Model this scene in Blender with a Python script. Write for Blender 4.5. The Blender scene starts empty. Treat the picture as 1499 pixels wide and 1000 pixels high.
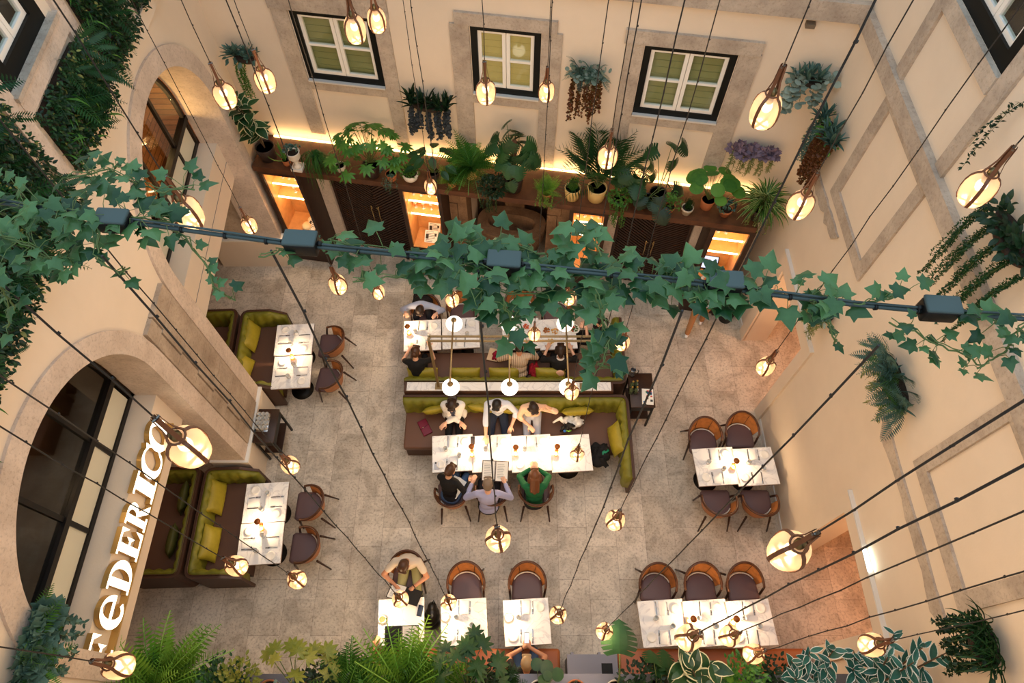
SKY = 1.5; EXPO = 0.36
import bpy, bmesh, math, random
import numpy as np
from mathutils import Vector, Matrix, Euler
PI = math.pi
R = math.radians
SC = bpy.context.scene
COL = SC.collection
rnd = random.Random(11)

# ---------------------------------------------------------------- camera model
F_PX = 999.0
TILT = R(29.5)
CAM_H = 11.8
def ray(u, v):
    x = (u - 749.5) / F_PX
    y = -(v - 500) / F_PX
    c, s = math.cos(TILT), math.sin(TILT)
    return Vector((x, y * c + s, y * s - c))
CAM = Vector((0, 0, CAM_H))
def at(u, v, z=0.0):
    d = ray(u, v)
    return CAM + d * ((z - CAM_H) / d.z)
def atplane(u, v, p, n):
    d = ray(u, v)
    p = Vector(p); n = Vector(n)
    return CAM + d * ((p - CAM).dot(n) / d.dot(n))
def atdepth(u, v, dep):
    return CAM + ray(u, v) * dep

# the back wall runs slightly askew: its own axes
BA = math.atan(0.161)
BE = Vector((math.cos(BA), -math.sin(BA), 0))
BN = Vector((math.sin(BA), math.cos(BA), 0))
BO = Vector((0, 8.75, 0))
def bw(s, d, z):
    return BO + BE * s + BN * d + Vector((0, 0, z))
def back(u, v, d=0.0):
    """pixel on the back wall plane offset d -> (s, z)"""
    q = atplane(u, v, BO + BN * d, BN)
    return (q - BO).dot(BE), q.z

# ---------------------------------------------------------------- mesh builder
class MB:
    def __init__(self):
        self.v = []; self.f = []; self.m = []; self.s = []; self.e = []
    def add(self, vs, fs, mat=0, smooth=False):
        b = len(self.v)
        self.v.extend([tuple(p) for p in vs])
        for f in fs:
            self.f.append(tuple(i + b for i in f)); self.m.append(mat); self.s.append(smooth)
        return self
    def box(self, c, d, rz=0.0, mat=0, M=None):
        hx, hy, hz = d[0] / 2, d[1] / 2, d[2] / 2
        cr, sr = math.cos(rz), math.sin(rz)
        vs = []
        for x, y, z in ((-1,-1,-1),(1,-1,-1),(1,1,-1),(-1,1,-1),(-1,-1,1),(1,-1,1),(1,1,1),(-1,1,1)):
            px, py, pz = x * hx, y * hy, z * hz
            q = Vector((c[0] + px * cr - py * sr, c[1] + px * sr + py * cr, c[2] + pz))
            vs.append(M @ q if M else q)
        return self.add(vs, [(0,3,2,1),(4,5,6,7),(0,1,5,4),(1,2,6,5),(2,3,7,6),(3,0,4,7)], mat)
    def bbox(self, x0, x1, y0, y1, z0, z1, mat=0):
        return self.box(((x0+x1)/2,(y0+y1)/2,(z0+z1)/2), (abs(x1-x0),abs(y1-y0),abs(z1-z0)), 0, mat)
    def rbox(self, c, d, r=0.02, rz=0.0, mat=0, seg=3, smooth=True, M=None):
        bm = bmesh.new(); bmesh.ops.create_cube(bm, size=1)
        for q in bm.verts: q.co = Vector((q.co.x*d[0], q.co.y*d[1], q.co.z*d[2]))
        bmesh.ops.bevel(bm, geom=bm.edges[:], offset=min(r, min(d)*0.49), segments=seg, profile=0.5, affect='EDGES')
        cr, sr = math.cos(rz), math.sin(rz)
        vs = []
        for q in bm.verts:
            p = Vector((c[0]+q.co.x*cr-q.co.y*sr, c[1]+q.co.x*sr+q.co.y*cr, c[2]+q.co.z))
            vs.append(M @ p if M else p)
        bm.verts.index_update()
        fs = [tuple(w.index for w in f.verts) for f in bm.faces]
        bm.free()
        return self.add(vs, fs, mat, smooth)
    def wbox(self, s0, s1, d0, d1, z0, z1, mat=0):
        vs = [bw(s,d,z) for z in (z0,z1) for s,d in ((s0,d0),(s1,d0),(s1,d1),(s0,d1))]
        return self.add(vs, [(0,3,2,1),(4,5,6,7),(0,1,5,4),(1,2,6,5),(2,3,7,6),(3,0,4,7)], mat)
    def tube(self, pts, r, n=8, mat=0, smooth=True, cap=True):
        pts = [Vector(p) for p in pts]
        k = len(pts)
        rs = r if isinstance(r, (list, tuple)) else [r] * k
        t0 = (pts[1] - pts[0]).normalized()
        a = Vector((0,0,1)) if abs(t0.z) < 0.9 else Vector((1,0,0))
        nx = t0.cross(a).normalized()
        vs = []
        for i in range(k):
            t = (pts[min(i+1,k-1)] - pts[max(i-1,0)]).normalized()
            nx = (nx - t * nx.dot(t))
            if nx.length < 1e-6: nx = t.orthogonal()
            nx.normalize(); ny = t.cross(nx)
            for j in range(n):
                an = 2*PI*j/n
                vs.append(pts[i] + (nx*math.cos(an) + ny*math.sin(an)) * rs[i])
        fs = [(i*n+j, i*n+(j+1)%n, (i+1)*n+(j+1)%n, (i+1)*n+j) for i in range(k-1) for j in range(n)]
        self.add(vs, fs, mat, smooth)
        if cap:
            self.add(vs[:n], [tuple(reversed(range(n)))], mat)
            self.add(vs[-n:], [tuple(range(n))], mat)
        return self
    def lathe(self, prof, c=(0,0,0), n=20, mat=0, smooth=True, M=None):
        vs = []; fs = []
        k = len(prof)
        for r, z in prof:
            for j in range(n):
                an = 2*PI*j/n
                p = Vector((c[0]+r*math.cos(an), c[1]+r*math.sin(an), c[2]+z))
                vs.append(M @ p if M else p)
        for i in range(k-1):
            for j in range(n):
                fs.append((i*n+j, i*n+(j+1)%n, (i+1)*n+(j+1)%n, (i+1)*n+j))
        self.add(vs, fs, mat, smooth)
        if prof[0][0] > 1e-5: self.add(vs[:n], [tuple(reversed(range(n)))], mat)
        if prof[-1][0] > 1e-5: self.add(vs[-n:], [tuple(range(n))], mat)
        return self
    def cyl(self, c, r, h, n=20, mat=0, r2=None):
        return self.lathe([(r, 0), (r2 if r2 is not None else r, h)], c, n, mat)
    def ell(self, c, rad, M=None, n=12, k=8, mat=0):
        vs = []; fs = []
        for i in range(k+1):
            ph = PI*i/k
            for j in range(n):
                an = 2*PI*j/n
                p = Vector((rad[0]*math.sin(ph)*math.cos(an), rad[1]*math.sin(ph)*math.sin(an), -rad[2]*math.cos(ph)))
                if M: p = M @ p
                vs.append(Vector(c) + p)
        for i in range(k):
            for j in range(n):
                fs.append((i*n+j, i*n+(j+1)%n, (i+1)*n+(j+1)%n, (i+1)*n+j))
        return self.add(vs, fs, mat, True)
    def cap(self, a, b, ra, rb, n=10, mat=0):
        """tapered capsule"""
        a = Vector(a); b = Vector(b); t = b - a
        L = t.length
        if L < 1e-6: return self.ell(a, (ra,ra,ra), None, n, 6, mat)
        t.normalize(); x = t.orthogonal().normalized(); y = t.cross(x)
        rings = []
        for i in range(5):
            th = PI/2*i/4
            rings.append((a - t*ra*math.cos(th), ra*math.sin(th)))
        for i in range(5):
            th = PI/2*i/4
            rings.append((b + t*rb*math.sin(th), rb*math.cos(th)))
        vs = []
        for p, r in rings:
            for j in range(n):
                an = 2*PI*j/n
                vs.append(p + (x*math.cos(an)+y*math.sin(an))*r)
        fs = [(i*n+j, i*n+(j+1)%n, (i+1)*n+(j+1)%n, (i+1)*n+j) for i in range(len(rings)-1) for j in range(n)]
        return self.add(vs, fs, mat, True)
    def prism(self, poly, fn, t0, t1, mat=0):
        """poly of 2D points extruded between t0 and t1; fn(a,b,t) gives the 3D point"""
        n = len(poly)
        vs = [fn(a,b,t0) for a,b in poly] + [fn(a,b,t1) for a,b in poly]
        fs = [tuple(reversed(range(n))), tuple(range(n,2*n))] + [(i,(i+1)%n,n+(i+1)%n,n+i) for i in range(n)]
        return self.add(vs, fs, mat)
    def mesh(self, name, mats):
        me = bpy.data.meshes.new(name)
        me.from_pydata(self.v, [], self.f)
        if not isinstance(mats, (list, tuple)): mats = [mats]
        for m in mats: me.materials.append(m)
        if self.f:
            me.polygons.foreach_set('material_index', self.m)
            me.polygons.foreach_set('use_smooth', self.s)
        me.update()
        return me
    def build(self, name, mats, parent=None, loc=None, rz=0.0, fix=True):
        me = self.mesh(name, mats)
        if fix:
            bm = bmesh.new(); bm.from_mesh(me)
            bmesh.ops.remove_doubles(bm, verts=bm.verts, dist=1e-6)
            bmesh.ops.recalc_face_normals(bm, faces=bm.faces); bm.to_mesh(me); bm.free()
        return link(name, me, parent, loc, rz)

def link(name, data, parent=None, loc=None, rz=0.0):
    o = bpy.data.objects.new(name, data)
    COL.objects.link(o)
    if parent is not None: o.parent = parent
    if loc is not None: o.location = loc
    if rz: o.rotation_euler = (0, 0, rz)
    return o

ALL_LABELS = {}
def tag(o, label=None, cat=None, group=None, kind=None):
    if label:
        n = len(label.split())
        assert n <= 16 and (n >= 4 or not cat), (n, label)
        o['label'] = label
        ALL_LABELS.setdefault(label, []).append(o.name)
    if cat: o['category'] = cat
    if group: o['group'] = group
    if kind: o['kind'] = kind
    return o
def thing(name, label, cat, loc=(0,0,0), rz=0.0, group=None):
    o = bpy.data.objects.new(name, None); COL.objects.link(o)
    o.empty_display_size = 0.05
    o.location = loc; o.rotation_euler = (0, 0, rz)
    return tag(o, label, cat, group)
def struct(o):
    o['kind'] = 'structure'; return o
KIDS = {}
def dup(root, loc=None, rz=None, label=None, group=None):
    """a copy of a thing together with copies of its parts and sub-parts"""
    c = root.copy(); COL.objects.link(c)
    if loc is not None: c.location = loc
    if rz is not None: c.rotation_euler = (0, 0, rz)
    if label: tag(c, label)
    if group: c['group'] = group
    def kids(src, dst):
        for ch in list(src.children):
            d = ch.copy(); COL.objects.link(d); d.parent = dst
            kids(ch, d)
    kids(root, c)
    return c

# ---------------------------------------------------------------- materials
MATS = {}
def srgb(r, g, b):
    f = lambda c: (c/255/12.92) if c/255 <= 0.04045 else ((c/255+0.055)/1.055)**2.4
    return (f(r), f(g), f(b))
def mat(name, col, rough=0.6, metal=0.0, noise=0.0, nscale=8.0, bump=0.0, bscale=60.0, spec=0.4,
        emit=None, estr=0.0, coat=0.0, sheen=0.0, col2=None, trans=0.0, detail=4.0, sub=None):
    if name in MATS: return MATS[name]
    m = bpy.data.materials.new(name); m.use_nodes = True
    nt = m.node_tree; N = nt.nodes; Lk = nt.links
    b = N['Principled BSDF']
    b.inputs['Base Color'].default_value = (*col, 1)
    b.inputs['Roughness'].default_value = rough
    b.inputs['Metallic'].default_value = metal
    b.inputs['Specular IOR Level'].default_value = spec
    if coat: b.inputs['Coat Weight'].default_value = coat
    if sheen:
        b.inputs['Sheen Weight'].default_value = sheen
        b.inputs['Sheen Roughness'].default_value = 0.4
        b.inputs['Sheen Tint'].default_value = (*col, 1)
    if trans: b.inputs['Transmission Weight'].default_value = trans
    if emit:
        b.inputs['Emission Color'].default_value = (*emit, 1)
        b.inputs['Emission Strength'].default_value = estr
    tc = N.new('ShaderNodeTexCoord')
    if noise or col2:
        nz = N.new('ShaderNodeTexNoise'); nz.inputs['Scale'].default_value = nscale
        nz.inputs['Detail'].default_value = detail; nz.inputs['Roughness'].default_value = 0.6
        Lk.new(tc.outputs['Object'], nz.inputs['Vector'])
        rp = N.new('ShaderNodeValToRGB')
        rp.color_ramp.elements[0].position = 0.32; rp.color_ramp.elements[1].position = 0.68
        c2 = col2 or tuple(max(0, c*(1-noise)) for c in col)
        rp.color_ramp.elements[0].color = (*c2, 1)
        rp.color_ramp.elements[1].color = (*[min(1, c*(1+noise*0.4)) for c in col], 1)
        Lk.new(nz.outputs['Fac'], rp.inputs['Fac'])
        Lk.new(rp.outputs['Color'], b.inputs['Base Color'])
    if bump:
        nb = N.new('ShaderNodeTexNoise'); nb.inputs['Scale'].default_value = bscale; nb.inputs['Detail'].default_value = 5
        Lk.new(tc.outputs['Object'], nb.inputs['Vector'])
        bp = N.new('ShaderNodeBump'); bp.inputs['Strength'].default_value = bump; bp.inputs['Distance'].default_value = 0.02
        Lk.new(nb.outputs['Fac'], bp.inputs['Height'])
        Lk.new(bp.outputs['Normal'], b.inputs['Normal'])
    MATS[name] = m
    return m
def emat(name, col, s):
    if name in MATS: return MATS[name]
    m = bpy.data.materials.new(name); m.use_nodes = True
    nt = m.node_tree; nt.nodes.clear()
    e = nt.nodes.new('ShaderNodeEmission'); e.inputs[0].default_value = (*col, 1); e.inputs[1].default_value = s
    o = nt.nodes.new('ShaderNodeOutputMaterial'); nt.links.new(e.outputs[0], o.inputs[0])
    MATS[name] = m
    return m

def leafmat(name, c1, c2, edge=None, rough=0.42, trl=0.22):
    """leaf: noise variation from plant to plant, optional pale margin following the 'edge' attribute"""
    if name in MATS: return MATS[name]
    m = bpy.data.materials.new(name); m.use_nodes = True
    nt = m.node_tree; N = nt.nodes; Lk = nt.links
    b = N['Principled BSDF']; out = N['Material Output']
    b.inputs['Roughness'].default_value = rough
    b.inputs['Specular IOR Level'].default_value = 0.35
    tc = N.new('ShaderNodeTexCoord')
    nz = N.new('ShaderNodeTexNoise'); nz.inputs['Scale'].default_value = 14; nz.inputs['Detail'].default_value = 3
    Lk.new(tc.outputs['Object'], nz.inputs['Vector'])
    rp = N.new('ShaderNodeValToRGB')
    rp.color_ramp.elements[0].position = 0.25; rp.color_ramp.elements[1].position = 0.75
    rp.color_ramp.elements[0].color = (*c1, 1); rp.color_ramp.elements[1].color = (*c2, 1)
    ar = N.new('ShaderNodeAttribute'); ar.attribute_name = 'leaf_tone'
    mm = N.new('ShaderNodeMath'); mm.operation = 'MULTIPLY_ADD'; mm.inputs[1].default_value = 0.5
    ms_ = N.new('ShaderNodeMath'); ms_.operation = 'MULTIPLY'; ms_.inputs[1].default_value = 0.5
    Lk.new(nz.outputs['Fac'], ms_.inputs[0]); Lk.new(ar.outputs['Fac'], mm.inputs[0]); Lk.new(ms_.outputs[0], mm.inputs[2])
    Lk.new(mm.outputs[0], rp.inputs['Fac'])
    colout = rp.outputs['Color']
    if edge:
        at_ = N.new('ShaderNodeAttribute'); at_.attribute_name = 'edge'
        r2 = N.new('ShaderNodeValToRGB')
        r2.color_ramp.elements[0].position = edge[1]; r2.color_ramp.elements[1].position = min(1, edge[1]+0.12)
        r2.color_ramp.elements[0].color = (0,0,0,1); r2.color_ramp.elements[1].color = (1,1,1,1)
        Lk.new(at_.outputs['Fac'], r2.inputs['Fac'])
        mx = N.new('ShaderNodeMix'); mx.data_type = 'RGBA'
        Lk.new(r2.outputs['Color'], mx.inputs['Factor'])
        Lk.new(colout, mx.inputs['A']); mx.inputs['B'].default_value = (*edge[0], 1)
        colout = mx.outputs['Result']
    Lk.new(colout, b.inputs['Base Color'])
    tr = N.new('ShaderNodeBsdfTranslucent'); Lk.new(colout, tr.inputs['Color'])
    ms = N.new('ShaderNodeMixShader'); ms.inputs[0].default_value = trl
    Lk.new(b.outputs[0], ms.inputs[1]); Lk.new(tr.outputs[0], ms.inputs[2]); Lk.new(ms.outputs[0], out.inputs[0])
    MATS[name] = m
    return m
# ---------------------------------------------------------------- setting materials
def plaster():
    return mat('warm plaster', srgb(224,208,188), 0.85, noise=0.05, nscale=1.2, bump=0.08, bscale=35, spec=0.2)
def stone_mat(name, c1, c2, scale=3.0):
    if name in MATS: return MATS[name]
    m = mat(name, c1, 0.85, col2=c2, nscale=scale, bump=0.5, bscale=22, spec=0.2, detail=8)
    nt = m.node_tree; N = nt.nodes; Lk = nt.links
    b = N['Principled BSDF']; rp = b.inputs['Base Color'].links[0].from_node
    tc = next(n for n in N if n.type == 'TEX_COORD')
    n2 = N.new('ShaderNodeTexNoise'); n2.inputs['Scale'].default_value = 26; n2.inputs['Detail'].default_value = 6
    n2.inputs['Roughness'].default_value = 0.75
    Lk.new(tc.outputs['Object'], n2.inputs['Vector'])
    r2 = N.new('ShaderNodeValToRGB'); r2.color_ramp.elements[0].position = 0.3; r2.color_ramp.elements[1].position = 0.5
    r2.color_ramp.elements[0].color = (0.62,0.6,0.58,1); r2.color_ramp.elements[1].color = (1,1,1,1)
    Lk.new(n2.outputs['Fac'], r2.inputs['Fac'])
    mx = N.new('ShaderNodeMix'); mx.data_type = 'RGBA'; mx.blend_type = 'MULTIPLY'; mx.inputs['Factor'].default_value = 0.8
    Lk.new(rp.outputs['Color'], mx.inputs['A']); Lk.new(r2.outputs['Color'], mx.inputs['B'])
    Lk.new(mx.outputs['Result'], b.inputs['Base Color'])
    return m
M_PL = plaster()
M_ST = stone_mat('limestone', srgb(196,182,166), srgb(164,150,136))
M_ST2 = stone_mat('pale limestone', srgb(214,198,184), srgb(190,174,160))
M_BLK = stone_mat('ashlar blocks', srgb(188,172,154), srgb(150,134,118), 2.0)
M_WHT = mat('white paint', srgb(236,232,224), 0.5)
M_TRIM = mat('satin trim', srgb(226,224,220), 0.3, metal=0.3)
M_STEEL = mat('black steel', srgb(24,22,22), 0.4, metal=0.4)
M_WOOD = mat('walnut', srgb(92,56,34), 0.5, noise=0.45, nscale=5, bump=0.1)
M_DWOOD = mat('dark walnut', srgb(52,32,22), 0.45, noise=0.4, nscale=6, bump=0.1)
M_NICHE = mat('niche oak', srgb(206,150,92), 0.5, noise=0.2, nscale=6)
M_GREENBLK = mat('black green paint', srgb(9,13,13), 0.5, spec=0.2)
def brick_mat():
    m = bpy.data.materials.new('old brick vault'); m.use_nodes = True
    nt = m.node_tree; N = nt.nodes; Lk = nt.links; b = N['Principled BSDF']; b.inputs['Roughness'].default_value = 0.9
    tc = N.new('ShaderNodeTexCoord'); sp = N.new('ShaderNodeSeparateXYZ'); cb = N.new('ShaderNodeCombineXYZ')
    Lk.new(tc.outputs['Object'], sp.inputs[0]); Lk.new(sp.outputs['Y'], cb.inputs['X']); Lk.new(sp.outputs['Z'], cb.inputs['Y'])
    br = N.new('ShaderNodeTexBrick'); br.inputs['Scale'].default_value = 1.0; br.inputs['Brick Width'].default_value = 0.42; br.inputs['Row Height'].default_value = 0.12
    br.inputs['Mortar Size'].default_value = 0.012
    br.inputs['Color1'].default_value = (*srgb(196,142,92),1); br.inputs['Color2'].default_value = (*srgb(150,100,62),1); br.inputs['Mortar'].default_value = (*srgb(120,84,54),1)
    Lk.new(cb.outputs[0], br.inputs['Vector']); Lk.new(br.outputs['Color'], b.inputs['Base Color'])
    return m
M_BRICK = brick_mat()
M_BROWNW = mat('brown panelling', srgb(84,54,36), 0.4, noise=0.3, nscale=3)
M_BRASS = mat('brushed brass', srgb(196,168,118), 0.3, metal=0.9)
def floor_mat():
    m = bpy.data.materials.new('limestone slabs'); m.use_nodes = True
    nt = m.node_tree; N = nt.nodes; Lk = nt.links; b = N['Principled BSDF']
    tc = N.new('ShaderNodeTexCoord')
    mp = N.new('ShaderNodeMapping'); mp.inputs['Rotation'].default_value = (0,0,R(90)); mp.inputs['Location'].default_value = (0.1,0.22,0)
    Lk.new(tc.outputs['Object'], mp.inputs['Vector'])
    br = N.new('ShaderNodeTexBrick'); br.offset = 0.37; br.offset_frequency = 2; br.squash = 1.0
    br.inputs['Scale'].default_value = 1.0; br.inputs['Brick Width'].default_value = 0.86; br.inputs['Row Height'].default_value = 0.5
    br.inputs['Mortar Size'].default_value = 0.004; br.inputs['Mortar Smooth'].default_value = 0.2; br.inputs['Bias'].default_value = 0.15
    br.inputs['Color1'].default_value = (*srgb(230,217,199),1); br.inputs['Color2'].default_value = (*srgb(202,189,171),1)
    br.inputs['Mortar'].default_value = (*srgb(176,162,146),1)
    Lk.new(mp.outputs['Vector'], br.inputs['Vector'])
    n1 = N.new('ShaderNodeTexNoise'); n1.inputs['Scale'].default_value = 2.2; n1.inputs['Detail'].default_value = 10; n1.inputs['Roughness'].default_value = 0.72
    n1.inputs['Distortion'].default_value = 0.6
    Lk.new(tc.outputs['Object'], n1.inputs['Vector'])
    r1 = N.new('ShaderNodeValToRGB'); e = r1.color_ramp.elements
    e[0].position = 0.4; e[0].color = (0.42,0.39,0.36,1); e[1].position = 0.56; e[1].color = (1,1,1,1)
    Lk.new(n1.outputs['Fac'], r1.inputs['Fac'])
    n2 = N.new('ShaderNodeTexNoise'); n2.inputs['Scale'].default_value = 26; n2.inputs['Detail'].default_value = 6; n2.inputs['Roughness'].default_value = 0.7
    Lk.new(tc.outputs['Object'], n2.inputs['Vector'])
    r2 = N.new('ShaderNodeValToRGB'); e = r2.color_ramp.elements
    e[0].position = 0.36; e[0].color = (0.4,0.36,0.33,1); e[1].position = 0.5; e[1].color = (1,1,1,1)
    Lk.new(n2.outputs['Fac'], r2.inputs['Fac'])
    m1 = N.new('ShaderNodeMix'); m1.data_type='RGBA'; m1.blend_type='MULTIPLY'; m1.inputs['Factor'].default_value = 0.55
    m2 = N.new('ShaderNodeMix'); m2.data_type='RGBA'; m2.blend_type='MULTIPLY'; m2.inputs['Factor'].default_value = 0.6
    Lk.new(br.outputs['Color'], m1.inputs['A']); Lk.new(r1.outputs['Color'], m1.inputs['B'])
    Lk.new(m1.outputs['Result'], m2.inputs['A']); Lk.new(r2.outputs['Color'], m2.inputs['B'])
    Lk.new(m2.outputs['Result'], b.inputs['Base Color'])
    b.inputs['Roughness'].default_value = 0.42
    b.inputs['Specular IOR Level'].default_value = 0.35
    bp = N.new('ShaderNodeBump'); bp.inputs['Strength'].default_value = 0.15; bp.inputs['Distance'].default_value = 0.01
    Lk.new(n2.outputs['Fac'], bp.inputs['Height']); Lk.new(bp.outputs['Normal'], b.inputs['Normal'])
    return m
def glass_mat():
    m = bpy.data.materials.new('window glass'); m.use_nodes = True
    nt = m.node_tree; N = nt.nodes; Lk = nt.links; N.clear()
    o = N.new('ShaderNodeOutputMaterial'); t = N.new('ShaderNodeBsdfTransparent'); g = N.new('ShaderNodeBsdfGlossy')
    g.inputs['Roughness'].default_value = 0.03; t.inputs[0].default_value = (0.9,0.93,0.9,1)
    lw = N.new('ShaderNodeLayerWeight'); lw.inputs['Blend'].default_value = 0.5
    pw = N.new('ShaderNodeMath'); pw.operation = 'POWER'; pw.inputs[1].default_value = 4
    ma = N.new('ShaderNodeMath'); ma.operation = 'MULTIPLY_ADD'; ma.inputs[1].default_value = 0.7; ma.inputs[2].default_value = 0.04
    Lk.new(lw.outputs['Facing'], pw.inputs[0]); Lk.new(pw.outputs[0], ma.inputs[0])
    mx = N.new('ShaderNodeMixShader')
    Lk.new(ma.outputs[0], mx.inputs[0]); Lk.new(t.outputs[0], mx.inputs[1]); Lk.new(g.outputs[0], mx.inputs[2]); Lk.new(mx.outputs[0], o.inputs[0])
    return m
M_GLASS = glass_mat()
M_FROST = mat('frosted panel', srgb(206,204,186), 0.35)
M_BLIND = mat('olive blind', srgb(160,158,112), 0.6)

# ---------------------------------------------------------------- walls with openings
def wall_mesh(fn, u0, u1, z1, t, rects=(), arches=()):
    """fn(u,d,z); rects (ua,ub,za,zb); arches (uc, r, zc, zfoot): semicircle on straight jambs"""
    mb = MB()
    cuts = {u0, u1}
    for r in rects: cuts |= {r[0], r[1]}
    for a in arches:
        for i in range(37):
            cuts.add(round(a[0] - a[1]*math.cos(PI*i/36), 5))
    cuts = sorted(c for c in cuts if u0 <= c <= u1)
    def azone(a, u):
        h = a[1]**2 - (u-a[0])**2
        return a[2] + math.sqrt(max(0, h))
    for a, b in zip(cuts, cuts[1:]):
        mid = (a+b)/2
        holes = []
        for r in rects:
            if r[0] < mid < r[1]: holes.append((r[2], r[2], r[3], r[3]))
        for c in arches:
            if abs(mid-c[0]) < c[1]: holes.append((c[3], c[3], azone(c,a), azone(c,b)))
        holes.sort()
        lo = (0.0, 0.0)
        for h in holes + [(z1, z1, None, None)]:
            if h[0] > lo[0] + 1e-4:
                for d in (0, t):
                    mb.add([fn(a,d,lo[0]), fn(b,d,lo[1]), fn(b,d,h[1]), fn(a,d,h[0])], [(0,1,2,3)])
                if h[2] is not None:
                    mb.add([fn(a,0,h[0]), fn(b,0,h[1]), fn(b,t,h[1]), fn(a,t,h[0])], [(0,1,2,3)])
            if h[2] is not None:
                mb.add([fn(a,0,h[2]), fn(b,0,h[3]), fn(b,t,h[3]), fn(a,t,h[2])], [(0,1,2,3)])
                lo = (h[2], h[3])
        mb.add([fn(a,0,z1), fn(b,0,z1), fn(b,t,z1), fn(a,t,z1)], [(0,1,2,3)])
    for r in rects:
        for u in (r[0], r[1]):
            mb.add([fn(u,0,r[2]), fn(u,t,r[2]), fn(u,t,r[3]), fn(u,0,r[3])], [(0,1,2,3)])
    for c in arches:
        for u in (c[0]-c[1], c[0]+c[1]):
            mb.add([fn(u,0,c[3]), fn(u,t,c[3]), fn(u,t,c[2]), fn(u,0,c[2])], [(0,1,2,3)])
    for u in (u0, u1):
        mb.add([fn(u,0,0), fn(u,t,0), fn(u,t,z1), fn(u,0,z1)], [(0,1,2,3)])
    return mb
WALL_TOP = 13.0
LX = -4.5; RX = 4.6
A1 = (6.9, 1.66, 4.2); A2 = (2.3, 1.6, 4.22)
fl = lambda u,d,z: Vector((LX-d, u, z))
fr = lambda u,d,z: Vector((RX+d, u, z))
fn_ = lambda u,d,z: Vector((u, -0.62-d, z))
LWIN = (4.97, 6.05, 7.54, 9.1); RWIN = (5.3, 6.62, 7.45, 9.2)
struct(wall_mesh(fl, -0.62, 9.75, WALL_TOP, 0.55, [LWIN], [(A1[0],A1[1],A1[2],0), (A2[0],A2[1],A2[2],0)]).build('wall_left', M_PL))
struct(wall_mesh(fr, -0.62, 8.3, WALL_TOP, 0.45, [RWIN, (5.2,6.7,0,2.38), (1.03,2.58,0,2.5)]).build('wall_right', M_PL))
BWIN = [(-3.37,-2.08,4.17,5.42), (-0.62,0.43,4.28,5.47), (1.92,3.23,4.21,5.45)]
struct(wall_mesh(lambda u,d,z: bw(u,d,z), -4.85, 4.78, WALL_TOP, 0.5, BWIN + [(-0.8,0.72,0,2.66)]).build('wall_back', M_PL))
struct(wall_mesh(fn_, LX, RX, 10.6, 0.4).build('wall_near', M_PL))
struct(MB().bbox(-9, 8.6, -1.2, 10.2, -0.15, 0).build('floor', floor_mat()))

# stone string course and ledges
struct(MB().bbox(RX-0.09, RX+0.02, -0.6, 8.0, 6.1, 6.33).build('trim_1', M_ST))
struct(MB().wbox(-4.6, 4.62, -0.1, 0.02, 6.13, 6.4).build('trim_2', M_ST))
struct(MB().bbox(LX-0.02, LX+0.13, -0.6, 9.4, 6.3, 6.5).build('trim_3', M_PL))
# blind stone surrounds on the right wall
def blind_frame(nm, y0, y1, zb, zt, low):
    mb = MB(); p = 0.035
    w = 0.19
    mb.bbox(RX-p, RX+0.01, y1, y1+w, zb+0.002, zt-0.122)
    mb.bbox(RX-p, RX+0.01, y0-w, y0, zb+0.002, zt-0.122)
    mb.bbox(RX-p, RX+0.01, y0-w, y1+w, zb-w, zb)
    mb.bbox(RX-p, RX+0.01, y0-w, y1+w, zt-0.12, zt)
    struct(mb.build(nm, M_ST))
    # worn stone band under it, with a ragged lower edge
    rr = random.Random(int(y0*10))
    ya, yb, zz = low
    top = []; bot = []
    for i in range(13):
        y = ya + (yb-ya)*i/12
        top.append((y, zz + 0.09 + rr.uniform(-0.015,0.015)))
        bot.append((y, zz - 0.1 + rr.uniform(-0.05,0.05) + (0.12 if i in (0,12) else 0)))
    struct(MB().prism(top + bot[::-1], lambda a,b,t: Vector((RX-t, a, b)), -0.01, 0.03).build(nm+'0', M_ST))
blind_frame('trim_4', 5.33, 6.52, 4.52, 6.1, (6.0, 7.35, 4.08))
blind_frame('trim_5', 1.2, 2.45, 4.55, 6.1, (0.9, 3.35, 3.98))
mb = MB()
mb.bbox(RX-0.04, RX+0.01, 5.1, 5.295, 6.332, 9.4).bbox(RX-0.04, RX+0.01, 6.625, 6.82, 6.332, 9.4).bbox(RX-0.06, RX+0.01, 5.3, 6.62, 7.25, 7.448)
struct(mb.build('trim_6', M_ST))
# plaster architraves over the two right-hand doorways, with a pale top edge
for k,(ya,yb,zt,zo) in enumerate(((4.97, 6.93, 2.66, 2.38), (0.83, 2.8, 2.76, 2.5))):
    mb = MB(); w = 0.23
    mb.bbox(RX-0.045, RX+0.01, ya, yb, zo, zt).bbox(RX-0.045, RX+0.01, ya, ya+w, 0, zo).bbox(RX-0.045, RX+0.01, yb-w, yb, 0, zo)
    struct(mb.build('trim_%d' % (7+k), M_PL))
    struct(MB().bbox(RX-0.06, RX, ya, yb, zt, zt+0.025).build('trim_%d' % (17+k), M_TRIM))
# left wall window surround, jamb strips and sill
mb = MB()
mb.bbox(LX-0.01, LX+0.05, 6.2, 6.4, 6.5, 9.6).bbox(LX-0.01, LX+0.05, 4.72, 4.92, 6.5, 9.6)
mb.bbox(LX-0.01, LX+0.06, 4.92, 6.2, 7.3, 7.52)
struct(mb.build('trim_9', M_ST2))
struct(MB().bbox(LX-0.3, LX+0.09, 4.9, 6.14, 7.5, 7.55).build('trim_10', M_ST))
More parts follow.
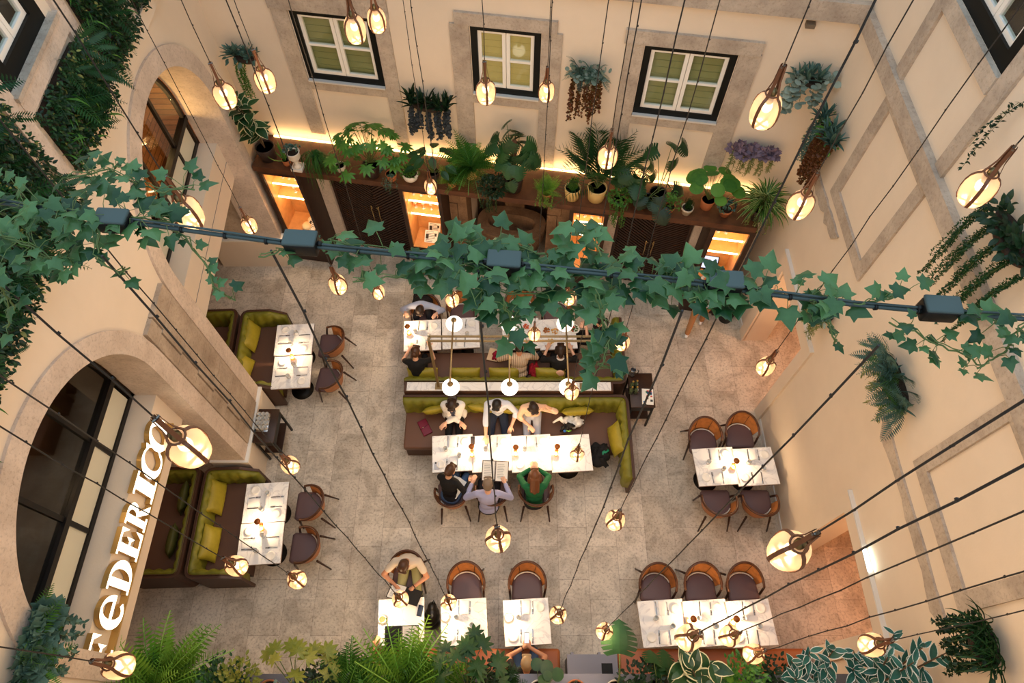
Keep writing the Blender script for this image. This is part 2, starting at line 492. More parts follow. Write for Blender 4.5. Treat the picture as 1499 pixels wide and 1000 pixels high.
# back wall stone: jambs, lintels, sills
mb = MB()
for a,b,z0,z1 in ((-3.64,-3.38,2.98,5.6),(-2.07,-1.84,2.82,5.6),(-0.92,-0.63,2.78,5.48),(0.44,0.74,2.78,5.48),(1.66,1.91,2.78,5.48),(3.24,3.54,2.84,5.48)):
    mb.wbox(a,b,-0.035,0.01,z0,z1)
for a,b,z0,z1 in ((-3.66,-1.82,5.43,5.75),(-0.84,0.66,5.48,5.68),(1.62,3.52,5.46,5.68)):
    mb.wbox(a,b,-0.05,0.01,z0,z1)
for a,b,z0,z1 in ((-3.38,-2.07,3.98,4.15),(-0.63,0.44,4.08,4.26),(1.91,3.24,4.02,4.19)):
    mb.wbox(a,b,-0.03,0.01,z0,z1)
struct(mb.build('trim_11', M_ST))
mb = MB()
for a,b,z in ((-3.37,-2.08,4.15),(-0.62,0.43,4.26),(1.92,3.23,4.19)):
    mb.wbox(a,b,-0.06,0.1,z,z+0.03)
struct(mb.build('trim_12', M_TRIM))

# arch rings in dressed stone, stone soffits
def arch_ring(nm, A, rout):
    mb = MB(); n = 40
    yc, r, zc = A
    ro = rout
    x0, x1 = LX+0.035, LX-0.56
    pin = [(yc - (r-0.012)*math.cos(PI*i/n), zc + (r-0.012)*math.sin(PI*i/n)) for i in range(n+1)]
    pout = [(yc - ro*math.cos(PI*i/n), zc + ro*math.sin(PI*i/n)) for i in range(n+1)]
    pin = [(pin[0][0], 0.9)] + pin + [(pin[-1][0], 0.9)]
    pout = [(pout[0][0], 0.9)] + pout + [(pout[-1][0], 0.9)]
    for i in range(len(pin)-1):
        a,b,c,d = pin[i], pin[i+1], pout[i+1], pout[i]
        vs = [(x0,*a),(x0,*b),(x0,*c),(x0,*d),(x1,*a),(x1,*b),(x1,*c),(x1,*d)]
        mb.add(vs, [(0,1,2,3),(0,4,5,1),(3,2,6,7)])
    return struct(mb.build(nm, M_ST2, fix=True))
arch_ring('trim_13', A1, 1.93); arch_ring('trim_14', A2, 1.86)
# pier between the arches: ashlar cladding with open joints over a plastered plinth
mb = MB()
z = 0.93; k = 0
rr = random.Random(5)
while z < 4.55:
    h = rr.uniform(0.42,0.6); zt = min(z+h, 4.6)
    cut = 4.36 + (0.0 if k % 2 else 0.05)
    mb.bbox(LX-0.02, LX+0.05, 4.17, cut-0.012, z+0.003, zt-0.003)
    mb.bbox(LX-0.02, LX+0.06, cut+0.012, 4.93, z+0.003, zt-0.003)
    z = zt; k += 1
struct(mb.build('trim_15', M_BLK))
struct(MB().bbox(-5.05, LX+0.08, 3.86, 5.24, 0, 0.86).build('baseboard_pier', M_PL))
struct(MB().bbox(-5.05, LX+0.095, 3.85, 5.25, 0.86, 0.9).build('trim_16', M_WHT))
struct(MB().bbox(RX-0.02, RX, -0.6, 0.83, 0, 0.12).bbox(RX-0.02,RX,2.8,4.97,0,0.12).bbox(RX-0.02,RX,6.93,8.0,0,0.12).build('baseboard_right', M_TRIM))
# stone walling and plinth left of the bar cabinets
mb = MB(); z = 0.93; k = 0
while z < 2.7:
    zt = min(z+0.45, 2.75)
    mb.wbox(-5.2,-4.72+0.1*(k%2),-0.06,0.01,z+0.003,zt-0.003).wbox(-4.7+0.1*(k%2),-4.4,-0.055,0.01,z+0.003,zt-0.003)
    z = zt; k += 1
struct(mb.build('trim_19', M_BLK))
struct(MB().wbox(-5.2,-4.42,-0.2,0.01,0,0.86).build('baseboard_back', M_PL))
struct(MB().wbox(-5.2,-4.42,-0.22,0.01,0.86,0.9).build('trim_20', M_WHT))

# ---------------------------------------------------------------- windows
def casement(nm, fn, u0, u1, z0, z1, sgn, blind, panes=True, dark=0.1):
    """fn(u,d,z) with d into the wall"""
    def bx(mb, a,b,d0,d1,c,d):
        vs = [fn(u,dd,z) for z in (c,d) for u,dd in ((a,d0),(b,d0),(b,d1),(a,d1))]
        mb.add(vs, [(0,3,2,1),(4,5,6,7),(0,1,5,4),(1,2,6,5),(2,3,7,6),(3,0,4,7)])
    w = dark
    o = thing(nm, None, None); struct(o)
    fm = MB()
    for a,b,c,d in ((u0,u1,z0,z0+w),(u0,u1,z1-w*0.8,z1),(u0,u0+w,z0+w,z1-w*0.8),(u1-w,u1,z0+w,z1-w*0.8)):
        bx(fm,a,b,0.0,0.2,c,d)
    fm.build('outer_frame', M_GREENBLK, o)
    a0,a1,c0,c1 = u0+w, u1-w, z0+w, z1-w*0.8
    mid = (a0+a1)/2; q = 0.055
    for (p0,p1) in ((a0,mid-0.004),(mid+0.004,a1)):
        cm = MB()
        zm = (c0+c1)/2
        for a,b,c,d in ((p0,p1,c0,c0+q),(p0,p1,c1-q,c1),(p0,p0+q,c0+q,c1-q),(p1-q,p1,c0+q,c1-q),(p0+q,p1-q,zm-0.018,zm+0.018)):
            bx(cm,a,b,0.035,0.085,c,d)
        cs = cm.build('casement', M_WHT, o)
        gm = MB(); bx(gm,p0+q,p1-q,0.058,0.064,c0+q,c1-q)
        gm.build('pane', M_GLASS, cs)
    bm_ = MB()
    if blind:
        n = 9
        for i in range(n):
            za = c0 + (c1-c0)*i/n; zb = c0 + (c1-c0)*(i+1)/n
            bx(bm_, a0, a1, 0.12, 0.13, za, zb-0.006)
            bx(bm_, a0, a1, 0.108, 0.13, zb-0.012, zb)
        bm_.build('blind', blind, o)
    else:
        bx(bm_, a0, a1, 0.13, 0.15, c0, c1); bm_.build('dark_sheet', mat('painted room dark', srgb(20,20,20), 0.8), o)  # near-black sheet behind the glass; the unlit room's darkness is its colour
    return o
fb = lambda u,d,z: bw(u,d,z)
M_BLIND2 = mat('lit blind', srgb(170,150,92), 0.6, emit=srgb(200,170,100), estr=0.25)  # light of the room behind put into the blind as glow
casement('window_1', fb, *BWIN[0], 1, M_BLIND)
casement('window_2', fb, *BWIN[1], 1, M_BLIND2)
casement('window_3', fb, *BWIN[2], 1, M_BLIND)
casement('window_4', fl, *LWIN, 1, None, dark=0.17)
casement('window_5', fr, *RWIN, 1, None, dark=0.17)

# ---------------------------------------------------------------- arch glazing, fascias and the rooms behind
def arch_glazing(nm, A, muls, glow):
    yc, r, zc = A
    X0, X1 = -5.13, -5.07
    o = thing(nm, None, None); struct(o)
    fm = MB()
    bot, tr = 3.48, 3.98
    r2 = r-0.015
    def half(z):
        return r2 if z <= zc else math.sqrt(max(0, r2*r2-(z-zc)**2))
    fm.bbox(X0,X1,yc-r2,yc+r2,bot,bot+0.07).bbox(X0-0.02,X1+0.02,yc-half(tr),yc+half(tr),tr,tr+0.09)
    for y in muls:
        zt = zc + math.sqrt(max(0.01,(r2-0.02)**2-(y-yc)**2))
        fm.bbox(X0+0.005,X1-0.005,y-0.03,y+0.03,bot+0.07,zt)
    n = 40
    for i in range(n):
        t0, t1 = PI*i/n, PI*(i+1)/n
        P = []
        for rr_ in (r2, r2-0.07):
            for t in (t0, t1):
                P.append((yc-rr_*math.cos(t), zc+rr_*math.sin(t)))
        a,b,c,d = P
        vs = [(x,*p) for x in (X0,X1) for p in (a,b,d,c)]
        fm.add(vs, [(0,3,2,1),(4,5,6,7),(0,1,5,4),(2,3,7,6)])
    for s in (-1,1):
        fm.bbox(X0,X1,yc+s*r2-(0.07 if s>0 else 0),yc+s*r2+(0 if s>0 else 0.07),bot,zc)
    fm.build('steel_frame', M_STEEL, o)
    ys = sorted([yc-r2+0.07]+list(muls)+[yc+r2-0.07])
    for a,b in zip(ys,ys[1:]):
        MB().bbox(-5.105,-5.095,a+0.03,b-0.03,bot+0.07,tr).build('frosted_panel', M_FROST, o)
    # one sheet of glass in each bay above the transom
    for a,b in zip(ys,ys[1:]):
        pts = [(a+0.03,tr+0.09),(b-0.03,tr+0.09)]
        for i in range(9):
            y = b-0.03-(b-a-0.06)*i/8
            pts.append((y, zc+math.sqrt(max(0.001,(r2-0.05)**2-(y-yc)**2))))
        MB().prism(pts, lambda p,q,t: Vector((t,p,q)), -5.103, -5.097).build('pane', M_GLASS, o)
    return o
arch_glazing('window_6', A1, (7.85,6.9,5.95), 1)
arch_glazing('window_7', A2, (3.02,2.05,1.1), 0)
M_GAP = mat('shadow gap', srgb(120,120,122), 0.7)
for k,(A,zz) in enumerate(((A1,3.02),(A2,None))):
    mb = MB().bbox(-5.2,-4.78,A[0]-A[1]+0.012,A[0]+A[1]-0.012,2.62,3.46)
    o = struct(mb.build('wall_fascia_%d' % (k+1), M_PL))
    if zz: MB().bbox(-4.782,-4.776,A[0]-A[1]+0.02,A[0]+A[1]-0.02,zz,zz+0.012).build('joint', M_GAP, o)
# deep far jamb of the upper arch, with its plinth
struct(MB().bbox(-6.1,-5.06,8.6,9.6,0.9,2.5).build('wall_jamb', M_BLK))
struct(MB().bbox(-6.1,-4.62,8.5,8.66,0,0.86).build('baseboard_jamb', M_PL))
struct(MB().bbox(-6.1,-4.6,8.48,8.68,0.86,0.9).build('trim_24', M_WHT))
# rooms behind the arches
struct(MB().bbox(-8.2,-5.2,-0.6,9.6,2.5,2.6).build('ceiling_inner', M_BROWNW))
struct(MB().bbox(-8.3,-8.1,-0.6,9.8,0,7.2).build('wall_inner', M_BRICK))
struct(MB().bbox(-8.2,-5.06,9.6,9.8,0,7.2).bbox(-8.2,-5.06,-0.8,-0.6,0,7.2).bbox(-8.2,-5.06,4.45,4.65,2.6,7.2).build('wall_cross', M_BRICK))
struct(MB().bbox(-8.3,-5.06,-0.8,9.8,7.1,7.2).build('ceiling_loft', M_BROWNW))
# a timber screen standing behind the lower arch glass
struct(MB().bbox(-5.95,-5.9,-0.5,4.4,2.6,5.6).build('wall_screen', M_BROWNW))
struct(MB().bbox(-6.5,-6.35,4.65,9.6,2.6,7.1).build('wall_loft', M_BRICK))
# rooms behind the right-hand doorways
M_OCHRE = mat('ochre plaster', srgb(214,158,108), 0.85)
struct(MB().bbox(8.3,8.5,-1,9.5,0,2.7).bbox(RX+0.45,8.5,9.3,9.5,0,2.7).bbox(RX+0.45,8.5,3.6,3.8,0,2.7).bbox(RX+0.45,8.5,-1.2,-1,0,2.7).build('wall_beyond', M_OCHRE))
struct(MB().bbox(RX+0.45,8.5,-1.2,9.5,2.7,2.8).build('ceiling_beyond', M_OCHRE))
for yy in ((5.2,6.7,2.38),(1.03,2.58,2.5)):
    for y0,y1 in ((yy[0]-0.01,yy[0]),(yy[1],yy[1]+0.01)):
        pass
# ---------------------------------------------------------------- bar wall: ledge, cabinets, doors, fountain
M_LED = emat('warm led strip', (1.0, 0.60, 0.22), 6)
M_LEDN = emat('niche led strip', (1.0, 0.68, 0.34), 12)
def area_light(name, loc, rot, sx, sy, power, col, parent=None):
    l = bpy.data.lights.new(name, 'AREA'); l.shape = 'RECTANGLE'; l.size = sx; l.size_y = sy; l.energy = power; l.color = col
    o = bpy.data.objects.new(name, l); COL.objects.link(o); o.location = loc; o.rotation_euler = rot
    if parent: o.parent = parent
    return o
def point_light(name, loc, power, col, rad=0.03, parent=None):
    l = bpy.data.lights.new(name, 'POINT'); l.energy = power; l.color = col; l.shadow_soft_size = rad
    o = bpy.data.objects.new(name, l); COL.objects.link(o); o.location = loc
    if parent: o.parent = parent
    return o
WARM = (1.0, 0.66, 0.36)
LZ = 2.78
# ledge: a long walnut top carried on the cabinets, LED strip along the wall
o = tag(MB().wbox(-4.56, 4.3, -0.8, -0.005, 2.66, LZ).build('plant_ledge', M_WOOD), 'long walnut ledge above the bar cabinets, crowded with potted plants', 'ledge')
o2 = MB().wbox(-4.4, 4.2, -0.05, -0.02, LZ, LZ+0.03).build('light_strip', M_LED, o)
tag(o2, 'glowing warm light strip')
NSEG = 6
for i in range(NSEG):
    s = -4.4 + 8.6*(i+0.5)/NSEG
    area_light('strip_glow', bw(s, -0.1, LZ+0.05), (R(180)-R(25), 0, -BA), 8.6/NSEG, 0.03, 4, (1.0, 0.60, 0.26))
CABS = [(-4.5,-3.73,'bar cabinet beside the left arch, round plates on its counter'),
        (-1.91,-1.14,'bar cabinet left of the stone fountain, two framed cards inside'),
        (1.14,1.82,'narrow bar cabinet right of the stone fountain, full of wine glasses'),
        (3.56,4.32,'bar cabinet at the right corner holding the till screen')]
def wineglass_mesh():
    return MB().lathe([(0.036,0),(0.03,0.004),(0.005,0.012),(0.004,0.085),(0.012,0.095),(0.036,0.125),(0.04,0.155),(0.033,0.2)], n=12)
M_CRYS = mat('crystal', srgb(240,236,226), 0.08, spec=0.9, trans=0.6)
WG = wineglass_mesh().mesh('wine_glass', M_CRYS)
def drinkglass_mesh():
    return MB().lathe([(0.0,0.004),(0.03,0.004),(0.034,0.095),(0.037,0.095),(0.033,0.0),(0,0)], n=14)
DG = drinkglass_mesh().mesh('tumbler', M_CRYS)
GN = {0:0}
def shelf_glass(s, d, z, label, group):
    o = link('wine_glass', WG, None, bw(s,d,z)); tag(o, label, 'wine glass', group); return o
for k,(a,b,lab) in enumerate(CABS):
    root = thing('bar_cabinet', lab, 'cabinet', bw((a+b)/2,-0.4,0), -BA)
    w = b-a; hw = w/2
    t = 0.07 if k != 3 else 0.09
    bm_ = MB()
    def lb(mb,x0,x1,d0,d1,z0,z1): mb.bbox(x0,x1,d0,d1,z0,z1)
    lb(bm_,-hw,-hw+t,-0.4,0.32,0,2.66); lb(bm_,hw-t,hw,-0.4,0.32,0,2.66); lb(bm_,-hw+t,hw-t,-0.38,0.32,0.06,1.0)
    lb(bm_,-hw+t,hw-t,-0.36,0.3,0,0.06); lb(bm_,-hw+t,hw-t,0.1,0.32,1.0,2.6)
    lb(bm_,-hw+t,hw-t,-0.4,0.32,2.6,2.66)
    bm_.build('body', M_DWOOD, root)
    lin = MB()
    lb(lin,-hw+t,-hw+t+0.01,-0.37,0.1,1.02,2.6); lb(lin,hw-t-0.01,hw-t,-0.37,0.1,1.02,2.6); lb(lin,-hw+t,hw-t,0.09,0.1,1.02,2.6)
    lin.build('lining', M_NICHE, root)
    tag(MB().bbox(-hw+t,hw-t,-0.39,0.1,1.0,1.02).build('counter', M_NICHE, root), 'oak coloured counter')
    for zz in (2.57, 2.22, 1.86):
        sh = MB().bbox(-hw+t,hw-t,-0.24,0.09,zz-0.02 if zz<2.5 else zz+0.02, zz if zz<2.5 else zz+0.03).build('shelf', M_NICHE, root)
        MB().bbox(-hw+t+0.03,hw-t-0.01,-0.26,-0.24,zz-0.018,zz+0.005).build('light_strip', M_LEDN, sh)
        area_light('niche_glow', bw((a+b)/2,-0.62,zz-0.03), (R(35),0,-BA), w-0.2, 0.02, 3.2, (1.0,0.64,0.30))
    if k < 3:
        for j,x in enumerate((-0.5,0.5)):
            d = MB().bbox(x*(w-2*t)/1-0.0 if x<0 else 0.003, -0.003 if x<0 else x*(w-2*t), -0.4,-0.38,0.08,0.97).build('door', M_DWOOD, root)
sh_words = {0:'top shelf', 1:'second shelf'}
for s in (-4.25,-4.13,-4.0): shelf_glass(s, -0.5, 2.222, 'wine glass on the top shelf of the cabinet beside the left arch', 'glasses beside the left arch')
shelf_glass(-4.1, -0.5, 1.862, 'lone wine glass on the lower shelf of the cabinet beside the left arch', 'glasses beside the left arch')
for sI,zz in enumerate((2.222,1.862)):
    for j in range(4): shelf_glass(-1.75+0.15*j, -0.5, zz, 'wine glass on the %s of the cabinet left of the fountain' % ('upper shelf' if sI==0 else 'lower shelf'), 'glasses left of the fountain')
    for d in (-0.52,-0.42):
        for j in range(4): shelf_glass(1.28+0.13*j, d, zz, 'wine glass on the %s of the cabinet right of the fountain' % ('upper shelf' if sI==0 else 'lower shelf'), 'glasses right of the fountain')
for j in range(2): shelf_glass(3.78+0.14*j, -0.5, 2.222, 'wine glass on the top shelf above the till screen', 'glasses above the till')
M_PORC = mat('porcelain', srgb(238,234,226), 0.25)
def plate_mesh(r):
    return MB().lathe([(0,0.0),(r*0.6,0.0),(r*0.66,0.004),(r,0.014),(r*0.99,0.018),(r*0.66,0.009),(0,0.007)], n=28)
for s,d,z,t in ((-3.98,-0.5,1.12,0),(-4.05,-0.66,1.02,1)):
    o = MB().lathe([(0,0),(0.07,0),(0.1,0.02),(0.1,0.05),(0.07,0.07),(0,0.08)], n=24).build('cake_tin', mat('cream tin', srgb(236,214,168), 0.4), None, bw(s,d,1.02 if t else 1.02))
    tag(o, 'round cream tin on the left cabinet counter, %s' % ('nearer the front edge' if t else 'nearer the back'), 'tin')
def menu_text(mb, fn, w, h, lines, rr, mi):
    for i in range(lines):
        y = h*(0.4-0.8*i/max(1,lines-1))
        x1 = rr.uniform(0.1,0.42)*w
        mb.add([fn(-0.4*w,y-0.004), fn(x1,y-0.004), fn(x1,y+0.004), fn(-0.4*w,y+0.004)], [(0,1,2,3)], mi)
M_PAPER = mat('white paper', srgb(240,236,226), 0.8); M_INK = mat('ink', srgb(60,54,50), 0.8)
def card(name, s, d, z, w, h, lean, label, rz=0.0):
    root = thing(name, label, 'card', bw(s,d,z), -BA+rz)
    mb = MB()
    c, sn = math.cos(lean), math.sin(lean)
    fn = lambda x,y,o_=0.0: Vector((x, (y+h/2)*sn - o_*c, (y+h/2)*c + o_*sn))
    mb.prism([(-w/2,-h/2),(w/2,-h/2),(w/2,h/2),(-w/2,h/2)], lambda a,b,t: fn(a,b,t), 0, 0.006)
    p = mb.build('sheet', M_PAPER, root)
    m2 = MB(); menu_text(m2, lambda x,y: fn(x,y,0.0075), w, h, 7, random.Random(3), 0)
    for x0,x1,y0,y1 in ((-0.42,-0.2,-0.2,0.2),(0.24,0.4,0.05,0.3)):
        m2.add([fn(x0*w,y0*h,0.0075),fn(x1*w,y0*h,0.0075),fn(x1*w,y1*h,0.0075),fn(x0*w,y1*h,0.0075)],[(0,1,2,3)])
    m2.build('print', M_INK, root)
    return root
card('printed_card', -3.97, -0.74, 1.022, 0.2, 0.26, R(62), 'white printed card leaning on the counter below the round tins', R(-20))
card('printed_card', -1.5, -0.42, 1.022, 0.24, 0.22, R(30), 'white printed card, the upper of two left of the fountain')
card('printed_card', -1.52, -0.66, 1.022, 0.26, 0.24, R(48), 'white printed card, the lower of two left of the fountain')
o = MB().lathe([(0,0),(0.04,0),(0.042,0.08),(0.015,0.11),(0.015,0.13),(0.02,0.13),(0.02,0.15),(0,0.15)], n=16).build('small_bottle', M_CRYS, None, bw(-1.28,-0.72,1.02))
tag(o, 'small clear bottle on the counter left of the fountain', 'bottle')
o = MB().lathe([(0,0),(0.05,0),(0.065,0.05),(0.06,0.09),(0.03,0.1),(0,0.1)], n=16).build('glass_bowl', M_CRYS, None, bw(1.5,-0.68,1.02))
tag(o, 'glass bowl on the counter right of the fountain', 'bowl')
# till
root = thing('till_screen', 'lit till screen on the counter of the right corner cabinet', 'screen', bw(3.88,-0.5,1.02), -BA+R(0))
Mt = Matrix.Rotation(R(-38), 4, 'X')
MB().rbox((0,0,0.2),(0.36,0.03,0.27),0.01,M=Mt).build('casing', mat('black plastic', srgb(16,16,18), 0.4), root)
tag(MB().box((0,-0.017,0.2),(0.32,0.004,0.23),M=Mt).build('display', emat('screen glow', srgb(206,210,236), 1.3), root), 'pale lit display')
m2 = MB()
for i in range(5):
    for j in range(4):
        if (i+j) % 3: m2.box((-0.12+0.06*i,-0.02,0.15+0.035*j),(0.045,0.001,0.02),M=Mt, mat=(i+j)%2)
m2.build('buttons', [emat('screen red', srgb(220,120,110), 1.0), emat('screen blue', srgb(120,140,210), 1.0)], root)
MB().bbox(-0.06,0.06,-0.04,0.14,0,0.02).bbox(-0.02,0.02,0.06,0.1,0.0,0.2).build('stand', MATS['black plastic'], root)
root = thing('receipt_printer', 'pale receipt printer behind the till screen', 'printer', bw(3.86,-0.32,1.02), -BA)
MB().rbox((0,0,0.1),(0.16,0.14,0.2),0.02).build('body', mat('cream plastic', srgb(226,204,150), 0.5), root)
MB().bbox(-0.04,0.04,-0.07,-0.05,0.18,0.23).build('paper_roll', M_PAPER, root)

# chevron doors
def chevron_door(s0, s1, lab):
    root = thing('double_door', lab, 'door', bw((s0+s1)/2,-0.2,0), -BA)
    w = (s1-s0); h = 2.63
    MB().bbox(-w/2,-w/2+0.05,-0.03,0.15,0,h).bbox(w/2-0.05,w/2,-0.03,0.15,0,h).bbox(-w/2+0.05,w/2-0.05,-0.03,0.15,h-0.05,h).build('frame', M_DWOOD, root)
    lw = w/2-0.055
    for sg in (-1,1):
        mb = MB()
        x0, x1 = (0.004, lw)
        mb.bbox(*(sorted((sg*x0,sg*x1))), 0.0, 0.04, 0.01, h-0.055)
        step = 0.072; sl = 0.8
        z = -x1*sl
        while z < h:
            # slat rises from the meeting edge outwards
            pts = []
            xa, xb = x0, x1
            lo, hi = z, z+step*0.62
            def clip(x, zz): return zz + (x-x0)*sl
            P = [(xa,clip(xa,lo)),(xb,clip(xb,lo)),(xb,clip(xb,hi)),(xa,clip(xa,hi))]
            if min(p[1] for p in P) > h-0.06 or max(p[1] for p in P) < 0.02:
                z += step; continue
            # clip to the leaf height
            def cut(poly, zlim, keep):
                out = []
                for i in range(len(poly)):
                    a, b = poly[i], poly[(i+1)%len(poly)]
                    ia, ib = keep(a[1]), keep(b[1])
                    if ia: out.append(a)
                    if ia != ib:
                        t = (zlim-a[1])/(b[1]-a[1]); out.append((a[0]+t*(b[0]-a[0]), zlim))
                return out
            P = cut(P, 0.02, lambda q: q >= 0.02); P = cut(P, h-0.06, lambda q: q <= h-0.06) if P else P
            if len(P) > 2: mb.prism([(sg*p[0],p[1]) for p in P], lambda a,b,t: Vector((a,t,b)), -0.022, 0.0)
            z += step
        leaf = mb.build('door_leaf', M_DWOOD, root)
        hm = MB().tube([(sg*0.07,-0.05,0.98),(sg*0.065,-0.062,1.15),(sg*0.075,-0.06,1.35),(sg*0.07,-0.05,1.42)],0.011,8)
        hm.tube([(sg*0.072,-0.06,1.32),(sg*0.072+sg*(-0.035),-0.065,1.4)],0.007,6)
        hm.tube([(sg*0.07,-0.05,1.0),(sg*0.07,0,1.0)],0.008,6).tube([(sg*0.07,-0.05,1.38),(sg*0.07,0,1.38)],0.008,6)
        tag(hm.build('handle', M_BRASS, leaf), 'branch-shaped brass handle')
    return root
chevron_door(-3.47,-1.93,'dark chevron-slatted double door left of the fountain')
chevron_door(2.02,3.4,'dark chevron-slatted double door right of the fountain')
mb = MB()
for a,b in ((-3.72,-3.48),(1.84,2.01),(3.41,3.55)): mb.wbox(a,b,-0.28,0.005,0,2.66)
struct(mb.build('trim_21', M_ST2))
M_BROWNST = stone_mat('shade-darkened brown stone', srgb(150,118,90), srgb(104,78,58), 2.5)  # darker copy of the ashlar; shade under the ledge put into the colour
# fountain recess
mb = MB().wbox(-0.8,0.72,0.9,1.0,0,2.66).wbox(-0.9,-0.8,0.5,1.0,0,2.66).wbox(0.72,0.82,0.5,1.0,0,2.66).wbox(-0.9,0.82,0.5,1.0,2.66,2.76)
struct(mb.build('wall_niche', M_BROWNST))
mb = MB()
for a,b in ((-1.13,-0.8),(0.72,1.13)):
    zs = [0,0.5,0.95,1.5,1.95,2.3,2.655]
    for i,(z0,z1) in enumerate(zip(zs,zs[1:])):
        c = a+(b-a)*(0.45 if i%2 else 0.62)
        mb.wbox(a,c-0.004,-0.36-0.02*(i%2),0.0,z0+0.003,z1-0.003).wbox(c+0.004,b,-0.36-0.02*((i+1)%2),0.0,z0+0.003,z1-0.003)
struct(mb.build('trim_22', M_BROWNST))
root = thing('stone_fountain', 'carved oval stone basin in the dark niche of the bar wall', 'fountain', bw(-0.03,0.12,0), -BA)
def oval(a, b, n=40, p=2.6):
    return [(a*math.copysign(abs(math.cos(t))**(2/p),math.cos(t)), b*math.copysign(abs(math.sin(t))**(2/p),math.sin(t))) for t in (2*PI*i/n for i in range(n))]
mb = MB()
rings = [(oval(0.5,0.28),0.0),(oval(0.56,0.32),0.3),(oval(0.68,0.4),0.75),(oval(0.7,0.42),0.95),(oval(0.69,0.41),1.0),(oval(0.48,0.2),1.0),(oval(0.45,0.17),0.94),(oval(0.42,0.15),0.7)]
n = 40
vs = [(x,y,z) for ring,z in rings for x,y in ring]
fs = [(i*n+j,i*n+(j+1)%n,(i+1)*n+(j+1)%n,(i+1)*n+j) for i in range(len(rings)-1) for j in range(n)] + [tuple(range((len(rings)-1)*n,len(rings)*n))]
mb.add(vs, fs, 0, False)
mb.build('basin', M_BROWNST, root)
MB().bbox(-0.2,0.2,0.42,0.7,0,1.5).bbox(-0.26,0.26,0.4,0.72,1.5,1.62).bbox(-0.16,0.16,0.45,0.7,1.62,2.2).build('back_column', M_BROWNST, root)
MB().tube([(0,0.42,1.35),(0,0.3,1.36),(0,0.24,1.32)],0.02,8).build('spout', M_BRASS, root)
# ---------------------------------------------------------------- furniture
def marble_mat():
    m = mat('white marble', srgb(236,234,232), 0.22, spec=0.5)
    nt = m.node_tree; N = nt.nodes; Lk = nt.links; b = N['Principled BSDF']
    tc = next(n for n in N if n.type == 'TEX_COORD')
    w = N.new('ShaderNodeTexNoise'); w.inputs['Scale'].default_value = 3.2; w.inputs['Detail'].default_value = 9; w.inputs['Distortion'].default_value = 1.6
    oi = N.new('ShaderNodeObjectInfo')
    ad = N.new('ShaderNodeVectorMath'); ad.operation = 'MULTIPLY_ADD'
    Lk.new(oi.outputs['Random'], ad.inputs[0]); ad.inputs[1].default_value = (37,19,7)
    Lk.new(tc.outputs['Object'], ad.inputs[2]); Lk.new(ad.outputs[0], w.inputs['Vector'])
    r = N.new('ShaderNodeValToRGB'); e = r.color_ramp.elements
    e[0].position = 0.46; e[0].color = (*srgb(238,236,234),1); e[1].position = 0.54; e[1].color = (*srgb(238,236,234),1)
    k = r.color_ramp.elements.new(0.5); k.color = (*srgb(214,212,213),1)
    Lk.new(w.outputs['Fac'], r.inputs['Fac']); Lk.new(r.outputs['Color'], b.inputs['Base Color'])
    return m
M_MARB = marble_mat()
M_EDGE = mat('walnut edge', srgb(92,60,40), 0.5)
M_BLACK = mat('black metal', srgb(20,19,18), 0.45, metal=0.5)
M_CHW = mat('bent walnut', srgb(84,49,29), 0.4, noise=0.35, nscale=10)
M_CHP = mat('cane panel', srgb(176,112,58), 0.5, noise=0.25, nscale=14)
M_CHD = mat('ebonised legs', srgb(58,36,26), 0.4)
M_SEAT = mat('aubergine leather', srgb(98,74,74), 0.45, bump=0.1, bscale=80)
M_PIPE = mat('cream piping', srgb(206,196,184), 0.6)

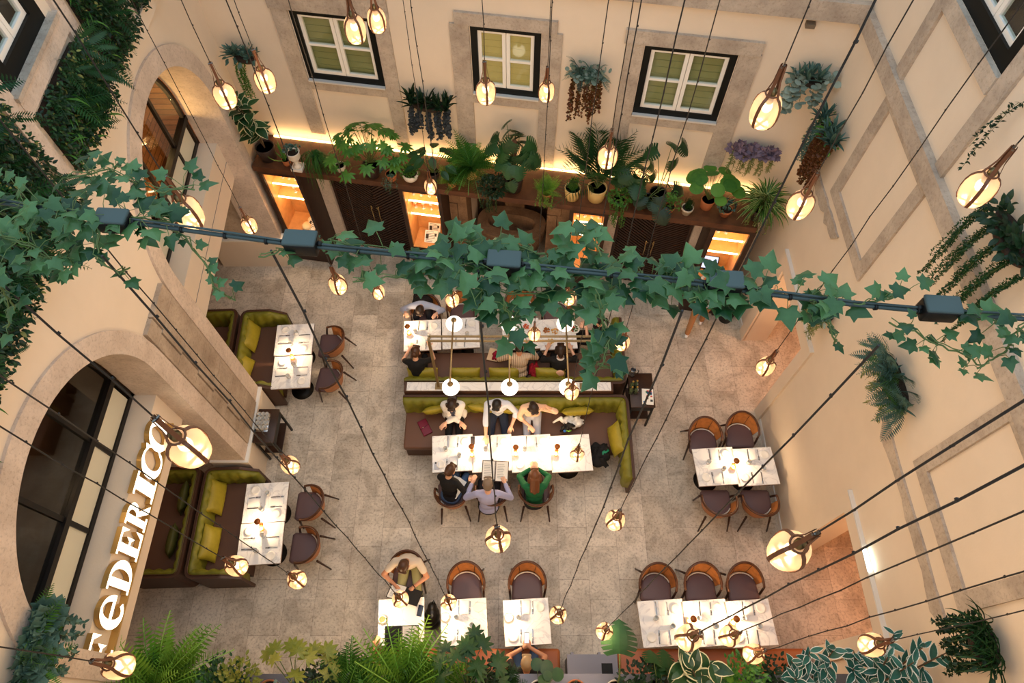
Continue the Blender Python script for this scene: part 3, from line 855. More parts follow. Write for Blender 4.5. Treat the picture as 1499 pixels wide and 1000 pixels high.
def make_table():
    root = thing('marble_table', None, 'table')
    MB().rbox((0,0,0.735),(0.655,0.695,0.03),0.004,seg=1,smooth=False).build('table_top', M_MARB, root)
    MB().bbox(-0.325,0.325,-0.345,0.345,0.69,0.72).build('edge_frame', M_EDGE, root)
    MB().cyl((0,0,0.03),0.035,0.665,12).build('column', M_BLACK, root)
    MB().lathe([(0,0),(0.21,0),(0.21,0.012),(0.05,0.04),(0,0.04)],n=28).build('base_plate', M_BLACK, root)
    return root
def make_chair():
    root = thing('tub_chair', None, 'chair')
    # seat: rounded towards the back
    out = []
    for i in range(17):
        t = PI + PI*i/16
        out.append((0.24*math.cos(t), 0.0+0.2*math.sin(t)))
    out = out + [(0.245,0.2),(0.21,0.245),(-0.21,0.245),(-0.245,0.2)]
    mb = MB(); n = len(out)
    levels = [(0.93,0.395),(1.0,0.41),(1.0,0.455),(0.96,0.475),(0.8,0.485)]
    vs = [(x*k,y*k,z) for k,z in levels for x,y in out]
    fs = [(i*n+j,i*n+(j+1)%n,(i+1)*n+(j+1)%n,(i+1)*n+j) for i in range(len(levels)-1) for j in range(n)]
    fs += [tuple(range((len(levels)-1)*n,len(levels)*n)), tuple(reversed(range(n)))]
    mb.add(vs, fs, 0, True); mb.build('seat', M_SEAT, root)
    mb = MB().tube([(0.226*math.cos(PI+PI*i/16),0.0+0.196*math.sin(PI+PI*i/16),0.484) for i in range(2,15)],0.011,6)
    tag(mb.build('piping', M_PIPE, root), 'cream piping along the seat back')
    # top rail sweeping from arm to arm
    rail = []
    for i in range(25):
        t = -0.12*PI - (1-0.24+0.0)*0 - 0
        f = i/24
        a = R(-14) + (PI + 2*R(14))*f
        x = 0.288*math.cos(a); y = -0.31*math.sin(a)
        z = 0.66 + 0.15*max(0,math.sin(PI*f))**1.4
        rail.append((x, y+0.02, z))
    MB().tube([(x,y+0.0,z) for x,y,z in rail],[0.02]*25,8).build('top_rail', M_CHW, root)
    mb = MB(); m = 19
    vs = []
    for k in range(5):
        h = k/4
        for i in range(m):
            f = 0.08+0.84*i/(m-1)
            a = R(-14) + (PI+2*R(14))*f
            rr_ = 0.232+0.052*h
            zt = 0.66+0.15*max(0,math.sin(PI*f))**1.4-0.005
            vs.append((rr_*math.cos(a), -(rr_+0.005+0.018*h)*math.sin(a)+0.02, 0.43+(zt-0.43)*h))
    fs = [(k*m+i,k*m+i+1,(k+1)*m+i+1,(k+1)*m+i) for k in range(4) for i in range(m-1)]
    vo = [(x*1.05,(y-0.02)*1.05+0.02,z) for x,y,z in vs]
    b = len(vs)
    mb.add(vs+vo, fs+[tuple(reversed([q+b for q in f])) for f in fs], 0, True)
    o = mb.build('back_panel', M_CHP, root)
    mb = MB()
    for f in (0.36,0.64):
        a = R(-14)+(PI+2*R(14))*f
        mb.tube([(0.232*math.cos(a),-0.236*math.sin(a)+0.02,0.45),(0.272*math.cos(a),-0.277*math.sin(a)+0.02,0.78)],0.004,5)
    mb.build('seam', M_CHD, o)
    for sx in (-1,1):
        MB().tube([(sx*0.262,0.2,0.0),(sx*0.272,0.14,0.45),(sx*0.279,0.09,0.665)],[0.013,0.02,0.017],8).build('front_leg', M_CHD, root)
        MB().tube([(sx*0.25,-0.34,0.0),(sx*0.2,-0.2,0.42)],[0.012,0.02],8).build('rear_leg', M_CHD, root)
    return root

# ---- table places: (x, y, long name)
TP = {}
def P2(u,v,z=0.75):
    q = at(u,v,z); return q.x, q.y
tables = [
 ('lt1',-4.06,6.30,'farther marble table at the upper left booth'),
 ('lt2',-3.995,5.62,'nearer marble table at the upper left booth'),
 ('ll1',-4.045,3.22,'farther marble table at the lower left booth'),
 ('ll2',-4.01,2.555,'nearer marble table at the lower left booth'),
 ('ct1',-1.01,4.07,'leftmost marble table of the long centre row'),
 ('ct2',-0.34,4.07,'second marble table of the long centre row'),
 ('ct3',0.33,4.07,'third marble table of the long centre row'),
 ('ct4',1.0,4.07,'rightmost marble table of the long centre row'),
 ('rt1',3.44,3.835,'left marble table by the right wall'),
 ('rt2',4.1,3.835,'right marble table by the right wall'),
 ('bb1',2.28,1.375,'left marble table in the bottom row of three'),
 ('bb2',2.94,1.375,'middle marble table in the bottom row of three'),
 ('bb3',3.6,1.375,'right marble table in the bottom row of three'),
 ('ba1',-0.725,1.39,'empty bottom marble table right of the black backpack'),
 ('ba2',0.225,1.39,'bottom marble table where someone uses a phone'),
 ('ba0',-1.675,1.40,'bottom marble table of the two people reading menus'),
 ('up1',-1.675,6.39,'leftmost marble table of the upper centre row'),
 ('up2',-0.96,6.44,'second marble table of the upper centre row'),
 ('up3',0.17,6.42,'third marble table of the upper centre row'),
 ('up4',0.85,6.42,'rightmost marble table of the upper centre row'),
]
proto = make_table()
first = True
for k,x,y,nm in tables:
    TP[k] = (x,y,nm)
    t = proto if first else dup(proto)
    first = False
    t.location = (x,y,0); tag(t, nm + ', white with a dark edge' if len(nm.split()) < 11 else nm); t['group'] = 'marble topped tables'
    if k[:2] in ('lt','ll'): t.rotation_euler = (0,0,R(93.5))
chairs = [
 (-3.42,6.33,90,'tub chair at the farther table of the upper left booth'),
 (-3.36,5.6,84,'tub chair at the nearer table of the upper left booth'),
 (-3.38,3.24,90,'tub chair at the farther table of the lower left booth'),
 (-3.36,2.55,90,'tub chair at the nearer table of the lower left booth'),
 (-1.0,3.42,6,'tub chair under the woman in the black jacket, centre row'),
 (-0.33,3.44,0,'tub chair under the grey-haired man reading a menu'),
 (0.4,3.44,0,'tub chair under the woman in the green sweater'),
 (3.36,4.42,180,'tub chair behind the left table by the right wall'),
 (4.02,4.52,180,'tub chair behind the right table by the right wall'),
 (3.44,3.27,0,'tub chair in front of the left table by the right wall'),
 (4.12,3.27,0,'tub chair in front of the right table by the right wall'),
 (-0.72,1.97,180,'empty tub chair at the bottom table right of the backpack'),
 (0.24,1.97,180,'empty tub chair facing the person using a phone'),
 (2.28,1.95,175,'left tub chair in the bottom row of three'),
 (2.98,1.96,180,'middle tub chair in the bottom row of three'),
 (3.64,1.96,186,'right tub chair in the bottom row of three'),
 (-1.66,2.14,176,'tub chair under the bearded man in a beige T-shirt'),
 (-1.66,6.98,180,'tub chair under the man in the dark waistcoat'),
 (-0.97,7.06,180,'empty tub chair right of the man in the waistcoat'),
 (0.16,7.2,180,'empty tub chair half hidden by ivy, third of the upper row'),
 (0.86,7.1,180,'empty tub chair under the ivy, rightmost of the upper row'),
]
protoc = make_chair()
for i,(x,y,rz,lab) in enumerate(chairs):
    c = protoc if i == 0 else dup(protoc)
    c.location = (x,y,0); c.rotation_euler = (0,0,R(rz)); tag(c, lab); c['group'] = 'walnut tub chairs'

# ---------------------------------------------------------------- booths
M_VELV = mat('olive velvet', srgb(112,110,26), 0.55, noise=0.28, nscale=5, sheen=0.7, bump=0.05)
M_VELD = mat('shade-dark velvet', srgb(74,76,26), 0.6, noise=0.3, nscale=5, sheen=0.5)  # darker velvet for cushions in the arches; shade put into its colour
M_SEATB = mat('brown leather seat', srgb(106,74,58), 0.5, bump=0.08, bscale=50)
M_SEATO = mat('tan leather', srgb(164,92,50), 0.45, bump=0.08, bscale=50)
M_SHELL = mat('brown leather shell', srgb(76,50,36), 0.5)
def rounded_path(pts, rad, step=0.06):
    """polyline with rounded corners, resampled"""
    P = [Vector((x,y,0)) for x,y in pts]
    out = [P[0]]
    for i in range(1,len(P)-1):
        a = (P[i-1]-P[i]).normalized(); b = (P[i+1]-P[i]).normalized()
        p0 = P[i]+a*rad; p1 = P[i]+b*rad
        for k in range(9):
            t = k/8
            out.append(p0*(1-t)**2 + P[i]*2*t*(1-t) + p1*t*t)
    out.append(P[-1])
    res = [out[0]]
    for a,b in zip(out,out[1:]):
        L = (b-a).length; n = max(1,int(L/step))
        for k in range(1,n+1): res.append(a+(b-a)*k/n)
    return res
def booth(name, label, path, inward, seat_rect, zback=0.86, end_low=(0.86,0.86), seatmat=None, velvet=None, thick=0.15, seat_front=None, loc=None, rot=0.0):
    """path: outer line of the back in world xy; inward +1 when the seat is on the left of the path"""
    root = thing(name, label, 'sofa', (*loc,0))
    L0 = Vector((*loc,0))
    root.rotation_euler = (0,0,R(rot))
    pts = rounded_path(path, 0.16, 0.03)
    n = len(pts)
    tang = [(pts[min(i+1,n-1)]-pts[max(i-1,0)]).normalized() for i in range(n)]
    nor = [Vector((-t.y,t.x,0))*inward for t in tang]
    ds = [0]
    for a,b in zip(pts,pts[1:]): ds.append(ds[-1]+(b-a).length)
    tot = ds[-1]
    def zt(i):
        z = zback
        for e,d in ((end_low[0],ds[i]),(end_low[1],tot-ds[i])):
            if d < 0.28 and e < zback: z = min(z, e+(zback-e)*(d/0.28))
        return z
    def sweep(prof):
        mb = MB(); k = len(prof(0)); vs = []
        for i in range(n):
            for (a,z) in prof(i): vs.append(pts[i]+nor[i]*a+Vector((0,0,z))-L0)
        fs = [(i*k+j,i*k+(j+1)%k,(i+1)*k+(j+1)%k,(i+1)*k+j) for i in range(n-1) for j in range(k)]
        fs += [tuple(range(k)), tuple(reversed(range((n-1)*k,n*k)))]
        return mb.add(vs,fs,0,False)
    sweep(lambda i: [(0,0.02),(0.05,0.02),(0.05,zt(i)-0.015),(0,zt(i)-0.015)]).build('shell', M_SHELL, root)
    def pad(i):
        rib = 0.03*abs(math.sin(PI*ds[i]/0.17))
        t = thick+rib-0.03
        z = zt(i)
        return [(0.045,0.3),(t+0.02,0.36),(t+0.01,z-0.08),(t-0.02,z-0.02),(0.09,z),(0.045,z-0.012)]
    mb = sweep(pad); mb.s = [True]*len(mb.s); mb.build('back_cushion', velvet or M_VELV, root)
    mb = MB().tube([pts[i]+nor[i]*0.048+Vector((0,0,zt(i)+0.001))-L0 for i in range(n)],0.007,5)
    mb.build('piping', M_SHELL, root)
    x0,x1,y0,y1 = seat_rect
    MB().rbox(((x0+x1)/2-L0.x,(y0+y1)/2-L0.y,0.39),(x1-x0,y1-y0,0.14),0.035).build('seat', seatmat or M_SEATB, root)
    MB().bbox(x0+0.03-L0.x,x1-0.03-L0.x,y0+0.03-L0.y,y1-0.03-L0.y,0.0,0.33).build('plinth', M_SHELL, root)
    return root
booth('booth_sofa','olive velvet booth sofa at the upper left, two cushions on it',[(-4.27,5.26),(-5.08,5.26),(-5.08,6.9),(-4.27,6.9)],-1,(-4.94,-4.28,5.4,6.76),end_low=(0.7,0.7),loc=(-4.7,6.08),rot=3.0)
booth('booth_sofa','olive velvet booth sofa at the lower left, under the sign',[(-4.25,2.0),(-5.1,2.0),(-5.1,3.79),(-4.25,3.79)],-1,(-4.96,-4.28,2.14,3.65),end_low=(0.72,0.72),loc=(-4.7,2.9),rot=1.5)
booth('booth_sofa','shaded olive booth sofa inside the upper left arch, backing onto another',[(-6.1,6.9),(-5.14,6.9),(-5.14,5.26),(-6.1,5.26)],-1,(-6.0,-5.28,5.4,6.76),loc=(-5.6,6.08),rot=3.0)
booth('booth_sofa','shaded olive booth sofa inside the lower left arch, backing onto another',[(-6.1,3.79),(-5.16,3.79),(-5.16,2.0),(-6.1,2.0)],-1,(-6.0,-5.3,2.14,3.65),loc=(-5.6,2.9),rot=1.5)
booth('booth_sofa','long olive velvet sofa behind the centre row of tables',[(2.05,3.6),(2.05,5.12),(-1.92,5.12)],1,(-1.91,1.9,4.27,4.98),loc=(0,4.7),thick=0.17)
booth('booth_sofa','long olive velvet sofa along the upper centre row, facing away',[(-1.93,5.33),(2.06,5.33),(2.06,6.72)],1,(-1.92,1.88,5.5,6.18),loc=(0,5.7),thick=0.17)
def bench(label, x0, x1):
    root = thing('leather_bench', label, 'bench', ((x0+x1)/2,0.5,0))
    w = x1-x0
    MB().rbox((0,0.22,0.4),(w,0.66,0.14),0.05).build('seat', M_SEATO, root)
    MB().rbox((0,-0.2,0.62),(w,0.16,0.62),0.05).build('backrest', M_SEATO, root)
    MB().bbox(-w/2+0.04,w/2-0.04,-0.1,0.48,0,0.33).build('plinth', M_SHELL, root)
    for s in (-1,1):
        MB().rbox((s*(w/2-0.05),0.0,0.56),(0.1,0.46,0.2),0.04).build('armrest', mat('blush leather', srgb(206,164,140), 0.5), root)
bench('tan leather bench under the bottom tables, someone on a phone on it', -2.09, 0.73)
bench('tan leather bench along the bottom row of three tables', 1.6, 4.5)
root = thing('service_box', 'grey metal service box on the floor between the two tan benches', 'box', (1.17,0.62,0))
M_GREY = mat('grey metal', srgb(120,118,126), 0.4, metal=0.3)
MB().bbox(-0.34,0.36,-0.3,0.3,0.0,0.72).bbox(-0.36,0.38,-0.32,0.32,0.72,0.76).build('body', M_GREY, root)
tag(MB().bbox(0.14,0.3,0.02,0.2,0.765,0.775).build('hatch', M_BLACK, root), 'black hatch')
MB().bbox(-0.3,-0.26,0.32,0.35,0.6,0.75).bbox(0.1,0.14,0.32,0.35,0.6,0.75).build('hinge', M_GREY, root)
# divider with marble top between the two centre sofas
root = thing('divider_wall', 'low divider with a marble top between the two centre sofas', 'divider', (-0.06,5.225,0))
tag(MB().bbox(-1.79,1.8,-0.08,0.08,0.945,0.965).build('marble_top', M_MARB, root), 'white marble top')
MB().bbox(-1.84,1.84,-0.09,0.09,0,0.945).build('body', M_SHELL, root)

# cushions
def cushion_mesh(w, h, t, pleat=True):
    mb = MB(); nx, nz = 14, 10; vs = []
    for sgn in (1,-1):
        for i in range(nx+1):
            for j in range(nz+1):
                x = 2*i/nx-1; z = 2*j/nz-1
                b = (max(0,1-abs(x)**3.0)*max(0,1-abs(z)**3.0))**0.55
                pin = 1-0.07*(1-abs(x))*abs(z)**4-0.05*(1-abs(z))*abs(x)**4
                vs.append((x*w/2*pin, sgn*(t/2*b+0.003)*(1+(0.05*math.cos(i*PI) if pleat else 0)), z*h/2*pin))
    m = (nx+1)*(nz+1)
    fs = []
    for s in (0,1):
        for i in range(nx):
            for j in range(nz):
                a = s*m+i*(nz+1)+j
                f = (a,a+nz+1,a+nz+2,a+1)
                fs.append(f if s else f[::-1])
    ed = [(i,0) for i in range(nx)]+[(nx,j) for j in range(nz)]+[(nx-i,nz) for i in range(nx)]+[(0,nz-j) for j in range(nz)]
    idx = [i*(nz+1)+j for i,j in ed]
    for a,b in zip(idx,idx[1:]+idx[:1]): fs.append((a,b,b+m,a+m))
    return mb.add(vs,fs,0,True)
CU = cushion_mesh(0.56,0.36,0.15).mesh('scatter_cushion', mat('gold velvet', srgb(150,136,36), 0.5, noise=0.2, nscale=6, sheen=0.7))
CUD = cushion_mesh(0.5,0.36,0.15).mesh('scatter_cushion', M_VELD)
def cushion(x,y,z,rz,tilt,label,dark=False,group='velvet scatter cushions'):
    o = link('scatter_cushion', CUD if dark else CU, None, (x,y,z))
    o.rotation_euler = (R(tilt),0,R(rz)); tag(o,label,'cushion',group)
    return o
# rz 90: lies against a back that runs along y
def cpx(u,v,z): q = at(u,v,z); return q.x,q.y
for u,v,rz,tl,lab in ((368,491,88,-22,'upper olive cushion on the upper left booth sofa'),(356,541,84,-30,'lower olive cushion on the upper left booth sofa'),
                      (316,727,92,-26,'upper olive cushion on the lower left booth sofa'),(307,795,90,-26,'lower olive cushion on the lower left booth sofa')):
    x,y = cpx(u,v,0.66); cushion(x,y,0.645,rz,tl,lab)
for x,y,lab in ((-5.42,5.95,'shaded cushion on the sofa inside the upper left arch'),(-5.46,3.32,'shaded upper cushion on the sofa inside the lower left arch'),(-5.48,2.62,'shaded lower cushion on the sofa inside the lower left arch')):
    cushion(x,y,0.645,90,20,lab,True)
for u,v,rz,tl,lab in ((641,600,12,24,'olive cushion beside the woman in the white blazer'),(708,598,-8,24,'olive cushion behind the man in the white shirt'),(755,601,0,24,'olive cushion between the man in white and the woman in peach'),
                      (845,603,4,26,'olive cushion behind the heaped white coat')):
    x,y = cpx(u,v,0.66); cushion(x,y+0.02,0.645,rz,-tl if False else tl,lab)
x,y = cpx(902,642,0.66); cushion(x,y,0.645,98,24,'olive cushion leaning on the right end of the centre sofa')
for u,lab in ((619,'olive cushion behind the woman in black at the upper left'),(681,'olive cushion left of the sitter in the knitted jumper'),(738,'olive cushion at the back of the knitted jumper'),(806,'olive cushion behind the woman in a backless black top')):
    x,y = cpx(u,543,0.7); cushion(x,5.6,0.645,180,24,lab)
# ---------------------------------------------------------------- table settings
M_LINEN = mat('white linen', srgb(240,238,234), 0.9)
M_SILV = mat('polished steel', srgb(150,150,152), 0.25, metal=0.9)
M_AMB = mat('amber glass', srgb(214,140,60), 0.15, emit=srgb(255,150,50), estr=0.9, spec=0.7)
M_COP = mat('copper shade', srgb(150,88,40), 0.35, metal=0.5)
PLATE = plate_mesh(0.075).mesh('side_plate', M_PORC)
NAPK = MB().rbox((0,0,0.006),(0.115,0.2,0.012),0.004,seg=2).mesh('napkin', M_LINEN)
def fork_mb():
    mb = MB().rbox((0,-0.03,0.003),(0.011,0.12,0.005),0.002,seg=1)
    mb.rbox((0,0.045,0.003),(0.024,0.035,0.004),0.0015,seg=1)
    for x in (-0.009,-0.003,0.003,0.009): mb.box((x,0.08,0.003),(0.0035,0.04,0.003))
    return mb
FORK = fork_mb().mesh('fork', M_SILV)
KNIFE = MB().rbox((0,-0.055,0.004),(0.016,0.09,0.008),0.003,seg=1).prism([(-0.009,-0.01),(0.008,-0.01),(0.01,0.06),(0.004,0.105),(-0.009,0.11)], lambda a,b,t: Vector((a,b,t)), 0.002, 0.005).mesh('knife', M_SILV)
TT = 0.7502
def setting(key, side, word):
    x, y, nm = TP[key]
    ang = {'+y':180,'-y':0,'+x':90,'-x':-90}[side] + (3.5 if key[0]=='l' else 0)     # the diner looks along +Y of the setting
    M = Matrix.Translation((x,y,TT)) @ Matrix.Rotation(R(ang),4,'Z')
    depth = 0.335 if side[1]=='y' else 0.32
    rr_ = random.Random(key+side)
    j = lambda: rr_.uniform(-0.012,0.012)
    short = nm
    items = [('napkin',NAPK,(0+j(),-depth+0.13,0),'folded white napkin, %s of %s','napkin','napkins on the marble tables'),
             ('fork',FORK,(-0.085+j()*0.5,-depth+0.13,0),'steel fork, %s of %s','fork','forks on the marble tables'),
             ('table_knife',KNIFE,(0.085+j()*0.5,-depth+0.13,0),'steel knife, %s of %s','knife','knives on the marble tables'),
             ('side_plate',PLATE,(-0.2+j(),-depth+0.13+j(),0),'white side plate, %s of %s','plate','side plates on the marble tables'),
             ('tumbler',DG,(0.12+j(),-depth+0.28,0),'clear tumbler, %s of %s','glass','tumblers on the marble tables')]
    for n,me,p,lab,cat,grp in items:
        if (key,side,n) in SKIP: continue
        o = link(n, me, None, M @ Vector(p)); o.rotation_euler = (0,0,R(ang)+j()*4)
        tag(o, lab % (word, short), cat, grp)
SKIP = set()
for k_ in ('ct1','ct2','ct3'):
    SKIP.add((k_,'-y','napkin'))
SKIP |= {('ct2','-y','side_plate'),('ct2','-y','fork'),('ct2','-y','table_knife'),('ct2','-y','tumbler'),('ct3','-y','tumbler'),('ct3','-y','table_knife'),('ct3','-y','fork'),
         ('ba2','-y','napkin'),('ba2','-y','tumbler'),('ct2','+y','napkin'),('up1','-y','napkin')}
for k_ in ('lt1','lt2','ll1','ll2'):
    setting(k_,'-x','sofa side'); setting(k_,'+x','chair side')
for k_ in ('ct1','ct2','ct3'):
    setting(k_,'+y','sofa side'); setting(k_,'-y','chair side')
for k_ in ('rt1','rt2'):
    setting(k_,'+y','far side'); setting(k_,'-y','near side')
for k_ in ('bb1','bb2','bb3','ba1','ba2'):
    setting(k_,'+y','chair side'); setting(k_,'-y','bench side')
for k_ in ('up1','up2'):
    setting(k_,'+y','chair side'); setting(k_,'-y','sofa side')

TABLE_GLOW = (1.0,0.68,0.38)
def table_lamp(u, v, key, power=14):
    q = at(u,v,0.97)
    nm = TP[key][2]
    root = thing('table_lamp', 'small copper table lamp on '+nm if len(nm.split())<=10 else 'copper lamp on '+nm, 'table lamp', (q.x,q.y,TT), 0, 'copper table lamps')
    MB().lathe([(0,0),(0.035,0),(0.035,0.012),(0.006,0.02),(0.005,0.2),(0,0.2)],n=16).build('stand', M_COP, root)
    MB().lathe([(0.0,0.225),(0.03,0.222),(0.05,0.205),(0.052,0.195),(0.046,0.195),(0.028,0.214),(0.0,0.217)],n=20).build('shade', M_COP, root)
    MB().ell((0,0,0.203),(0.014,0.014,0.01)).build('bulb', emat('lamp bulb', (1.0,0.7,0.36), 30), root)
    point_light('table_glow', (0,0,0.17), power, TABLE_GLOW, 0.02, root)
    return root
def candle_mesh():
    return MB().lathe([(0.0,0.004),(0.036,0.004),(0.042,0.03),(0.042,0.075),(0.038,0.075),(0.037,0.03),(0.0,0.02)],n=18)
CANDLE = candle_mesh().mesh('candle_glass', M_AMB)
def candle(u,v,key,lab=None):
    q = at(u,v,0.79)
    nm = TP[key][2]
    root = thing('candle_glass', lab or 'amber candle glass on '+nm, 'candle', (q.x,q.y,TT), 0, 'amber candle glasses')
    link('cup', CANDLE, root)
    MB().cyl((0,0,0.02),0.03,0.03,14).build('wax', mat('wax', srgb(246,226,180), 0.6), root)
    MB().lathe([(0,0.05),(0.006,0.058),(0.003,0.072),(0,0.078)],n=8).build('flame', emat('flame', (1.0,0.6,0.2), 25), root)
for (lu,lv),(cu,cv),k_ in (((422,512),(428,524),'lt1'),((376,763),(383,774),'ll1'),((1079,674),(1073,684),'rt1'),((690,653),(691,666),'ct1'),
                           ((755,654),(755,665),'ct3'),((816,653),(814,665),'ct4'),((1016,906),(1009,909),'bb1'),((1079,906),(1073,912),'bb2'),((596,477),(599,488),'up1')):
    table_lamp(lu,lv,k_); candle(cu,cv,k_)
def glow_cup(u,v,key,lab,plant=False):
    q = at(u,v,0.8)
    root = thing('glowing_cup', lab, 'candle', (q.x,q.y,TT), 0, 'glowing cups at the bottom tables')
    MB().lathe([(0,0),(0.045,0),(0.055,0.03),(0.055,0.085),(0.05,0.085),(0.05,0.03),(0,0.02)],n=20).build('cup', mat('glowing cup', srgb(246,224,180), 0.4, emit=srgb(255,200,120), estr=0.5), root)
    MB().cyl((0,0,0.03),0.048,0.045,18).build('wax' if not plant else 'moss', mat('wax',srgb(246,226,180),0.6) if not plant else mat('moss',srgb(44,52,30),0.9), root)
    if not plant: MB().lathe([(0,0.075),(0.006,0.083),(0.003,0.098),(0,0.104)],n=8).build('flame', MATS['flame'], root)
    point_light('table_glow', (0,0,0.2), 13, TABLE_GLOW, 0.03, root)
glow_cup(560,907,'ba0','pale cup with dark moss at the left edge of the menu readers\' table',True)  # mossy cup without a flame; its glow and point light are added
glow_cup(652,904,'ba1','glowing white candle cup on the empty table right of the backpack')
glow_cup(745,905,'ba2','glowing white candle cup on the table of the phone user')
# food at the right of the upper row
def dish(u,v,r,food,col,lab):
    q = at(u,v,0.77)
    root = thing('food_dish', lab, 'dish', (q.x,q.y,TT))
    MB().lathe([(0,0),(r*0.6,0),(r,0.03),(r*0.96,0.033),(r*0.6,0.012),(0,0.01)],n=24).build('dish', M_PORC, root)
    mb = MB(); g = random.Random(int(u))
    for i in range(26):
        a = g.uniform(0,2*PI); d = r*0.72*math.sqrt(g.random())
        mb.ell((d*math.cos(a),d*math.sin(a),0.025+0.012*g.random()),(r*0.2,r*0.13,0.014),Matrix.Rotation(g.uniform(0,PI),4,'Z'),8,5,g.randrange(len(col)))
    mb.build(food, [mat('food %s %d'%(food,i), c, 0.6) for i,c in enumerate(col)], root)
dish(800,484,0.085,'stew',[srgb(190,120,50),srgb(150,84,34)],'white dish of amber stew on the upper row, beside the knitted jumper')
dish(812,485,0.09,'bread',[srgb(226,180,110),srgb(200,140,70)],'white plate of bread slices on the upper row')
dish(841,482,0.1,'salad',[srgb(90,120,40),srgb(60,90,34),srgb(190,70,50)],'white plate of green salad on the upper row, rightmost dish')
dish(806,500,0.08,'soup',[srgb(214,170,90),srgb(190,140,70)],'small white plate of yellow food nearest the woman in black')
dish(771,478,0.08,'tomatoes',[srgb(200,80,50),srgb(220,120,70)],'white plate with red slices under the ivy on the upper row')

# ---------------------------------------------------------------- menus, phone, bags
def open_menu(loc, rz, w, h, lab, cover, tilt=0.0, roll=0.0, pages=(1,1), cat='menu'):
    root = thing('open_menu', lab, cat, loc, 0)
    root.rotation_euler = (tilt, roll, rz)
    MB().box((-w/4-0.001,0,0),(w/2,h,0.004)).box((w/4+0.001,0,0),(w/2,h,0.004)).build('cover', cover, root)
    for s,p in zip((-1,1),pages):
        if not p: continue
        pg = MB().box((s*w/4,0,0.0035),(w/2*0.9,h*0.93,0.002)).build('page', M_PAPER, root)
        m2 = MB(); menu_text(m2, lambda x,y,s=s: Vector((s*w/4+x,y,0.0052)), w/2*0.85, h*0.8, 9, random.Random(int(w*100)+s), 0)
        m2.build('print', mat('pale ink', srgb(170,166,160), 0.8), pg)
M_COVER = mat('black cover', srgb(16,15,15), 0.5)
M_COVB = mat('brown cover', srgb(70,46,34), 0.5)

# ---------------------------------------------------------------- pendant lamps
def shade_mat():
    m = bpy.data.materials.new('opal lamp glass'); m.use_nodes = True
    nt = m.node_tree; N = nt.nodes; Lk = nt.links; N.clear()
    o = N.new('ShaderNodeOutputMaterial'); t = N.new('ShaderNodeBsdfTransparent'); t.inputs[0].default_value = (1,0.95,0.88,1)
    d = N.new('ShaderNodeBsdfTranslucent'); d.inputs[0].default_value = (1,0.8,0.62,1)
    g = N.new('ShaderNodeBsdfPrincipled'); g.inputs['Base Color'].default_value = (*srgb(240,210,180),1); g.inputs['Roughness'].default_value = 0.25
    a1 = N.new('ShaderNodeMixShader'); a1.inputs[0].default_value = 0.45
    Lk.new(d.outputs[0], a1.inputs[1]); Lk.new(g.outputs[0], a1.inputs[2])
    a2 = N.new('ShaderNodeMixShader'); a2.inputs[0].default_value = 0.62
    Lk.new(a1.outputs[0], a2.inputs[2]); Lk.new(t.outputs[0], a2.inputs[1])
    Lk.new(a2.outputs[0], o.inputs[0])
    return m
M_SHADE = shade_mat()
M_LEATH = mat('tan strap leather', srgb(104,62,38), 0.55)
M_CABLE = mat('black cable', srgb(30,28,27), 0.6)
M_BULB = emat('pendant filament bulb', (1.0,0.70,0.38), 11)
LPROF = [(0.0,-0.13),(0.042,-0.13),(0.066,-0.122),(0.08,-0.095),(0.089,-0.045),(0.089,0.01),(0.079,0.055),(0.06,0.085),(0.042,0.098),(0.038,0.108)]
ME_SHADE = MB().lathe(LPROF, n=24).mesh('glass_shade', M_SHADE)
ME_BULB = MB().ell((0,0,0.012),(0.032,0.032,0.042),None,14,10).mesh('bulb', M_BULB)
ME_SOCK = MB().lathe([(0.0,0.04),(0.022,0.04),(0.026,0.1),(0.026,0.135),(0.012,0.15),(0.0,0.152)],n=14).mesh('socket', mat('aged brass', srgb(120,104,70), 0.4, metal=0.7))
def strap_mesh(a):
    mb = MB()
    pr = [(0.0,-0.134)]+[(r+0.004,z) for r,z in LPROF[1:]]+[(0.036,0.13),(0.02,0.2),(0.014,0.32)]
    vs = []; w = 0.0105
    for r,z in pr:
        for s in (-1,1):
            for e in (0,0.003):
                rr_ = r+e
                vs.append((rr_*math.cos(a)-s*w*math.sin(a), rr_*math.sin(a)+s*w*math.cos(a), z))
    fs = []
    for i in range(len(pr)-1):
        b = i*4; c = b+4
        fs += [(b,b+2,c+2,c),(b+1,c+1,c+3,b+3),(b,c,c+1,b+1),(b+2,b+3,c+3,c+2)]
    return mb.add(vs,fs,0,False).mesh('strap', M_LEATH)
ME_STR = [strap_mesh(2*PI*i/4) for i in range(4)]
ME_RING = MB().tube([(0.041*math.cos(2*PI*i/16),0.041*math.sin(2*PI*i/16),0.112) for i in range(17)],0.006,6).mesh('neck_ring', M_LEATH)
ME_HOOK = MB().tube([(0.02,0,0.31),(-0.02,0,0.31)],0.007,8).tube([(0,0,0.31),(0,0,0.35)],0.005,6).mesh('hook', mat('steel hook', srgb(120,116,110), 0.3, metal=0.8))
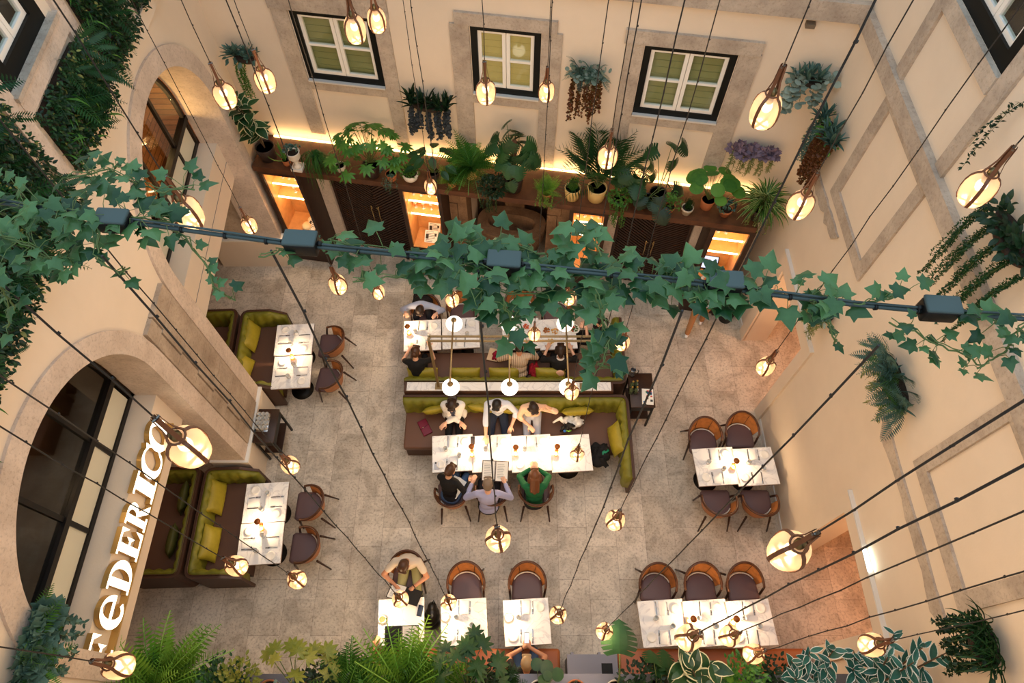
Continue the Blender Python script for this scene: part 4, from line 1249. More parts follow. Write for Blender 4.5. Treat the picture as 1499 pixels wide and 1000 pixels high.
# pixel centre, glass width in pixels, where it hangs, top of cable
LAMPS = [
 (519,40,31,'left of two pendants hanging before the upper left window',0),
 (551,27,27,'right of two pendants hanging before the upper left window',0),
 (328,137,30,'pendant lamp hanging just right of the upper left arch',0),
 (387,115,28,'pendant lamp under the wall planter beside the upper left arch',0),
 (711,132,28,'pendant lamp before the left edge of the lit middle window',0),
 (800,132,23,'pendant lamp before the right stone jamb of the middle window',0),
 (1122,158,42,'large pendant lamp right of the upper right back window',0),
 (890,227,28,'pendant lamp hanging in front of the palm on the ledge',0),
 (630,272,18,'small pendant lamp before the cabinet left of the fountain',0),
 (364,328,21,'pendant lamp beside the left arch, above the white plinth',0),
 (273,309,41,'large pendant lamp behind the left end of the ivy',0),
 (1173,297,35,'pendant lamp below the planter at the right back corner',0),
 (1435,273,44,'large pendant lamp near the upper right edge, by the string course',0),
 (494,415,25,'pendant lamp below the left ivy junction box, above bare floor',0),
 (553,426,19,'small pendant lamp half hidden by the left ivy leaves',0),
 (662,437,20,'small pendant lamp above the man in the dark waistcoat',0),
 (833,433,22,'pendant lamp hidden in the thick middle of the ivy',0),
 (782,488,18,'small pendant lamp above the sitter in the knitted jumper',0),
 (911,500,22,'pendant lamp right of the upper centre sofa',0),
 (837,573,21,'pendant lamp overlapping the lower right globe of the chandelier',0),
 (1122,535,25,'pendant lamp before the far right doorway',0),
 (273,652,57,'very large pendant lamp at the end of the illuminated sign',0),
 (424,680,25,'pendant lamp above floor right of the left service cabinet',0),
 (345,828,29,'pendant lamp over the near end of the lower left booth',0),
 (434,848,26,'pendant lamp below the near chair of the lower left booth',0),
 (729,788,37,'pendant lamp in open floor below the grey-haired man',1),
 (901,761,28,'pendant lamp in open floor right of the woman in green',0),
 (845,664,20,'small pendant lamp over the rightmost centre table',0),
 (586,877,24,'pendant lamp over the menu of the bearded man',1),
 (657,882,23,'pendant lamp at the left corner of the empty bottom table',1),
 (817,900,25,'pendant lamp right of the phone user\'s table',1),
 (885,924,24,'pendant lamp above the big monstera leaf at the bottom',1),
 (1009,933,37,'largest pendant lamp over the bottom row of three tables',0),
 (1069,931,29,'middle pendant lamp over the bottom row of three tables',0),
 (1104,957,28,'rightmost pendant lamp over the bottom row of three tables',0),
 (1157,805,56,'very large pendant lamp before the lower right doorway',0),
 (1278,944,33,'pendant lamp at the bottom right doorway corner',0),
 (171,974,39,'large pendant lamp at the bottom end of the illuminated sign',0),
]
ROD_Z = 10.15
LAMP_D = 0.18
LAMP_POWER = 9
lampn = 0
for (u,v,w,lab,hung) in LAMPS:
    dep = F_PX*LAMP_D/w
    q = atdepth(u,v,dep)
    if 'pendant' in lab and 'lamp' not in lab: lab = lab.replace('pendants','leather-strapped pendant lamps')
    root = thing('pendant_lamp', lab, 'lamp', q, rnd.uniform(0,PI/2), 'leather-strapped pendant lamps')
    link('glass_shade', ME_SHADE, root); link('socket', ME_SOCK, root); link('bulb', ME_BULB, root)
    for me in ME_STR: link('strap', me, root)
    link('neck_ring', ME_RING, root); link('hook', ME_HOOK, root)
    ztop = (ROD_Z if hung else 11.9) - q.z
    pts = [(0,0,0.345)]; n = max(4,int(ztop/0.35))
    for i in range(1,n): pts.append((rnd.uniform(-1,1)*0.006, rnd.uniform(-1,1)*0.006, 0.345+(ztop-0.345)*i/n))
    pts.append((0,0,ztop))
    mb = MB().tube(pts,0.0042,6)
    for i in range(1,n): mb.box((pts[i][0]+0.003,pts[i][1],pts[i][2]),(0.012,0.008,0.009))
    mb.build('cable', M_CABLE, root, fix=False)
    point_light('pendant_glow', (0,0,-0.17), LAMP_POWER, (1.0,0.66,0.36), 0.03, root)
    lampn += 1
M_BRASD = mat('dull brass', srgb(146,126,92), 0.45, metal=0.75)
# ---------------------------------------------------------------- brass chandelier standing on the divider
FZ = 2.66
root = thing('brass_chandelier', 'brass frame lamp with six white globes standing on the marble divider', 'lamp', (-0.02,5.22,0.965))
x0, x1, yc = -1.29, 1.25, 5.22
o_ = Vector((-0.02,5.22,0.965))
mb = MB()
for s in (-0.04,0.04): mb.bbox(x0-o_.x,x1-o_.x,s-0.013,s+0.013,FZ-0.015-o_.z,FZ+0.015-o_.z)
for x in (x0+0.01,x1-0.01): mb.bbox(x-0.014-o_.x,x+0.014-o_.x,-0.04,0.04,FZ-0.015-o_.z,FZ+0.015-o_.z)
mb.build('double_rail', M_BRASD, root)
for x in (x0,x1):
    MB().bbox(x-0.02-o_.x,x+0.02-o_.x,-0.02,0.02,0.015,FZ-0.015-o_.z).bbox(x-0.06-o_.x,x+0.06-o_.x,-0.06,0.06,0,0.015).build('post', M_BRASD, root)
M_GLOBE = emat('opal globe', (1.0,0.84,0.64), 3.2)
for ut,ub in ((665,660),(745,746),(827,831)):
    ga = at(ut,474,2.5); gb = at(ub,567,2.5)
    arm = MB().tube([(ga.x-o_.x,ga.y-o_.y,FZ+0.02-o_.z),(gb.x-o_.x,gb.y-o_.y,FZ+0.02-o_.z)],0.014,8).build('arm', M_BRASD, root)
    for g in (ga,gb):
        c = (g.x-o_.x,g.y-o_.y,g.z-o_.z)
        gl = MB().ell(c,(0.132,0.132,0.12),None,28,18).build('globe', M_GLOBE, root)
        MB().lathe([(0.046,0.1),(0.046,0.115),(0.04,0.13),(0.012,0.14),(0.012,0.175),(0,0.175)],c,18).build('cap', M_BRASD, gl)

# ---------------------------------------------------------------- service stations
def station(lab, x0,x1,y0,y1,h):
    root = thing('service_trolley', lab, 'trolley', ((x0+x1)/2,(y0+y1)/2,0))
    w, d = x1-x0, y1-y0
    MB().rbox((0,0,h-0.015),(w,d,0.03),0.006,seg=1).build('top', M_DWOOD, root)
    MB().bbox(-w/2+0.03,w/2-0.03,-d/2+0.03,d/2-0.03,0.32,0.345).build('lower_shelf', M_DWOOD, root)
    for a in (-1,1):
        for b in (-1,1):
            MB().bbox(a*(w/2-0.03)-0.016,a*(w/2-0.03)+0.016,b*(d/2-0.03)-0.016,b*(d/2-0.03)+0.016,0,h-0.03).build('leg', M_BLACK, root)
    MB().bbox(-w/2+0.02,w/2-0.02,-d/2+0.02,d/2-0.02,h-0.2,h-0.03).build('drawer', M_BLACK, root)
    return root
station('dark service trolley right of the centre sofas, jug and bottles on it',2.07,2.5,4.85,5.52,0.9)
station('dark service trolley against the pier between the booths, glass tray on it',-4.4,-4.04,4.2,4.82,0.9)
q = at(926,545,1.0)
root = thing('steel_jug', 'steel water jug at the back of the right service trolley', 'jug', (q.x,q.y,0.9))
MB().lathe([(0,0),(0.055,0),(0.06,0.05),(0.05,0.16),(0.052,0.21),(0.046,0.21),(0.044,0.16),(0,0.02)],n=20).build('body', M_SILV, root)
MB().tube([(0.05,0,0.19),(0.1,0,0.17),(0.1,0,0.08),(0.058,0,0.05)],0.008,6).build('handle', M_SILV, root)
ME_BOT = MB().lathe([(0,0),(0.036,0),(0.037,0.15),(0.014,0.2),(0.014,0.235),(0,0.235)],n=16).mesh('bottle', mat('green glass', srgb(70,84,60), 0.12, spec=0.8))
ME_CAPB = MB().cyl((0,0,0.233),0.016,0.014,12).mesh('cap', mat('gold cap', srgb(190,150,70), 0.3, metal=0.8))
for u,v,lab in ((926,562,'back left'),(932,561,'back right'),(925,570,'front left'),(932,570,'front right')):
    q = at(u,v,1.05)
    r_ = thing('oil_bottle', 'small green bottle with gold cap, %s of four on the trolley'%lab, 'bottle', (q.x,q.y,0.9), 0, 'bottles on the right service trolley')
    link('glass', ME_BOT, r_); link('cap', ME_CAPB, r_)
root = thing('menu_stack', 'white printed menu with colourful pictures on the right service trolley', 'menu', (2.38,5.05,0.9), R(-4))
MB().box((0,0,0.006),(0.2,0.3,0.012)).build('sheet', M_PAPER, root)
mb = MB(); cs = [srgb(200,70,60),srgb(70,120,170),srgb(80,150,110),srgb(60,60,60)]
g = random.Random(2)
for i in range(14): mb.box((g.uniform(-0.07,0.07),g.uniform(-0.11,0.11),0.0125),(g.uniform(0.02,0.05),g.uniform(0.02,0.05),0.001),0,i%4)
mb.build('print', [mat('print %d'%i,c,0.7) for i,c in enumerate(cs)], root)
root = thing('steel_tray', 'steel tray under the tumblers on the left service trolley', 'tray', (-4.27,4.56,0.9))
MB().rbox((0,0,0.006),(0.2,0.34,0.012),0.004,seg=1).build('tray', M_SILV, root)
for i in range(3):
    for j in range(4):
        o = link('tumbler', DG, None, (-4.335+0.065*i, 4.445+0.08*j, 0.912)); tag(o,'clear tumbler upside down on the tray of the left service trolley','glass','tumblers on the service trolley')

# ---------------------------------------------------------------- illuminated sign
M_GOLD = mat('gold letter edge', srgb(196,160,96), 0.35, metal=0.6)
M_LETF = emat('letter face', (1.0,0.86,0.62), 3.6)
def ring_arc(cx,cy,rx,ry,ix,iy,irx,iry,a0,a1,n=40):
    P = []
    for i in range(n+1):
        t = R(a0+(a1-a0)*i/n); P.append(((cx+rx*math.cos(t),cy+ry*math.sin(t)),(ix+irx*math.cos(t),iy+iry*math.sin(t))))
    return [[P[i][0],P[i+1][0],P[i+1][1],P[i][1]] for i in range(n)]
def rc(x0,x1,y0,y1): return [[(x0,y0),(x1,y0),(x1,y1),(x0,y1)]]
GL = {
 'F': rc(.12,.40,.06,.94)+rc(0,.88,.94,1)+[[(.72,.94),(.88,.66),(.88,.94)]]+rc(.4,.62,.48,.55)+[[(.5,.515),(.64,.34),(.64,.69)]]+rc(0,.54,0,.06),
 'E': rc(.12,.40,.06,.94)+rc(0,.88,.94,1)+[[(.72,.94),(.88,.68),(.88,.94)]]+rc(.4,.62,.48,.55)+[[(.5,.515),(.64,.34),(.64,.69)]]+rc(0,.92,0,.06)+[[(.74,.06),(.92,.06),(.92,.34)]],
 'D': rc(.12,.40,.06,.94)+rc(0,.4,.94,1)+rc(0,.4,0,.06)+ring_arc(.4,.5,.62,.5,.4,.5,.33,.44,-90,90),
 'R': rc(.12,.40,.06,.94)+rc(0,.42,.94,1)+rc(0,.54,0,.06)+ring_arc(.44,.74,.46,.26,.42,.74,.2,.2,-90,90)+[[(.44,.48),(.62,.52),(1.06,0),(.76,0)]],
 'I': rc(.12,.40,.06,.94)+rc(0,.52,.94,1)+rc(0,.52,0,.06),
 'C': ring_arc(.5,.5,.5,.52,.58,.5,.32,.45,48,318)+[[(.78,.93),(.92,1.0),(.92,.66)]]+[[(.72,.1),(.9,.32),(.94,.3),(.82,.1)]],
 'O': ring_arc(.54,.5,.54,.52,.54,.5,.26,.45,0,360),
 'e': ring_arc(.5,.48,.48,.5,.53,.48,.24,.42,-52,360)[:0]+ring_arc(.5,.48,.48,.5,.54,.5,.25,.42,0,310)+[[(.27,.44),(.98,.44),(.96,.54),(.27,.54)]],
}
SXF = -4.70
root = thing('illuminated_sign', 'tall row of glowing white serif letters with gold sides on the left fascia', 'sign', (-4.74,2.0,3.02))
def vy(v):
    u = 247-(v-640)*(87/325.0)
    return atplane(u,v,(SXF,0,0),(1,0,0)).y
spans = [('F',931,984),('e',873,928),('D',824,874),('E',781,825),('R',740,782),('I',704,740),('C',664,711),('O',624,672)]
HL = 0.5
for ch,va,vb in spans:
    ya, yb = vy(vb), vy(va)
    polys = GL[ch]
    mx = max(p[0] for P in polys for p in P); mn = min(p[0] for P in polys for p in P)
    sc = (yb-ya)*0.89/(mx-mn)
    body = MB(); face = MB()
    for P in polys:
        f = lambda a,b,t: Vector((t+4.74, ya+(yb-ya)*0.05+(a-mn)*sc-2.0, b*HL))
        body.prism(P, f, -4.768, SXF)
        face.prism(P, f, SXF, SXF+0.006)
    b = body.build('letter', M_GOLD, root, fix=True)
    face.build('lit_face', M_LETF, b, fix=True)
MB().bbox(-0.04,0.045,vy(984)-2.05,vy(624)-1.95,-0.045,-0.01).build('rail', M_GOLD, root)

# ---------------------------------------------------------------- ivy cable (the ivy itself comes with the plants)
RODPX = [(-260,262),(60,305),(165,322),(300,341),(420,357),(560,371),(711,386),(860,399),(1000,413),(1125,431),(1250,446),(1375,458),(1499,467),(1760,490)]
ROD = [at(u,v,ROD_Z) for u,v in RODPX]
ROD = [Vector((LX,ROD[0].y+0.2,ROD_Z))] + ROD + [Vector((RX,ROD[-1].y-0.2,ROD_Z))]
root = thing('ivy_cable', 'taut dark cable strung across the courtyard, ivy winding along it', 'cable', ROD[7])
o_ = ROD[7]
mb = MB().tube([p-o_ for p in ROD],0.007,8).tube([p-o_+Vector((0,0.004,0.012+0.004*math.sin(i*2.1))) for i,p in enumerate(ROD)],0.004,6)
mb.build('wire', mat('grey green cable', srgb(44,56,54), 0.5), root)
for a,b in zip(ROD[1:-1],ROD[2:-1]):
    for k in range(2): 
        p = a.lerp(b,(k+0.5)/2)-o_; MB().tube([p-Vector((0.004,0,0)),p+Vector((0.004,0,0))],0.011,8).build('clip', M_BLACK, root)
M_JB = mat('grey box lid', srgb(66,76,74), 0.7, spec=0.2)
for u,v,lab in ((165,320,'left, half buried in ivy leaves'),(440,352,'above the left bar cabinet'),(738,382,'in the thick middle ivy'),(1062,412,'in front of the till'),(1378,449,'at the bare right end')):
    q = at(u,v,ROD_Z+0.02)
    r_ = thing('junction_box', 'dark junction box with grey lid on the ivy cable, '+lab, 'box', q, -0.07, 'junction boxes on the ivy cable')
    MB().rbox((0,0,-0.018),(0.098,0.056,0.05),0.006,seg=2).build('body', M_BLACK, r_)
    MB().rbox((0,0,0.012),(0.1,0.058,0.012),0.005,seg=2).build('lid', M_JB, r_)
    for s in (-1,1): MB().tube([(s*0.045,0,-0.01),(s*0.062,0,-0.012)],0.008,8).build('gland', M_BLACK, r_)
q = at(1061,466,0.0)
r_ = thing('waste_bin', 'black round waste bin on the floor behind the waiter, under the ivy', 'bin', (q.x,q.y,0))
MB().lathe([(0,0),(0.13,0),(0.15,0.42),(0.14,0.42),(0.125,0.03),(0,0.03)],n=24).build('body', M_BLACK, r_)
MB().tube([(0.146*math.cos(2*PI*i/24),0.146*math.sin(2*PI*i/24),0.42) for i in range(25)],0.008,6).build('rim', M_GREY, r_)
# small dark wall fixture
q = atplane(1186,33,BO,BN)
tag(MB().box((0,-0.04,0),(0.12,0.1,0.06)).build('wall_sensor', mat('taupe plastic',srgb(110,96,80),0.6), None, q, -BA), 'small taupe sensor high on the back wall, right of the windows', 'sensor')
q = atplane(1275,820,(RX,0,0),(1,0,0))
r_ = thing('wall_light', 'short glowing white strip light above the lower right doorway', 'light', (RX-0.065,q.y,2.81))
MB().bbox(-0.01,0.06,-0.2,0.2,-0.03,0.0).build('housing', M_TRIM, r_)
MB().bbox(-0.012,0.03,-0.14,0.14,0.0,0.012).build('tube', emat('cool tube', (0.85,1.0,0.9), 14), r_)
# ---------------------------------------------------------------- people
def remesh(mb, name, mats, voxel, smooth=4, parent=None, dec=None):
    me = mb.mesh(name+'_raw', mats if isinstance(mats,(list,tuple)) else [mats])
    o = bpy.data.objects.new(name+'_raw', me); COL.objects.link(o)
    r = o.modifiers.new('r','REMESH'); r.mode = 'VOXEL'; r.voxel_size = voxel; r.use_smooth_shade = True
    if smooth:
        s = o.modifiers.new('s','SMOOTH'); s.iterations = smooth; s.factor = 0.5
    if dec:
        d = o.modifiers.new('d','DECIMATE'); d.ratio = dec
    dg = bpy.context.evaluated_depsgraph_get(); dg.update()
    nm = bpy.data.meshes.new_from_object(o.evaluated_get(dg))
    nm.name = name
    nm.polygons.foreach_set('use_smooth', [True]*len(nm.polygons))
    bpy.data.objects.remove(o); bpy.data.meshes.remove(me)
    return link(name, nm, parent)
SKIN = {'fair': mat('fair skin', srgb(222,172,142), 0.5), 'tan': mat('tan skin', srgb(190,134,102), 0.5), 'deep': mat('olive skin', srgb(150,100,74), 0.5)}
HAIRC = {'black': mat('black hair', srgb(24,19,17), 0.45), 'brown': mat('brown hair', srgb(74,46,28), 0.45), 'dark': mat('dark brown hair', srgb(44,29,21), 0.45),
         'grey': mat('greying hair', srgb(122,106,90), 0.55), 'blond': mat('ash blond hair', srgb(176,146,106), 0.5), 'chestnut': mat('chestnut hair', srgb(104,62,34), 0.45)}
def cloth(name, col, **k): return mat(name, col, 0.85, sheen=0.2, bump=0.15, bscale=40, **k)
def ik(S, H, a, b, pole):
    d = H-S; L = d.length
    if L > (a+b)*0.995: H = S + d.normalized()*(a+b)*0.995; d = H-S; L = d.length
    x = (a*a-b*b+L*L)/(2*L); h = math.sqrt(max(0,a*a-x*x))
    u = d.normalized(); p = pole-u*pole.dot(u); p.normalize()
    return S+u*x+p*h, H
def hand(mb, W, fdir, pdir, side, curl=0.5, r=0.0085):
    """W wrist, fdir along the hand, pdir palm normal"""
    f = fdir.normalized(); p = (pdir-f*pdir.dot(f)).normalized(); s = f.cross(p)*side
    mb.cap(W-f*0.01, W+f*0.045, 0.026, 0.03, 8)
    for e in (-1,0,1): mb.cap(W+f*0.03+s*0.022*e, W+f*0.085+s*0.027*e, 0.016, 0.014, 8)
    lens = (0.066,0.078,0.073,0.056)
    for i,L in enumerate(lens):
        b = W+f*0.09+s*(0.03-0.02*i)
        c1 = curl*(0.5+0.12*i); d1 = (f*math.cos(c1)+p*math.sin(c1)+s*(0.1-0.07*i)).normalized()
        m = b+d1*L*0.52
        c2 = c1+curl*0.9; d2 = (f*math.cos(c2)+p*math.sin(c2)+s*(0.06-0.05*i)).normalized()
        mb.cap(b,m,r*1.08,r,8); mb.cap(m,m+d2*L*0.5,r,r*0.85,8)
    t0 = W+f*0.03+s*0.03; t1 = t0+(f*0.6+s*0.7+p*0.35).normalized()*0.04; t2 = t1+(f*0.85+s*0.15+p*0.5).normalized()*0.035
    mb.cap(t0,t1,r*1.35,r*1.15,8); mb.cap(t1,t2,r*1.15,r*0.95,8)
def person(label, x, y, face, lean=16, hpitch=25, hyaw=0, hl=(-0.2,0.42,0.8), hr=(0.2,0.42,0.8), skin='fair', shirt=None, sleeve='long', pants=None, shoe=None,
           hair='brown', style='short', seat=0.47, twist=0, female=False, roll=0, vest=None, jacket=None, stand=False, poleL=None, poleR=None, collar=None, back=None, group='guests at the tables',
           beard=False, glasses=False, watch=False, curl=0.5, name='person'):
    root = thing(name, label, 'person', (x,y,0), R(face), group)
    sc = 0.94 if female else 1.0
    zp = seat+0.09 if not stand else 0.92
    pel = Vector((0,-0.02,zp))
    ln = R(lean); tw = Matrix.Rotation(R(twist),3,'Z'); rl = Matrix.Rotation(R(roll),3,'Y')
    up = rl @ Vector((0,math.sin(ln),math.cos(ln)))
    fw = rl @ Vector((0,math.cos(ln),-math.sin(ln)))
    rt = rl @ (tw @ Vector((1,0,0)))
    waist = pel+up*0.17*sc; chest = pel+up*0.34*sc; neck = pel+up*0.49*sc
    sw = 0.175 if not female else 0.155
    SL = neck-up*0.05-rt*sw; SR = neck-up*0.05+rt*sw
    HR_ = Matrix.Rotation(R(twist+hyaw),3,'Z') @ Matrix.Rotation(-R(hpitch),3,'X')
    hb = neck+up*0.06
    hc = hb + (HR_ @ Vector((0,0.03,0.1)))
    hv = lambda a,b,c: hc + HR_ @ Vector((a,b,c))
    skin_m = SKIN[skin]
    EL,WL = ik(SL, Vector(hl), 0.285*sc, 0.255*sc, Vector(poleL or (-0.6,-0.25,-0.6)))
    ER,WR = ik(SR, Vector(hr), 0.285*sc, 0.255*sc, Vector(poleR or (0.6,-0.25,-0.6)))
    legs = []
    for s in (-1,1):
        if stand: legs.append((Vector((s*0.09,-0.02,0.9)), Vector((s*0.1,0.02+0.12*s,0.5)), Vector((s*0.1,-0.06+0.2*s,0.09)), s))
        else: legs.append((Vector((s*0.09,0,seat+0.07)), Vector((s*(0.13 if not female else 0.09),0.42,seat+0.055)), Vector((s*0.12,0.4,0.09)), s))
    def torso(mb, k=0.0, low=True):
        q = 1.0 if not female else 0.93
        B = Matrix((rt, fw, up)).transposed()
        mb.ell(pel, (0.165*q+k,0.125*q+k,0.12), B, 14, 10); mb.ell(waist, (0.148*q+k,0.112*q+k,0.14), B, 14, 10)
        mb.ell(chest, (0.172*q+k,0.118*q+k,0.17), B, 14, 10)
        mb.cap(SL+rt*0.02, SR-rt*0.02, 0.062+k, 0.062+k)
        mb.cap(neck-up*0.06-rt*0.09, neck-up*0.06+rt*0.09, 0.075+k, 0.075+k)
        if female:
            for s in (-1,1): mb.ell(chest+rt*0.07*s+fw*0.085, (0.06+k,0.05+k,0.06+k), None, 10, 8)
    # the body: one continuous surface
    mb = MB(); torso(mb, -0.008)
    mb.cap(neck-up*0.04, hb+HR_@Vector((0,0.005,0.04)), 0.056*sc, 0.05*sc)
    mb.ell(hv(0,-0.006,0.025), (0.074,0.092,0.09), HR_, 16, 12); mb.ell(hv(0,0.02,-0.045), (0.058,0.066,0.062), HR_, 14, 10)
    mb.ell(hv(0,0.062,-0.085), (0.026,0.024,0.022), HR_, 10, 8)
    mb.cap(hv(0,0.084,0.02), hv(0,0.104,-0.02), 0.009, 0.014, 8)
    for s in (-1,1):
        mb.ell(hv(s*0.077,-0.008,-0.005), (0.012,0.02,0.033), HR_, 8, 8)
        mb.cap(hv(s*0.018,0.084,0.036), hv(s*0.05,0.072,0.034), 0.009, 0.007, 6)
        mb.ell(hv(s*0.04,0.055,-0.03), (0.024,0.02,0.024), HR_, 8, 6)
    for S_,E_,W_,s in ((SL,EL,WL,-1),(SR,ER,WR,1)):
        mb.cap(S_,E_,0.048*sc,0.04*sc); mb.cap(E_,W_,0.04*sc,0.026*sc)
        d = (W_-E_).normalized()
        inw = Vector((-s*0.35,0.9,-0.15))
        fd = (d*0.6+inw*0.4).normalized()
        hand(mb, W_, fd, Vector((0,0,-1)) if abs(fd.z)<0.8 else Vector((0,1,0)), -s if True else s, curl)
    for hp,kn,an,s in legs:
        mb.cap(hp,kn,0.082*sc,0.056*sc); mb.cap(kn,an,0.054*sc,0.036*sc); mb.cap(an-Vector((0,0.02,0.04)),an+Vector((0,0.13,-0.05)),0.036,0.03)
    body = remesh(mb,'body',skin_m,0.0085,3,root,0.5)
    # face
    for s in (-1,1):
        e = MB().ell(hv(s*0.033,0.078,0.016),(0.0125,0.0125,0.0115)).build('eye', mat('eye white',srgb(236,232,226),0.3), root)
        MB().ell(hv(s*0.033,0.0885,0.015),(0.006,0.004,0.006)).build('iris', mat('dark iris',srgb(40,26,18),0.3), e)
        MB().tube([hv(s*0.016,0.094,0.042),hv(s*0.036,0.09,0.047),hv(s*0.054,0.076,0.04)],[0.003,0.0045,0.002],6).build('eyebrow', HAIRC[hair], root)
    MB().tube([hv(-0.024,0.079,-0.056),hv(-0.008,0.09,-0.053),hv(0.008,0.09,-0.053),hv(0.024,0.079,-0.056)],[0.002,0.006,0.006,0.002],8).build('lips', mat('lips',srgb(168,96,86),0.5), root)
    # hair
    hm = MB()
    hm.ell(hv(0,-0.022,0.045),(0.083,0.096,0.086),HR_,16,12); hm.ell(hv(0,-0.045,0.0),(0.079,0.068,0.085),HR_,14,10)
    hm.cap(hv(-0.045,0.055,0.09),hv(0.045,0.055,0.09),0.026,0.026)
    if style == 'short':
        for s in (-1,1): hm.cap(hv(s*0.073,0.0,0.03),hv(s*0.073,0.01,-0.005),0.012,0.006)
    if style in ('long','loose'):
        for s in (-1,1):
            hm.cap(hv(s*0.07,0.0,0.04),hv(s*0.088,-0.01,-0.08),0.03,0.034); hm.cap(hv(s*0.088,-0.01,-0.08),hv(s*0.085,0.02,-0.22),0.034,0.022)
            hm.cap(hv(s*0.04,-0.085,0.0),hv(s*0.05,-0.11,-0.24),0.045,0.03)
        hm.cap(hv(0,-0.09,0.0),hv(0,-0.12,-0.26),0.05,0.032)
    if style == 'bun': hm.ell(hv(0,-0.125,0.03),(0.045,0.045,0.045)); 
    if style == 'pony':
        hm.cap(hv(0,-0.11,0.05),hv(0,-0.165,0.02),0.03,0.035); hm.cap(hv(0,-0.165,0.02),hv(0,-0.17,-0.16),0.035,0.015)
    if style == 'bob':
        for s in (-1,1): hm.cap(hv(s*0.07,0.0,0.05),hv(s*0.08,0.0,-0.06),0.034,0.03)
        hm.cap(hv(0,-0.08,0.0),hv(0,-0.085,-0.08),0.06,0.045)
    h = remesh(hm,'hair',HAIRC[hair],0.009,3,root,0.6); tag(h, {'short':'short %s hair','long':'long loose %s hair','loose':'long loose %s hair','bun':'%s hair in a bun','pony':'%s hair in a ponytail','bob':'chin length %s hair'}[style] % hair if len(({'short':'short %s hair','long':'long loose %s hair','loose':'long loose %s hair','bun':'%s hair in a bun','pony':'%s hair in a ponytail','bob':'chin length %s hair'}[style] % hair).split())>3 else 'head of ' + 'short %s hair' % hair)
    if beard:
        bmx = MB(); bmx.cap(hv(-0.05,0.045,-0.06),hv(0,0.07,-0.085),0.02,0.024).cap(hv(0.05,0.045,-0.06),hv(0,0.07,-0.085),0.02,0.024)
        remesh(bmx,'beard',HAIRC[hair],0.008,2,root)
    if glasses:
        g = MB()
        for s in (-1,1): g.tube([hv(s*0.035+0.022*math.cos(2*PI*i/14),0.1,0.014+0.018*math.sin(2*PI*i/14)) for i in range(15)],0.0025,5).tube([hv(s*0.058,0.098,0.018),hv(s*0.08,0.0,0.02)],0.002,5)
        g.tube([hv(-0.013,0.102,0.016),hv(0.013,0.102,0.016)],0.002,5).build('glasses', M_BLACK, root)
    # clothes
    if shirt:
        cm = MB(); torso(cm, 0.006)
        for S_,E_,W_,s in ((SL,EL,WL,-1),(SR,ER,WR,1)):
            if sleeve == 'long':
                cm.cap(S_,E_,0.062*sc,0.053*sc); cm.cap(E_,E_.lerp(W_,0.9),0.053*sc,0.037*sc)
            elif sleeve == 'rolled':
                cm.cap(S_,E_,0.062*sc,0.053*sc); cm.cap(E_,E_.lerp(W_,0.3),0.054*sc,0.05*sc)
            else: cm.cap(S_,S_.lerp(E_,0.6),0.064*sc,0.058*sc)
        remesh(cm,'shirt',shirt,0.011,5,root,0.6)
    if collar:
        MB().tube([neck+up*0.005+(rt*math.cos(2*PI*i/14)*0.066+fw*math.sin(2*PI*i/14)*0.064) for i in range(15)],0.014,6).build('collar', collar, root)
    if vest:
        vm = MB(); B = Matrix((rt, fw, up)).transposed()
        vm.ell(pel+up*0.0,(0.215,0.18,0.15),B,14,10).ell(waist,(0.2,0.155,0.16),B,14,10).ell(chest-up*0.02,(0.2,0.145,0.16),B,14,10)
        remesh(vm,'waistcoat',vest,0.011,4,root,0.6)
    if jacket:
        jm = MB(); torso(jm,0.02)
        for S_,E_,W_,s in ((SL,EL,WL,-1),(SR,ER,WR,1)):
            jm.cap(S_,E_,0.072*sc,0.062*sc); jm.cap(E_,E_.lerp(W_,0.85),0.062*sc,0.046*sc)
            jm.ell(pel+rt*s*0.14+Vector((0,0,-0.02)),(0.09,0.12,0.11))
        jo = remesh(jm,'jacket',jacket,0.012,5,root,0.6)
        # open front: shirt panel showing
        fm = MB()
        for i in range(5):
            t = i/4; c = pel.lerp(neck,0.25+0.72*t)+fw*(0.155-0.035*t); w_ = 0.03+0.035*t
            fm.ell(c,(w_,0.012,0.06),Matrix((rt,fw,up)).transposed(),10,6)
        remesh(fm,'blouse',shirt,0.008,2,root)
    if back:
        bk = MB(); B = Matrix((rt, fw, up)).transposed()
        bk.ell(waist-fw*0.108,(0.085,0.03,0.085),B,12,8)
        tag(remesh(bk,'bare_back',skin_m,0.007,2,root),'bare skin at the open back')
    pm = MB()
    pm.ell(pel-Vector((0,0,0.01)),(0.178,0.135,0.105),None,14,10)
    for hp,kn,an,s in legs: pm.cap(hp,kn,0.094*sc,0.068*sc); pm.cap(kn,an+Vector((0,0,0.02)),0.066*sc,0.052*sc)
    remesh(pm,'trousers',pants or cloth('navy trousers',srgb(30,34,48)),0.012,4,root,0.6)
    for hp,kn,an,s in legs:
        sm = MB().cap(an+Vector((0,-0.045,-0.05)),an+Vector((0,0.14,-0.055)),0.038,0.034).cap(an+Vector((0,0,-0.02)),an+Vector((0,0.05,-0.04)),0.046,0.044)
        for i_,vv in enumerate(sm.v): sm.v[i_] = (vv[0],vv[1],max(vv[2],0.004))
        remesh(sm,'shoe',shoe or mat('dark shoe',srgb(34,26,22),0.5),0.01,2,root)
    if watch:
        d = (WL-EL).normalized(); c = WL-d*0.02; a_ = d.orthogonal().normalized(); b_ = d.cross(a_)
        MB().tube([c+(a_*math.cos(2*PI*i/14)+b_*math.sin(2*PI*i/14))*0.032 for i in range(15)],0.006,6).build('wristwatch', M_BLACK, root)
    return root
